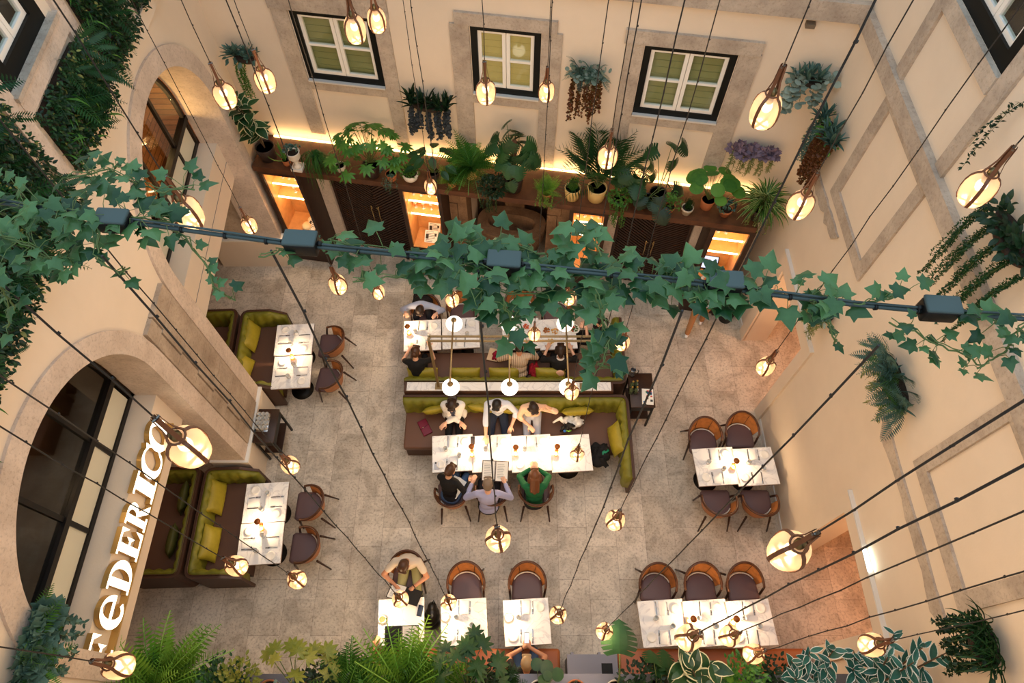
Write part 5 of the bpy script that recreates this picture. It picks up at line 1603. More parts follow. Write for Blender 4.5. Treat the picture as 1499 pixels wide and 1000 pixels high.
def hips(u, v, face, lean, z=1.2):
    q = at(u,v,z); f = R(face)
    fx, fy = -math.sin(f), math.cos(f)
    d = 0.6*math.sin(R(lean))+0.05
    return q.x-fx*d, q.y-fy*d
C_LB = cloth('pale blue shirt',srgb(176,184,206)); C_BLK = cloth('black cloth',srgb(18,17,18)); C_WHT = cloth('white cloth',srgb(228,224,218))
C_PEA = cloth('peach blouse',srgb(226,190,160)); C_LAV = cloth('lavender shirt',srgb(160,162,196)); C_GRN = cloth('bottle green knit',srgb(14,92,52))
C_BEI = cloth('beige cotton',srgb(204,190,172)); C_KHA = cloth('khaki twill',srgb(176,124,80)); C_OLV = cloth('sage trousers',srgb(150,146,104)); C_JEA = cloth('blue denim',srgb(72,96,130))
C_DK = cloth('charcoal trousers',srgb(32,32,38)); C_NAV = cloth('navy blouse',srgb(46,52,76))
def knit_mat():
    m = mat('striped knit',srgb(206,180,150),0.9,bump=0.3,bscale=60)
    nt = m.node_tree; N = nt.nodes; Lk = nt.links; b = N['Principled BSDF']; tc = next(n for n in N if n.type=='TEX_COORD')
    w = N.new('ShaderNodeTexWave'); w.inputs['Scale'].default_value = 9; w.inputs['Distortion'].default_value = 1.0
    w.bands_direction = 'X'
    Lk.new(tc.outputs['Object'],w.inputs['Vector'])
    r = N.new('ShaderNodeValToRGB'); r.color_ramp.elements[0].color = (*srgb(146,116,90),1); r.color_ramp.elements[1].color = (*srgb(220,198,170),1)
    Lk.new(w.outputs['Fac'],r.inputs['Fac']); Lk.new(r.outputs['Color'],b.inputs['Base Color']); return m
C_KNIT = knit_mat()
x,y = hips(614,453,180,56,1.0); person('man in dark waistcoat and pale blue shirt bending over his plate', x,y,180,56,44,0,(-0.3,0.5,0.79),(0.3,0.48,0.79),'fair',C_LB,'long',C_DK,hair='dark',vest=C_BLK)
x,y = hips(607,512,0,14); person('woman in black with brown hair tied back, leftmost on the upper sofa', x,y,0,14,30,-8,(-0.16,0.44,0.78),(0.22,0.46,0.84),'fair',C_BLK,'short',C_BLK,hair='brown',style='bun',female=True)
x,y = hips(760,505,0,16); person('person in a striped tan knitted jumper facing the upper row of tables', x,y,0,16,25,0,(-0.3,0.4,0.79),(0.2,0.42,0.79),'tan',C_KNIT,'long',C_DK,hair='dark',style='short')
x,y = hips(821,508,0,16); person('woman in a backless black top over white sleeves, dark bob', x,y,0,16,24,0,(-0.22,0.4,0.79),(0.22,0.4,0.79),'fair',C_BLK,'rolled',C_BLK,hair='dark',style='bob',female=True,collar=C_WHT,back=True)
x,y = hips(872,468,86,10); person('woman in black with a black ponytail at the end of the upper sofa', x,y,86,10,14,0,(-0.06,0.3,0.98),(0.05,0.32,0.96),'fair',C_BLK,'rolled',C_BLK,hair='black',style='pony',female=True)
x,y = hips(661,592,180,6); person('woman in a white blazer with folded arms and long dark hair', x,y,180,6,34,0,(0.12,0.27,0.78),(-0.12,0.25,0.75),'fair',C_NAV,'long',C_BLK,hair='dark',style='long',female=True,jacket=C_WHT)
x,y = hips(728,592,180,10); person('man in a white shirt reaching across the centre table', x,y,180,10,36,-8,(-0.24,0.34,0.7),(0.2,0.6,0.8),'fair',cloth('white blue shirt',srgb(206,212,226)),'rolled',cloth('navy jeans',srgb(34,42,62)),hair='black')
x,y = hips(780,597,180,12); person('woman in a peach blouse resting her head on one hand', x,y,180,12,34,12,(-0.21,0.12,1.16),(0.06,0.3,0.74),'fair',C_PEA,'rolled',cloth('pale jeans',srgb(190,196,210)),hair='dark',style='bob',female=True,glasses=True,poleL=(-1,0.3,-0.4))
x,y = -1.03,3.4; person('woman in a black jacket leaning sideways, brown hair, napkin on her lap', x,y,-24,20,30,-10,(-0.05,0.4,0.72),(0.22,0.3,0.7),'fair',C_BLK,'long',C_JEA,hair='brown',style='bun',female=True,roll=-10)
x,y = hips(714,708,0,12); person('grey-haired man in a lavender shirt reading an open menu', x,y,0,12,30,0,(-0.27,0.3,0.84),(0.27,0.3,0.84),'fair',C_LAV,'long',C_DK,hair='grey')
x,y = hips(783,692,0,22); person('woman in a green sweater with long brown hair, hands clasped', x,y,0,22,28,0,(-0.05,0.47,0.84),(0.05,0.47,0.84),'fair',C_GRN,'long',C_DK,hair='chestnut',style='loose',female=True,poleL=(-1,0,-0.5),poleR=(1,0,-0.5))
x,y = hips(592,828,180,12); person('bearded man in a beige T-shirt reading, dark brown hair', x,y,180,12,36,-10,(-0.1,0.42,0.82),(0.17,0.4,0.84),'tan',C_BEI,'short',C_OLV,hair='brown',beard=True,glasses=True,watch=True,poleL=(-1,-0.1,-0.3),poleR=(1,-0.1,-0.3))
person('person in black behind a large menu, mostly hidden by the ferns', -1.72,0.64,0,8,20,0,(-0.3,0.4,0.82),(0.3,0.4,0.82),'tan',C_BLK,'short',C_DK,hair='dark')
x,y = hips(771,970,0,16,1.22); person('fair-haired person in a black T-shirt holding up a phone', x,y,0,16,32,0,(-0.035,0.44,0.86),(0.06,0.44,0.86),'tan',C_BLK,'short',C_JEA,hair='blond',style='short',poleL=(-1,0,-0.4),poleR=(1,0,-0.4),watch=True,curl=0.8)
person('waiter in a pale shirt and khaki trousers standing at the till', 3.66,7.02,-20,2,20,0,(-0.16,0.42,1.12),(0.18,0.4,1.12),'fair',C_BLK if False else cloth('grey blue shirt',srgb(150,160,176)),'long',C_KHA,mat('white trainer',srgb(230,230,230),0.6),hair='black',stand=True,group='staff')

# ---- held and dropped things
x,y = P2(725,690,0.86); open_menu((x,y,0.87),R(-3),0.44,0.34,'large open white menu held by the grey-haired man',M_COVB,tilt=R(18))
x,y = P2(594,870,0.86); open_menu((x-0.02,y,0.86),R(-16),0.5,0.26,'open menu with black back held by the bearded man',M_COVER,tilt=R(-22),pages=(1,0))
x,y = P2(588,934,0.86); open_menu((x,y,0.86),R(2),0.5,0.34,'large open menu with a dark cover held up behind the fern',M_COVER,tilt=R(12),pages=(0,1))
q = at(617,892,0.77); r_ = thing('notebook','black notebook at the right edge of the menu readers\' table','notebook',(q.x-0.02,q.y-0.02,TT),R(-10))
MB().rbox((0,0,0.008),(0.08,0.16,0.014),0.003,seg=1).build('cover', mat('navy cover',srgb(36,48,72),0.5), r_); MB().box((0.002,0.004,0.0085),(0.08,0.15,0.009)).build('pages', M_PAPER, r_)
q = at(771,934,0.93); r_ = thing('mobile_phone','black mobile phone with a bright screen in two hands','phone',(q.x,q.y,0.92))
r_.rotation_euler = (R(22),0,0)
MB().rbox((0,0,0),(0.074,0.152,0.009),0.004,seg=2).build('body', M_BLACK, r_); MB().box((0,0,0.005),(0.066,0.138,0.001)).build('screen', emat('phone screen',(0.9,0.95,1.0),1.2), r_)
q = at(581,372+275+0,0.75) if False else at(692,645,0.76)
r_ = thing('mobile_phone','dark mobile phone lying at the top of the centre row','phone',(q.x,q.y,TT),R(2))
MB().rbox((0,0,0.005),(0.074,0.15,0.009),0.004,seg=2).build('body', M_BLACK, r_); MB().box((0,0,0.0098),(0.066,0.138,0.0006)).build('screen', mat('dark screen',srgb(46,40,36),0.15), r_)
q = at(637,682,0.76); r_ = thing('card_holder','pale card holder at the left corner of the centre row','wallet',(q.x+0.03,q.y,TT),R(3))
MB().rbox((0,0,0.006),(0.09,0.13,0.01),0.004,seg=1).build('sleeve', mat('pale blue card',srgb(200,204,214),0.5), r_); MB().cyl((-0.02,0.05,0.011),0.014,0.003,14).build('button', M_BLACK, r_)
q = at(622,626,0.47); r_ = thing('clutch_bag','maroon clutch bag lying on the brown sofa seat at the left','bag',(q.x,q.y,0.462),R(28))
MB().rbox((0,0,0.018),(0.17,0.3,0.036),0.012).build('body', mat('maroon leather',srgb(112,18,46),0.5), r_); MB().tube([(-0.085,-0.02,0.037),(0.0,0.0,0.041),(0.085,0.02,0.037)],0.004,6).build('flap_edge', mat('maroon edge',srgb(84,12,34),0.5), r_)
MB().cyl((-0.03,0.0,0.036),0.01,0.006,12).build('clasp', M_BRASS, r_)
def heap(name, label, cat, loc, rad, m, seed, extra=None, flat=0.6, n=9):
    r_ = thing(name,label,cat,loc); g = random.Random(seed); mb = MB()
    for i in range(n):
        a = g.uniform(0,2*PI); d = g.uniform(0,0.75)
        mb.ell((rad[0]*d*math.cos(a),rad[1]*d*math.sin(a),rad[2]*flat*g.uniform(0.3,0.8)),(rad[0]*g.uniform(0.25,0.55),rad[1]*g.uniform(0.25,0.55),rad[2]*g.uniform(0.35,0.6)),Matrix.Rotation(g.uniform(0,PI),3,'Z')@Matrix.Rotation(g.uniform(-0.5,0.5),3,'X'),10,7)
    for i in range(6):
        a = g.uniform(0,2*PI); p = Vector((rad[0]*0.5*math.cos(a),rad[1]*0.5*math.sin(a),rad[2]*0.9)); e = Vector((rad[0]*math.cos(a+0.4),rad[1]*math.sin(a+0.4),rad[2]*0.2))
        mb.cap(p,e,0.03,0.02,8)
    o = remesh(mb,'folds',m,0.012,3,r_,0.5)
    z0 = min(v.co.z for v in o.data.vertices); o.location.z = -z0
    return r_
q = at(830,618,0.5); heap('folded_coat','white coat heaped on the sofa right of the woman in peach','coat',(q.x+0.02,q.y,0.462),(0.27,0.16,0.16),C_WHT,4)
q = at(832,624,0.6); r_ = heap('handbag','black handbag with blue and green trim on the white coat','bag',(q.x-0.02,q.y-0.04,0.56),(0.15,0.09,0.12),C_BLK,9,n=6)
MB().tube([(-0.02,-0.07,0.1),(0.02,-0.09,0.12),(0.06,-0.07,0.11)],0.012,6).build('green_trim', mat('lime trim',srgb(120,190,60),0.5), r_); MB().ell((-0.05,-0.07,0.08),(0.03,0.025,0.03)).build('blue_pouch', mat('blue pouch',srgb(70,130,210),0.5), r_)
q = at(879,664,0.55); r_ = heap('folded_coat','black coat dropped on the right end of the centre sofa','coat',(q.x,q.y-0.02,0.462),(0.2,0.24,0.15),C_BLK,6,n=11)
MB().rbox((0.07,0.02,0.17),(0.14,0.06,0.02),0.006,R(35)).build('green_label', mat('green patch',srgb(0,120,84),0.5), r_)
q = at(634,903,0.1); r_ = thing('backpack','black backpack on the floor between the two bottom tables','backpack',(q.x,q.y,0))
mb = MB().ell((0,0,0.2),(0.12,0.17,0.21)).ell((0.0,-0.1,0.14),(0.13,0.1,0.14)).ell((0,0.1,0.3),(0.08,0.1,0.12)); remesh(mb,'body',mat('black nylon',srgb(30,28,26),0.4,bump=0.3,bscale=20),0.012,3,r_,0.6)
for s in (-1,1): MB().tube([(s*0.06-0.1,0.1,0.36),(s*0.05-0.17,0.0,0.25),(s*0.04-0.16,-0.12,0.1)],0.016,6).build('strap', M_BLACK, r_)
MB().tube([(0.0,0.14,0.4),(0.03,0.2,0.42),(0.06,0.14,0.4)],0.01,6).build('handle', M_BLACK, r_)
q = at(729,521,0.55); heap('red_bag','crumpled crimson bag on the seat left of the knitted jumper','bag',(q.x,q.y,0.462),(0.11,0.12,0.14),cloth('crimson cloth',srgb(150,14,44)),12,n=7)
q = at(782,538,0.6); heap('red_scarf','red scarf and dark bag bundle between the jumper and woman in black','scarf',(q.x,q.y-0.02,0.462),(0.1,0.2,0.16),cloth('red wool',srgb(150,20,36)),15,n=8)
q = at(786,525,0.62); r_ = thing('leather_bag','dark bag with silver zip on the upper sofa by the red scarf','bag',(q.x+0.02,q.y+0.1,0.462),R(20)); MB().rbox((0,0,0.09),(0.16,0.14,0.18),0.03).build('body', C_BLK, r_); MB().tube([(-0.07,0,0.182),(0.07,0.01,0.182)],0.006,6).build('zip', M_SILV, r_)
q = at(740,530,0.5)
r_ = thing('open_menu','cream open menu beside the crimson bag on the upper row','menu',(at(722,515,0.62).x,at(722,515,0.62).y,0.50),R(-14)); MB().box((0,0,0),(0.2,0.26,0.01)).build('sheet', mat('cream card',srgb(224,190,150),0.7), r_)
q = at(657,712,0.74); r_ = thing('napkin','white napkin spread on the lap of the woman in the black jacket','napkin',(q.x+0.1,q.y+0.02,0.66),R(-30))
mb = MB()
for i in range(9):
    pass
vs = []; nn = 9
for i in range(nn):
    for j in range(nn):
        a = i/(nn-1)-0.5; b = j/(nn-1)-0.5
        vs.append((a*0.24,b*0.34,0.012*math.sin(9*a+4*b)-0.05*abs(a)))
m1 = MB().add(vs,[(i*nn+j,(i+1)*nn+j,(i+1)*nn+j+1,i*nn+j+1) for i in range(nn-1) for j in range(nn-1)],0,True)
m1.add([(x,y,z-0.004) for x,y,z in vs],[(i*nn+j,i*nn+j+1,(i+1)*nn+j+1,(i+1)*nn+j) for i in range(nn-1) for j in range(nn-1)],0,True); m1.build('cloth', M_LINEN, r_)
# ---------------------------------------------------------------- leaf templates (length along +Y, face up +Z)
def T_simple(w=0.5, segs=6, fold=0.12, droop=0.25, tipw=0.9, margin=0.62, base=0.35):
    v=[];f=[];e=[]
    cols=(-1,-margin,0,margin,1)
    for i in range(segs+1):
        t=i/segs
        ww=w/2*(math.sin(PI*min(1,(t+0.02))**tipw)**0.8 if 0<t<1 else 0.02)
        z=-droop*t*t
        for c in cols:
            v.append((c*ww,t,z+fold*abs(c)*ww*1.2)); e.append(abs(c) if abs(c)!=margin else 0.0)
    for i in range(segs):
        for j in range(4):
            a=i*5+j; f.append((a,a+1,a+6,a+5))
    return np.array(v),f,np.array(e)
def T_outline(pts, cz=0.03, center=(0,0.35), droop=0.15):
    """fan from a centre; pts outline of (x,y)"""
    n=len(pts); v=[(center[0],center[1],cz)]; e=[0.0]
    for x,y in pts: v.append((x,y,-droop*(x*x+(y-0.4)**2))); e.append(1.0)
    # inner ring keeps the pale margin thin
    for x,y in pts: 
        xi=center[0]+(x-center[0])*0.8; yi=center[1]+(y-center[1])*0.8
        v.append((xi,yi,cz*0.3-droop*(xi*xi+(yi-0.4)**2))); e.append(0.0)
    f=[]
    for i in range(n):
        j=(i+1)%n; f.append((0,1+n+i,1+n+j)); f.append((1+n+i,1+i,1+j,1+n+j))
    return np.array(v),f,np.array(e)
IVY_O=[(0.03,0.0),(0.2,-0.1),(0.42,-0.05),(0.36,0.14),(0.56,0.42),(0.3,0.46),(0.22,0.62),(0.0,1.0)]
IVY_O=IVY_O+[(-x,y) for x,y in IVY_O[-2::-1]]
T_IVY=T_outline(IVY_O,0.05,(0,0.3),0.18)
RND_O=[(0.5*math.sin(2*PI*i/12),0.5-0.5*math.cos(2*PI*i/12)) for i in range(12)]
T_ROUND=T_outline(RND_O,-0.03,(0,0.45),0.2)
T_LEAF=T_simple(0.5); T_BROAD=T_simple(0.62,6,0.15,0.3); T_THIN=T_simple(0.2,5,0.1,0.3)
def T_tiny(w=0.5):
    return np.array([(0,0,0),(w/2,0.45,0.02),(0,1,0),(-w/2,0.45,0.02)]),[(0,1,2,3)],np.array([0,1,0.5,1.0])
T_TINY=T_tiny()
def merge(parts):
    V=[];F=[];E=[];b=0
    for v,f,e in parts:
        V.append(v);E.append(e);F+= [tuple(i+b for i in q) for q in f]; b+=len(v)
    return np.concatenate(V),F,np.concatenate(E)
def xf(T,rot=0,scale=1,off=(0,0,0),tilt=0):
    v,f,e=T
    M=np.array(Matrix.Rotation(rot,3,'Z')@Matrix.Rotation(tilt,3,'X'))
    return (v*scale)@M.T+np.array(off),f,e
def T_palmate(n=8):
    L=T_simple(0.36,5,0.1,0.25)
    return merge([xf(L,R(-125+250*i/(n-1)),0.55*(1-0.25*abs(2*i/(n-1)-1)),(0,0.42,0)) for i in range(n)]+[(np.array([(-0.012,0,0),(0.012,0,0),(0.012,0.44,0),(-0.012,0.44,0)]),[(0,1,2,3)],np.zeros(4))])
T_FATSIA=T_palmate()
def T_monstera():
    v=[];f=[];e=[]
    n=7
    def add(P,ee):
        b=len(v); v.extend(P); e.extend(ee); f.append(tuple(range(b,b+len(P))))
    prof=lambda t: 0.54*math.sin(PI*min(1,t*0.80+0.19))**0.7
    for s in (-1,1):
        for i in range(n):
            t0=i/n; t1=(i+1)/n
            w0=prof(t0); w1=prof(t1)
            z=lambda x,y:-0.25*y*y-0.35*x*x
            q=lambda x,y:(s*x,y,z(x,y))
            add([q(0,t0),q(w0*0.42,t0-0.03),q(w1*0.42,t1-0.03),q(0,t1)],[0,0.3,0.3,0])
            g=(t1-t0)*0.26
            add([q(w0*0.42,t0-0.03),q(w0*0.97,t0+g*0.4-0.03-0.08*(1-t0)),q(w1*0.99,t1-g*1.6-0.02-0.08*(1-t1)),q(w1*0.42,t1-0.03)],[0.3,1,1,0.3])
    return np.array(v),f,np.array(e,float)
T_MON=T_monstera()
def T_frond(n=16,w=0.22,lw=0.28,droop=0.5,lift=0.15,sweep=0.35):
    V=[];F=[];E=[]
    def P(t): return np.array((0,t*(1-0.12*t),lift*t-droop*t*t))
    for i in range(n):
        t0=i/n; t1=(i+1)/n; a=P(t0); b=P(t1)
        k=len(V); V+=[a+(-0.006,0,0),a+(0.006,0,0),b+(0.006,0,0),b+(-0.006,0,0)]; E+=[0]*4; F.append((k,k+1,k+2,k+3))
    for i in range(1,n+1):
        t=i/n; p=P(t*0.99)
        L=w*math.sin(PI*min(1,0.12+t*0.86))**0.8+0.01
        for s in (-1,1):
            d=np.array((s*1.0,sweep,-0.25)); d/=np.linalg.norm(d)
            u=np.array((0,1.0,0.0))
            k=len(V); hw=L*lw/2
            V+=[p,p+d*L*0.45+u*hw+(0,0,0.01),p+d*L,p+d*L*0.45-u*hw]; E+=[0,1,1,1]; F.append((k,k+1,k+2,k+3))
    return np.array(V),F,np.array(E,float)
T_FERN=T_frond(); T_PALM=T_frond(17,0.42,0.13,0.75,0.3,0.75); T_FERNL=T_frond(20,0.17,0.34,0.7,0.2,0.3)
def T_strap(w=0.07,n=6,droop=0.9,lift=0.7):
    v=[];f=[];e=[]
    for i in range(n+1):
        t=i/n; ww=w/2*(1-t**3)*(0.6+0.4*min(1,t*4))
        y=t*(1-0.25*t*t*droop); z=lift*t-droop*t*t
        for c in (-1,-0.55,0.55,1): v.append((c*ww,y,z+(0.02 if abs(c)==1 else 0))); e.append(1.0 if abs(c)==1 else 0.0)
    for i in range(n):
        for j in range(3):
            a=i*4+j; f.append((a,a+1,a+5,a+4))
    return np.array(v),f,np.array(e)
T_STRAP=T_strap(.085); T_BLADE=T_strap(0.05,4,0.5,0.8); T_SPIKE=T_strap(0.16,5,0.25,0.5)

class LV:
    def __init__(self): self.V=[];self.F=[];self.E=[];self.R=[];self.b=0;self.g=random.Random(99)
    def put(self,T,pos,d,up,s,sx=1.0):
        v,f,e=T
        y=Vector(d).normalized(); z=Vector(up); z=z-y*z.dot(y)
        if z.length<1e-4: z=y.orthogonal()
        z.normalize(); x=y.cross(z)
        M=np.array([[x.x*sx,y.x,z.x],[x.y*sx,y.y,z.y],[x.z*sx,y.z,z.z]])*s
        self.V.append(v@M.T+np.array(pos)); self.E.append(e); self.R.append(np.full(len(v),self.g.random())); b=self.b
        self.F+= [tuple(i+b for i in q) for q in f]; self.b+=len(v)
    def build(self,name,m,parent,smooth=False):
        V=np.concatenate(self.V); E=np.concatenate(self.E)
        me=bpy.data.meshes.new(name); me.from_pydata(V.tolist(),[],self.F); me.materials.append(m)
        a=me.attributes.new('edge','FLOAT','POINT'); a.data.foreach_set('value',E.astype(np.float32))
        a=me.attributes.new('leaf_tone','FLOAT','POINT'); a.data.foreach_set('value',np.concatenate(self.R).astype(np.float32))
        if smooth: me.polygons.foreach_set('use_smooth',[True]*len(me.polygons))
        me.update()
        return link(name,me,parent)
def rdir(g,el0,el1,az=None,azs=PI):
    a=(g.uniform(-PI,PI) if az is None else az+g.uniform(-azs,azs)); e=R(g.uniform(el0,el1))
    return Vector((math.cos(a)*math.cos(e),math.sin(a)*math.cos(e),math.sin(e)))
G=lambda a,b:(srgb(*a),srgb(*b))
LM={
 'rubber':leafmat('variegated leaf',*G((30,62,36),(50,88,50)),edge=(srgb(226,222,178),0.5),rough=0.3),
 'deep':leafmat('deep green leaf',*G((24,58,30),(44,84,40))),
 'mid':leafmat('mid green leaf',*G((52,104,40),(88,138,52))),
 'fresh':leafmat('fresh green leaf',*G((84,138,44),(132,172,64))),
 'dark':leafmat('dark leaf',*G((18,42,26),(34,62,36))),
 'blue':leafmat('blue green leaf',*G((58,92,84),(98,130,116)),rough=0.55),
 'silver':leafmat('silver leaf',*G((120,140,128),(160,176,164)),rough=0.7),
 'purple':leafmat('plum grey leaf',*G((106,94,112),(140,120,136)),rough=0.6),
 'olive':leafmat('olive sprig',*G((110,118,60),(146,150,84))),
 'rust':leafmat('rust string',*G((84,48,24),(124,76,40))),
 'ivy':leafmat('ivy leaf',*G((14,52,22),(76,112,64)),edge=(srgb(150,170,100),0.93),rough=0.38),
 'spider':leafmat('striped strap leaf',*G((46,92,34),(70,116,44)),edge=(srgb(206,212,140),0.5)),
 'teal':leafmat('white edged teal leaf',*G((30,84,78),(54,110,100)),edge=(srgb(232,240,236),0.42),rough=0.4),
 'yellow':leafmat('yellow green leaf',*G((100,116,40),(148,146,60))),
 'grape':leafmat('dusky berry string',*G((52,58,62),(84,88,90)),rough=0.6),
}
M_STEM=mat('green stem',srgb(84,100,50),0.6); M_TWIG=mat('woody stem',srgb(84,66,46),0.8); M_SOIL=mat('potting soil',srgb(42,30,22),0.95,bump=0.5,bscale=60)
POTM={'dark':mat('dark brown pot',srgb(46,34,30),0.5),'terra':mat('terracotta',srgb(178,108,68),0.8,noise=0.15),'white':mat('white ceramic',srgb(226,218,206),0.45),'beige':mat('beige pot',srgb(206,176,116),0.6),
      'pale':mat('limewashed pot',srgb(206,190,170),0.8,noise=0.25,nscale=20),'glassy':mat('pale glazed pot',srgb(206,204,192),0.3)}
def pot(root,r,h,m,style='plain'):
    if style=='urn':
        p=MB().bbox(-0.1,0.1,-0.1,0.1,0,0.05).lathe([(0.085,0.05),(0.06,0.08),(0.035,0.13),(0.045,0.17),(0.03,0.19),(0.075,0.22),(0.11,0.28),(0.105,0.36),(0.125,0.4),(0.11,0.4),(0.09,0.36),(0,0.35)],n=24).build('urn',m,root)
        MB().cyl((0,0,0.345),0.092,0.02,20).build('soil',M_SOIL,p); return 0.38
    if style=='bowl': pr=[(r*0.55,0),(r*0.85,h*0.3),(r,h*0.7),(r*0.95,h),(r*0.88,h),(r*0.85,h*0.8),(0,h*0.8)]
    elif style=='rim': pr=[(r*0.68,0),(r*0.86,h*0.72),(r,h*0.72),(r*1.02,h),(r*0.9,h),(r*0.86,h*0.85),(0,h*0.85)]
    else: pr=[(r*0.74,0),(r*0.8,0.004),(r,h*0.97),(r*0.98,h),(r*0.9,h),(r*0.88,h*0.88),(0,h*0.88)]
    p=MB().lathe(pr,n=24).build('pot',m,root)
    MB().cyl((0,0,h*0.82),r*0.87,h*0.06,20).build('soil',M_SOIL,p)
    return h*0.88
def grow(root,kind,z0,H,S,seed,lm,n=None,bias=(0,0)):
    """foliage of one plant above z0: H height, S spread"""
    g=random.Random(seed); L=LV(); st=MB(); B=Vector((bias[0],bias[1],0)); o=Vector((0,0,z0))
    if kind=='rubber':
        for k in range(4):
            top=Vector((g.uniform(-.5,.5)*S,g.uniform(-.5,.5)*S,H*g.uniform(.65,.95)))+B*H*.5
            st.tube([o,o+top*.5+Vector((g.uniform(-.04,.04),0,.04)),o+top],[.012,.01,.006],6)
            for i in range(n or 11):
                t=.3+.7*i/((n or 11)-1); p=o+top*t; d=rdir(g,-15,45)
                L.put(T_BROAD,p,d+B*.5,Vector((0,0,1))+d*.2,g.uniform(.22,.32)*(.8 if t>.95 else 1))
    elif kind in('fern','bigfern'):
        T=T_FERN if kind=='fern' else T_FERNL
        for i in range(n or 34):
            d=rdir(g,15,75)+B*.6; s=g.uniform(.7,1.1)*S*1.15
            L.put(T,o,d,Vector((0,0,1)),s,1.2)
    elif kind=='palm':
        for i in range(n or 20):
            d=rdir(g,40,82)+B*.5; s=H*g.uniform(.75,1.15)
            base=o+d*.12; L.put(T_PALM,base,d,Vector((0,0,1)),s*.85,.75); st.tube([o,base],[.008,.006],5)
    elif kind in('monstera','tallmonstera'):
        for i in range(n or 18):
            d=rdir(g,25,80)+B*.6; ln=H*g.uniform(.35,.8) if kind=='monstera' else H*g.uniform(.75,1.0)
            tip=o+Vector((d.x*S,d.y*S,0))*g.uniform(.5,1.1)+Vector((0,0,ln))
            st.tube([o,(o+tip)/2+Vector((0,0,.08)),tip],[.008,.007,.005],5)
            out=Vector((d.x,d.y,-.35)).normalized()
            L.put(T_MON,tip,out+Vector((g.uniform(-.5,.5),g.uniform(-.5,.5),g.uniform(-.3,.2))),Vector((d.x*.5+g.uniform(-.5,.5),d.y*.5-.5+g.uniform(-.4,.4),1)),g.uniform(.19,.27),1.15)
    elif kind=='fatsia':
        for i in range(n or 24):
            d=rdir(g,5,80)+B*.6; tip=o+Vector((d.x*S*g.uniform(.6,1.1),d.y*S*g.uniform(.6,1.1),H*(.25+.75*max(0,d.z))))
            st.tube([o+Vector((0,0,H*.1)),tip],[.007,.004],5)
            L.put(T_FATSIA,tip,Vector((d.x,d.y,-.25)),Vector((d.x*.3,d.y*.3,1)),g.uniform(.22,.32)*max(.7,S/.4))
    elif kind in('broad','round'):
        T=T_BROAD if kind=='broad' else T_ROUND
        for i in range(n or 16):
            d=rdir(g,10,80)+B*.6; tip=o+Vector((d.x*S*.8,d.y*S*.8,H*(.2+.7*max(0,d.z))))
            st.tube([o,tip],[.006,.004],5)
            L.put(T,tip,Vector((d.x,d.y,-.1)),Vector((d.x*.4,d.y*.4-.15,1)),g.uniform(.13,.19)*S/.3)
    elif kind=='herb':
        for i in range(n or 260):
            d=rdir(g,5,85); p=o+Vector((d.x*S,d.y*S,H*max(.05,d.z)))*g.uniform(.4,1)+B*g.uniform(0,S)
            L.put(T_LEAF,p,rdir(g,-20,50),Vector((0,0,1)),g.uniform(.03,.06))
        for i in range(14):
            d=rdir(g,40,85); st.tube([o,o+Vector((d.x*S,d.y*S,H*d.z))*.8],[.003,.002],4)
    elif kind=='grass':
        for i in range(n or 120):
            d=rdir(g,50,86)+B*.4; L.put(T_BLADE,o+Vector((g.uniform(-.05,.05),g.uniform(-.05,.05),0)),d,Vector((0,0,1)),H*g.uniform(.6,1.1),.5)
    elif kind=='spider':
        for i in range(n or 130):
            d=rdir(g,12,80); L.put(T_STRAP,o,d,Vector((0,0,1)),S*g.uniform(.75,1.15),.8)
    elif kind=='snake':
        for i in range(n or 8):
            d=rdir(g,68,88); L.put(T_BLADE,o+Vector((g.uniform(-.03,.03),g.uniform(-.03,.03),0)),d,rdir(g,0,30),H*g.uniform(.6,1),1.6)
    elif kind=='rhipsalis':
        for i in range(n or 110):
            a=g.uniform(-PI,PI); d=Vector((math.cos(a),math.sin(a),0)); k=g.uniform(.4,1)
            if d.y>.3: k*=.6
            p0=o; p1=o+d*S*.45*k+Vector((0,0,H*.6)); p2=o+d*S*.85*k+Vector((0,0,H*.2)); p3=o+d*S*k+Vector((0,0,-H*1.3*k))
            st.tube([p0,p1,p2,p3],[.004,.005,.005,.003],4)
        for i in range(5): st.tube([o,o+rdir(g,60,85)*H*1.5],[.002,.001],4)
    elif kind=='succulent':
        for i in range(n or 22):
            d=rdir(g,15,88); p=o+Vector((d.x*S,d.y*S,H*d.z))*.8
            for j in range(9): L.put(T_LEAF,p,(d+rdir(g,-20,60)*.9),d,g.uniform(.035,.06),1.1)
    elif kind=='bush':
        for i in range(n or 420):
            d=rdir(g,-25,85); p=o+Vector((d.x*S,d.y*S,H*.5+H*.5*d.z))*g.uniform(.6,1)+B*S*g.uniform(0,.6)
            L.put(T_LEAF,p,d+rdir(g,-40,40)*.8,Vector((0,0,1)),g.uniform(.04,.075))
    elif kind=='whiteedge':
        for k in range(n or 6):
            a=2*PI*k/(n or 6)+g.uniform(-.3,.3); top=Vector((math.cos(a)*S*g.uniform(.5,1),math.sin(a)*S*.6,H*g.uniform(.7,1)))+B*g.uniform(.2,.5)
            st.tube([o,o+top*.6+Vector((0,0,.05)),o+top],[.012,.01,.006],6)
            for i in range(12):
                t=.45+.55*i/11; d=rdir(g,-5,60)
                L.put(T_LEAF,o+top*t,d,Vector((0,0,1))+d*.2,g.uniform(.15,.22)*(.75+.25*(i<9)),.9)
    if kind=='single':
        tip=Vector((.0,.36,.7)); st.tube([o,o+Vector((0,.15,.4)),tip+Vector((0,-.02,0)),tip],[.012,.01,.009,.007],6)
        L.put(T_MON,tip,Vector((.05,.9,.25)),Vector((0,-.4,1)),.36,1.1)
    if st.v: st.build('stems',M_TWIG if kind in('rubber','whiteedge') else (LM['mid'] if kind=='rhipsalis' else M_STEM),root,fix=False)
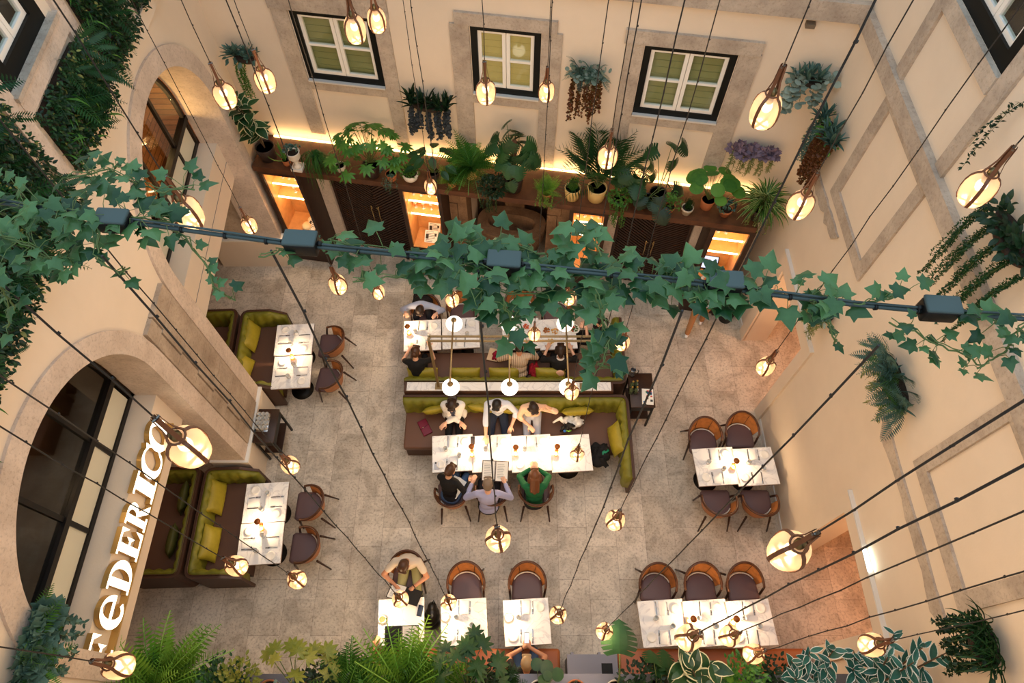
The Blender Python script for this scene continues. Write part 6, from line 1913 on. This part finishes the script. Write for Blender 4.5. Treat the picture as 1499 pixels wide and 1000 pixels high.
    if L.V: L.build('foliage',LM[lm],root)
def trail(root,name,lm,starts,length,n,seed,T=T_TINY,size=.03,out=(0,-1,0),spread=.1,thick=2):
    """strands hanging from start points"""
    g=random.Random(seed); L=LV(); st=MB(); O=Vector(out)
    for k in range(n):
        s=Vector(starts[k%len(starts)])+Vector((g.uniform(-1,1)*spread,g.uniform(-1,1)*spread*.3,0)); ln=length*g.uniform(.5,1.1)
        p=[s]; side=Vector((g.uniform(-.3,.3),0,0))
        for i in range(1,7):
            t=i/6; p.append(s+O*(.09*math.sin(min(1,t*2)*PI/2))+side*(t*.15)+Vector((g.uniform(-.012,.012),g.uniform(-.012,.012),.05*math.sin(t*PI)*.6-ln*t)))
        st.tube(p,.0025,4,cap=False)
        m=int(ln/size*1.3)
        for i in range(m):
            t=i/m*6; a=int(t); q=p[min(a,5)].lerp(p[min(a+1,6)],t-a)
            for _ in range(thick): L.put(T,q,rdir(g,-50,30),Vector((0,0,1)),size*g.uniform(.7,1.2))
    st.build(name+'_stems',M_STEM,root,fix=False); return L.build(name,LM[lm],root)
def plant(name,label,loc,kind,H,S,lm,pr=.12,ph=.2,pm='terra',pstyle='plain',seed=0,n=None,bias=(0,0),group=None,rz=0,hang=None,ymax=None,xlim=None):
    root=thing(name,label,'plant',loc,rz,group)
    z=pot(root,pr,ph,POTM[pm],pstyle)
    grow(root,kind,z,H,S,seed,lm,n,bias)
    if ymax is not None or xlim is not None:
        for c in root.children:
            if c.name.startswith(('foliage','stems')):
                for vv in c.data.vertices:
                    if ymax is not None and vv.co.y>ymax: vv.co.y=ymax-0.05*(vv.co.y-ymax)
                    if xlim and vv.co.x<xlim[0]: vv.co.x=xlim[0]
                    if xlim and vv.co.x>xlim[1]: vv.co.x=xlim[1]
    if hang: trail(root,'trailing_foliage',hang[1],[(-pr*.7,-pr*.8,z),(0,-pr,z),(pr*.7,-pr*.8,z)],hang[0],hang[2],seed+5)
    return root
def lp(u,v): q=at(u,v,LZ); return q
LEDGE=[
 (394,231,'variegated_rubber_plant','tall variegated rubber plant in a dark pot, left end of the ledge','rubber',1.15,.62,'rubber',.17,.28,'dark','plain',None,None),
 (421,240,'snake_plant','small snake plant in a terracotta pot beside the white urn','snake',.42,.1,'mid',.08,.12,'terra','plain',None,None),
 (437,246,'succulent_urn','white pedestal urn heaped with grey green succulents','succulent',.14,.16,'blue',.1,.2,'white','urn',None,None),
 (467,243,'rhipsalis','shaggy green hanging rhipsalis right of the white urn','rhipsalis',.3,.27,'mid',.1,.15,'dark','plain',None,None),
 (500,249,'young_fatsia','small fatsia in a pale glazed pot, left of the large fatsia','fatsia',.3,.2,'mid',.09,.13,'glassy','plain',9,None),
 (546,256,'fatsia','large bright fatsia in a dark pot above the left double door','fatsia',.7,.4,'mid',.15,.26,'dark','plain',34,None),
 (574,262,'sedum','grey green sedum dome spilling over a terracotta pot','succulent',.24,.17,'blue',.1,.14,'terra','plain',30,(.3,'blue',8)),
 (602,263,'herb_bowl','low green herbs in a round white bowl','herb',.18,.15,'mid',.14,.17,'white','bowl',None,None),
 (635,262,'calathea','broad-leaved calathea in a dark pot right of the white bowl','broad',.45,.34,'deep',.11,.18,'dark','plain',15,None),
 (662,271,'small_fern','small bright fern in a terracotta pot by the lamp on the ledge','fern',.25,.26,'fresh',.09,.12,'terra','plain',26,None),
 (690,258,'tall_fern','large upright arching fern above the right edge of the left cabinet','bigfern',.6,.46,'mid',.13,.24,'beige','plain',52,None),
 (752,276,'climbing_monstera','tall dark monstera on a moss pole above the fountain','monstera',1.05,.46,'deep',.17,.3,'dark','plain',34,None),
 (722,287,'trailing_bush','dark bushy trailing plant below the climbing monstera','bush',.26,.2,'dark',.1,.14,'dark','plain',None,(.35,'dark',14)),
 (800,289,'trailing_fern','small fern trailing over the ledge right of the fountain','fern',.34,.26,'fresh',.09,.13,'terra','rim',24,(.22,'fresh',12)),
 (837,289,'grassy_pot','beige pot of short grassy green left of the palm','grass',.24,.15,'mid',.14,.25,'beige','plain',150,None),
 (872,290,'areca_palm','big feathery palm in a beige pot above the narrow cabinet','palm',1.05,.5,'deep',.17,.28,'beige','plain',17,None),
 (905,298,'creeping_fig','small-leaved creeper hanging over the ledge right of the palm','bush',.2,.18,'mid',.1,.13,'dark','plain',260,(.5,'mid',16)),
 (930,290,'monstera','monstera right of the palm with spreading split leaves','monstera',.62,.34,'deep',.12,.2,'dark','plain',14,None),
 (960,294,'monstera','long-stalked monstera with three leaves high against the wall','tallmonstera',1.05,.26,'deep',.15,.22,'dark','plain',4,None),
 (945,300,'low_monstera','low dark monstera hanging over the ledge front','monstera',.28,.36,'dark',.12,.18,'dark','plain',12,None),
 (979,309,'pilea','small leafy pilea in a terracotta pot above the right double door','herb',.34,.16,'mid',.09,.13,'terra','rim',150,None),
 (1004,312,'grass_pot','dark tufted grass in a limewashed pot','grass',.2,.12,'deep',.1,.15,'pale','rim',110,None),
 (1033,303,'round_leaf_calathea','round-leaved calathea with large pale green discs','round',.55,.36,'mid',.12,.2,'terra','plain',20,None),
 (1060,314,'echeveria','blue grey echeveria in terracotta beside the round-leaved calathea','succulent',.2,.15,'blue',.11,.15,'terra','rim',24,None),
 (1107,318,'spider_plant','very large striped spider plant at the right end of the ledge','spider',.5,.62,'spider',.15,.24,'dark','plain',170,(.45,'olive',12)),
]
for i,(u,v,nm,lab,k,H,S,lm,pr,ph,pm,ps,n,hang) in enumerate(LEDGE):
    r_=plant(nm,lab,lp(u,v),k,H*1.08,S*(1.0 if k in('rubber','spider','snake','grass') else 1.22),lm,pr,ph,pm,ps,100+i,n,(0,0),'potted plants on the long ledge',-BA,hang,-(lp(u,v)-BO).dot(BN)-.04)
    if nm=='climbing_monstera': MB().tube([(0,0,.2),(0.01,0,1.1)],.04,10).build('moss_pole',mat('coir pole',srgb(92,58,36),.95,bump=.6,bscale=50),r_)

# ---------------------------------------------------------------- wall planters
M_FELT=mat('dark felt planter',srgb(44,34,28),0.95,bump=0.4,bscale=40)
def wallplanter(label,p,axis,out,w,h,seed,top,hang,d=.14):
    """p point on wall, axis along wall, out into the court; top: list of (template kind, leafmat, n, size)"""
    rz=math.atan2(axis.y,axis.x)
    root=thing('wall_planter',label,'wall planter',p,rz,'planters hung on the courtyard walls')
    s=-1 if axis.cross(Vector((0,0,1))).dot(out)<0 else 1
    # local: X along wall, local out = -Y (s>0) 
    oy=-1 if (Matrix.Rotation(rz,3,'Z')@Vector((0,-1,0))).dot(out)>0 else 1
    MB().lathe([(0,-h*.35),(w*.25,-h*.33),(w*.38,-h*.1),(w*.4,h*.1),(w*.34,h*.1),(0,h*.05)],n=18).build('basket',M_FELT,root)
    o=root.children[0]; o.scale=(1,d*2.2/w if w else 1,1); o.location=(0,oy*d*.55,0)
    g=random.Random(seed)
    for j,(k,lm,n,size) in enumerate(top):
        L=LV()
        for i in range(n):
            b=Vector((g.uniform(-.45,.45)*w,oy*g.uniform(.3,1)*d,g.uniform(0,.25)*h))
            dd=rdir(g,-15,80); dd.y=oy*abs(dd.y)
            if k=='rosette':
                for m in range(13):
                    e=rdir(g,0,75); L.put(T_SPIKE,b+Vector((0,oy*.04,.02)),e+Vector((0,oy*.3,0)),Vector((0,0,1)),size*g.uniform(.7,1.1),1.2)
            elif k=='fern': L.put(T_FERN,b,dd,Vector((0,0,1)),size*g.uniform(.7,1.1))
            elif k=='round': L.put(T_ROUND,b+dd*g.uniform(.02,.14),dd,Vector((0,oy*.5,1)),size*g.uniform(.7,1.2))
            elif k=='lobed': L.put(T_IVY,b+dd*g.uniform(.02,.12),dd,Vector((0,oy*.6,1)),size*g.uniform(.7,1.2),1.2)
            elif k=='grass': L.put(T_STRAP,b,dd,Vector((0,0,1)),size*g.uniform(.7,1.2),.6)
            elif k=='leaf': L.put(T_LEAF,b+dd*g.uniform(.02,.16),dd,Vector((0,oy*.4,1)),size*g.uniform(.7,1.2))
        L.build('foliage',LM[lm],root)
    for j,(nm,lm,x0,x1,ln,n,size,T,th) in enumerate(hang):
        st=[(x0*w+(x1-x0)*w*q/4,oy*d*.9,-h*.05) for q in range(5)]
        trail(root,nm,lm,st,ln,n,seed+j*7,T,size,(0,oy,0),.03,th)
    return root
XB=BE; OB=-BN; XR=Vector((0,1,0)); OR_=Vector((-1,0,0)); OL=Vector((1,0,0))
def bp(u,v): return atplane(u,v,BO+BN*(-.03),BN)
def rp_(u,v): return atplane(u,v,(RX-.03,0,0),(1,0,0))
def lp_(u,v): return atplane(u,v,(LX+.03,0,0),(1,0,0))
wallplanter('planter of blue rosettes with a green string tail, left end of the back wall',bp(362,78),XB,OB,.5,.28,1,[('rosette','blue',5,.22),('leaf','blue',60,.09)],[('trailing_foliage','mid',-.3,-.05,.75,12,.035,T_TINY,3)])
wallplanter('planter of dark spiky tufts and dusky berry strings between the left windows',bp(630,150),XB,OB,.75,.25,2,[('rosette','dark',9,.3)],[('berry_strings','grape',-.4,.4,.55,30,.045,T_ROUND,4)])
wallplanter('planter of silver foliage, ferns and rust strings right of the middle window',bp(862,104),XB,OB,.5,.25,3,[('round','silver',90,.07),('fern','blue',40,.34)],[('rust_strings','rust',-.4,.4,.75,26,.035,T_ROUND,2)])
wallplanter('planter of plum grey lobed leaves with green sprigs, right of the last window',bp(1103,217),XB,OB,.75,.2,4,[('lobed','purple',150,.1)],[('green_sprigs','olive',-.4,.4,.4,34,.05,T_THIN,3)])
wallplanter('planter of grey eucalyptus discs and spiky tufts near the right corner',bp(1188,112),XB,OB,.6,.24,5,[('rosette','blue',4,.26),('round','silver',40,.1)],[('eucalyptus_strings','silver',-.5,-.2,.55,8,.09,T_ROUND,2),('eucalyptus_tail','silver',.1,.3,.35,5,.08,T_ROUND,2)])
wallplanter('planter of blue rosettes over rust strings, back end of the right wall',rp_(1222,196),XR,OR_,.7,.26,6,[('rosette','blue',9,.28),('leaf','mid',60,.07)],[('rust_strings','rust',-.45,.05,.8,30,.035,T_ROUND,3),('green_sprigs','blue',.15,.45,.75,16,.04,T_TINY,3)])
wallplanter('planter of large fern tufts alone in the middle of the right wall',rp_(1318,560),XR,OR_,.95,.3,7,[('fern','blue',46,.42),('rosette','blue',3,.2),('fern','mid',14,.36)],[('green_sprigs','olive',-.3,.45,.4,26,.06,T_THIN,3)])
wallplanter('planter of buff sprigs behind the ivy near the far right doorway',rp_(1215,455),XR,OR_,.5,.24,8,[('rosette','blue',3,.24),('leaf','silver',50,.09)],[('buff_sprigs','olive',-.4,.4,.4,30,.05,T_THIN,3)])
wallplanter('planter spilling long green strands at the right edge of the photo',rp_(1492,350),XR,OR_,.8,.3,9,[('leaf','dark',120,.11)],[('trailing_foliage','deep',-.5,.5,1.05,44,.03,T_TINY,3)])
wallplanter('planter of dark arching grass at the bottom right of the right wall',rp_(1452,945),XR,OR_,.5,.4,10,[('grass','deep',110,.34),('leaf','dark',60,.07)],[('trailing_foliage','dark',-.3,.5,.5,26,.05,T_TINY,3)])
wallplanter('planter of fine blue green foliage at the bottom left of the left wall',lp_(40,955),XR,OL,.75,.4,11,[('lobed','blue',260,.13),('fern','mid',26,.4)],[('grassy_tail','blue',-.4,.4,.4,20,.06,T_LEAF,2)])
root=thing('trailing_vine','thin wiry vine hanging beside the upper right pendant lamp','vine',rp_(1499,150)+Vector((-.03,0,0)))
trail(root,'foliage','dark',[(0,0,0)],1.0,3,77,T_TINY,.05,(-1,0,0),.02,2)

# ---------------------------------------------------------------- planted panels on the left wall
def panel(label,y0,y1,z0,z1,seed):
    root=thing('green_wall_panel',label,'green wall',(LX,(y0+y1)/2,z0),0,'planted panels on the left wall')
    w=y1-y0; h=z1-z0; g=random.Random(seed)
    MB().bbox(0.0,.04,-w/2+.06,w/2-.06,.02,h-.06).build('backing',M_FELT,root)
    area=w*h
    sets=[('leafy_foliage','dark',T_LEAF,int(900*area),.06,.1),('fine_foliage','deep',T_LEAF,int(900*area),.045,.1),('fern_foliage','deep',T_FERN,int(42*area),.42,.35),('grass_foliage','mid',T_STRAP,int(60*area),.28,.3),('pale_foliage','olive',T_LEAF,int(110*area),.06,.12)]
    for nm,lm,T,n,s,o in sets:
        L=LV(); cy=g.uniform(-.3,.3)*w; cz=g.uniform(.3,.7)*h
        for i in range(max(3,n)):
            if nm in('pale_foliage','grass_foliage','fern_foliage') and g.random()<.75: y=max(-w/2,min(w/2,g.gauss(cy,w*.2))); z=max(0.02,min(h,g.gauss(cz,h*.22)))
            else: y=g.uniform(-w/2,w/2); z=g.uniform(0.02,h)
            if T is T_FERN or T is T_STRAP:
                d=Vector((g.uniform(.35,.8),g.uniform(-.8,.8),g.uniform(-.4,.5))); p=Vector((.06,y,z))
            else:
                d=Vector((g.uniform(.2,1),g.uniform(-1,1),g.uniform(-1,.5))); p=Vector((.05+g.uniform(0,.13),y,z))
            L.put(T,p,d,Vector((.6,0,1)),s*g.uniform(.65,1.25))
        L.build(nm,LM[lm],root)
panel('planted green panel under the upper left window sill',4.97,6.18,6.5,7.28,21)
panel('planted green panel at the top left, between two stone strips',6.45,7.36,6.5,9.2,22)
panel('planted green panel in the back left corner above the arch',7.62,8.9,6.5,9.2,23)
panel('planted green panel at the left photo edge, above the lower arch',1.6,4.66,6.5,9.0,24)
struct(MB().bbox(LX-.01,LX+.05,7.4,7.58,6.5,9.4).build('trim_23',M_ST2))

# ---------------------------------------------------------------- plants on the near ledge
NZ=2.72
o=tag(MB().bbox(-4.42,4.5,-.62,.56,NZ-.12,NZ).build('near_ledge',M_GREY),'grey near ledge at the bottom of the photo, full of plants','ledge')
def npx(u,y=.36): 
    # x so that the plant's crown stands at pixel column u
    q=at(u,985,3.2); return Vector((max(-4.1,min(4.1,q.x)),y,NZ))
NEAR=[
 (150,'asparagus_fern','feathery dark fern at the lower left beneath the sign','bigfern',.55,.5,'deep',40,(.1,.7),'terra'),
 (225,'upright_fern','tall golden lit fern beside the bottom lamp of the sign','bigfern',1.3,.8,'fresh',46,(.1,.75),'terra'),
 (292,'tufted_herb','low tufted herb in a small white pot, right of the golden fern','herb',.25,.2,'mid',220,(0,.9),'white'),
 (345,'wispy_bush','wispy yellow green bush with thin stalks','bush',.45,.3,'yellow',360,(0,1.1),'terra'),
 (385,'grey_sprig','small grey sprig plant in front of the yellow fatsia','succulent',.3,.24,'silver',20,(0,.8),'terra'),
 (430,'yellow_fatsia','yellow green fatsia at the bottom edge','fatsia',.6,.4,'yellow',18,(0,.85),'terra'),
 (445,'blue_agave_fern','blue grey spiky fern at the very bottom edge','succulent',.25,.3,'blue',30,(0,.5),'dark'),
 (510,'sword_fern','sword fern left of the hidden menu reader','fern',.6,.6,'mid',40,(0,.75),'terra'),
 (590,'tall_sword_fern','tallest bright sword fern, overlapping the large menu','bigfern',.95,.78,'fresh',34,(0,.85),'terra'),
 (640,'arching_fern','arching fern below the black backpack','fern',.55,.56,'mid',30,(0,.85),'dark'),
 (684,'dark_fatsia','dark glossy fatsia overlapping the empty bottom table','fatsia',.72,.45,'deep',20,(0,.9),'dark'),
 (735,'low_fern','low dark fern right of the dark fatsia','fern',.4,.44,'deep',30,(0,.7),'terra'),
 (790,'striped_calathea','striped round-leaved calathea below the phone user','round',.3,.36,'deep',13,(0,.2),'white'),
 (845,'pale_grass','pale tufted grass beside the grey box','grass',.45,.3,'blue',90,(0,.5),'terra'),
 (905,'single_leaf_monstera','lone big monstera leaf rising from a white rimmed pot','single',.75,.5,'deep',1,(0,.95),'white'),
 (965,'low_monstera','broad low monstera left of the variegated rubber plant','monstera',.55,.42,'deep',12,(0,.8),'dark'),
 (1020,'variegated_rubber_plant','variegated rubber plant with cream margins at the bottom','rubber',.62,.4,'rubber',10,(0,.7),'terra'),
 (1090,'bushy_herb','bushy fine-leaved herb below the bottom row of three','bush',.5,.34,'mid',420,(0,1.0),'terra'),
 (1180,'white_edged_shrub','white edged teal shrub, left of the two at bottom right','whiteedge',.85,.4,'teal',7,(0,.9),'dark'),
 (1270,'white_edged_shrub','white edged teal shrub below the bottom right doorway','whiteedge',1.0,.42,'teal',7,(0,.8),'dark'),
 (318,'leafy_bush','low dark bush between the tufted herb and wispy yellow bush','bush',.34,.34,'deep',300,(0,.8),'dark'),
 (478,'leafy_bush','low dark bush between the yellow fatsia and sword fern','bush',.36,.34,'dark',300,(0,.8),'dark'),
 (555,'leafy_bush','low fresh green bush behind the hidden menu reader','bush',.36,.36,'mid',300,(0,.7),'dark'),
 (615,'ledge_fern','short dark fern between the tall sword fern and the backpack','fern',.5,.46,'deep',36,(0,.8),'dark'),
 (712,'leafy_bush','low dark bush at the foot of the dark fatsia','bush',.34,.32,'dark',300,(0,.6),'dark'),
 (940,'leafy_bush','low dark bush just right of the white rimmed pot','bush',.4,.3,'dark',300,(0,.7),'dark'),
 (1055,'round_leaf_plant','small round-leaved plant right of the variegated rubber plant','round',.4,.3,'fresh',9,(0,.9),'dark'),
 (1135,'leafy_bush','low dark bush left of the white edged shrubs','bush',.36,.34,'dark',300,(0,.8),'dark'),
 (1350,'broad_white_edged_shrub','large white edged shrub beside the dark arching grass','whiteedge',1.9,.36,'teal',5,(0,.8),'dark'),
]
for i,(u,nm,lab,k,H,S,lm,n,b,pm) in enumerate(NEAR):
    plant(nm,lab,npx(u),k,H*(.9 if u<735 or u>850 else .8),S*(.9 if u<735 or u>850 else .72),lm,.13,.2,pm,'rim' if pm=='terra' else 'plain',300+i,n,(b[0]*.6,b[1]*(.85 if u<735 or u>850 else .7)),'potted plants on the near ledge',xlim=(LX+.06-npx(u).x,RX-.06-npx(u).x))

# ---------------------------------------------------------------- ivy
def ivy(name,label,strands,seed,dens=0.6):
    g=random.Random(seed)
    q0=at(*strands[0][0][0],ROD_Z); root=thing('ivy_vine',label,'ivy',q0,0,'ivy on the cable')
    L=LV(); st=MB()
    for pts,n,jit,drop,size in strands:
        P=[at(u,v,ROD_Z-drop*(i/max(1,len(pts)-1)))-q0 for i,(u,v) in enumerate(pts)]
        fine=[]
        for a,b in zip(P,P[1:]):
            for k in range(5): fine.append(a.lerp(b,k/5)+Vector((g.uniform(-1,1),g.uniform(-1,1),g.uniform(-1,1)))*.006)
        fine.append(P[-1]); st.tube(fine,.0028,5)
        if len(fine)>6: st.tube([p+Vector((g.uniform(-1,1)*.01,g.uniform(-1,1)*.01,.012)) for p in fine],.002,4)
        for i in range(int(n*dens)):
            t=g.random()*(len(fine)-1); a=int(t); p=fine[a].lerp(fine[min(a+1,len(fine)-1)],t-a)
            az=g.uniform(-PI,PI); d=Vector((math.cos(az),math.sin(az),g.uniform(-.5,.35)))
            ps=p+Vector((math.cos(az),math.sin(az),0))*g.uniform(.01,jit)+Vector((0,0,g.uniform(-.05,.06)))
            st.tube([p,(p+ps)/2+Vector((0,0,.012)),ps],[.0014,.0013,.001],4,cap=False)
            L.put(T_IVY,ps,d,Vector((g.uniform(-.6,.6),g.uniform(-.6,.4),1)),size*g.uniform(.6,1.05))
    st.build('stems',M_STEM,root,fix=False); L.build('foliage',LM['ivy'],root)
ivy('a','dense ivy clump at the left end of the cable',[
 ([(-40,300),(60,300),(150,318),(250,325)],120,.1,.0,.068),([(100,260),(160,250),(230,280),(285,278)],42,.05,.02,.058),([(-10,340),(40,360),(90,385),(110,365)],60,.09,.12,.066),
 ([(150,320),(140,380),(175,400),(190,392)],12,.03,.12,.05),([(235,318),(270,350),(300,385),(320,430),(345,440)],20,.02,.2,.045),([(0,420),(20,450),(10,480)],18,.06,.2,.07),([(160,240),(175,245)],8,.03,.0,.05)],1)
ivy('b','thick ivy mass over the middle of the cable',[
 ([(480,352),(560,370),(640,378)],26,.05,.02,.066),([(380,375),(420,368),(470,360)],9,.03,.05,.05),([(520,412),(580,405),(640,395)],20,.04,.08,.062),
 ([(640,378),(720,388),(800,396),(900,402)],150,.1,.06,.072),([(680,355),(740,362),(800,372)],40,.06,.02,.07),([(690,420),(760,430),(840,430),(900,425)],70,.08,.12,.072),
 ([(735,440),(750,470),(765,485)],16,.05,.15,.07),([(845,345),(865,338),(880,375)],10,.04,-.03,.075),
 ([(870,430),(880,465),(890,500),(880,540),(905,535)],38,.05,.2,.066),([(900,400),(960,410),(1000,412)],44,.06,.03,.07),([(700,455),(715,440)],8,.05,.1,.075)],2)
ivy('c','ivy trailing along the right half of the cable',[
 ([(1000,412),(1060,420),(1125,430)],50,.05,.02,.072),([(1125,430),(1190,436),(1235,442)],28,.05,.02,.07),([(1010,440),(1040,445),(1060,440)],10,.03,.06,.066),
 ([(1190,440),(1210,462),(1222,490),(1226,508)],16,.03,.12,.045),([(1250,446),(1290,440),(1325,430)],10,.03,-.02,.055),([(1300,470),(1350,492),(1400,515),(1440,535)],26,.025,.12,.048),
 ([(1380,440),(1410,462),(1470,470),(1499,465)],14,.04,.02,.07),([(1499,470),(1480,500),(1470,515),(1430,540)],16,.03,.12,.055)],3)
# ---------------------------------------------------------------- camera, daylight, render look
cd = bpy.data.cameras.new('camera'); cam = bpy.data.objects.new('camera', cd); COL.objects.link(cam)
cam.location = CAM; cam.rotation_euler = (TILT, 0, 0)
cd.sensor_width = 36; cd.sensor_fit = 'HORIZONTAL'; cd.lens = F_PX/1499*36
cd.clip_start = 0.05; cd.clip_end = 100
SC.camera = cam
w = bpy.data.worlds.new('sky'); SC.world = w; w.use_nodes = True
bg = w.node_tree.nodes['Background']; bg.inputs[0].default_value = (0.62,0.82,1.0,1); bg.inputs[1].default_value = SKY
SC.view_settings.view_transform = 'Standard'; SC.view_settings.look = 'None'; SC.view_settings.gamma = 1; SC.view_settings.exposure = EXPO
SC.view_settings.use_curve_mapping = False
SC.cycles.use_denoising = True
SC.cycles.max_bounces = 8; SC.cycles.diffuse_bounces = 4; SC.cycles.transparent_max_bounces = 12; SC.cycles.transmission_bounces = 6
SC.cycles.sample_clamp_indirect = 4
# the left wall leans away a little towards the back of the court
def bend(o):
    for c in [o]+list(o.children_recursive):
        if c.type == 'MESH':
            M = c.matrix_world; Mi = M.inverted()
            for v in c.data.vertices:
                p = M @ v.co
                if p.y > 4.6: v.co = Mi @ Vector((p.x-0.045*(p.y-4.6), p.y, p.z))
bpy.context.view_layer.update()
for o in list(SC.objects):
    if o.parent is None and (o.name in ('wall_left','trim_3','trim_9','trim_10','trim_13','trim_15','trim_16','trim_23','baseboard_pier','window_4','window_6','wall_fascia_1')): bend(o)
    elif o.name.startswith('green_wall_panel'): o.location.x -= 0.045*max(0,o.location.y-4.6)
# rooms behind: warm point lights added without fixtures
for p,pw,c in (((-5.6,7.9,4.1),45,(1.0,0.58,0.22)),((-5.6,6.4,3.4),10,(1.0,0.55,0.2)),((-6.3,6.0,2.2),7,(1.0,0.6,0.3)),((-6.3,2.9,2.2),7,(1.0,0.6,0.3)),((-5.5,2.6,5.0),9,(1.0,0.6,0.3)),((6.0,6.0,2.3),60,(1.0,0.62,0.34)),((6.0,1.7,2.3),45,(1.0,0.58,0.3))):
    point_light('room_fill', p, pw, c, 0.1)
dupes = {k:v for k,v in ALL_LABELS.items() if len(v)>1}
for k,v in dupes.items(): print('SAMELABEL', len(v), k)
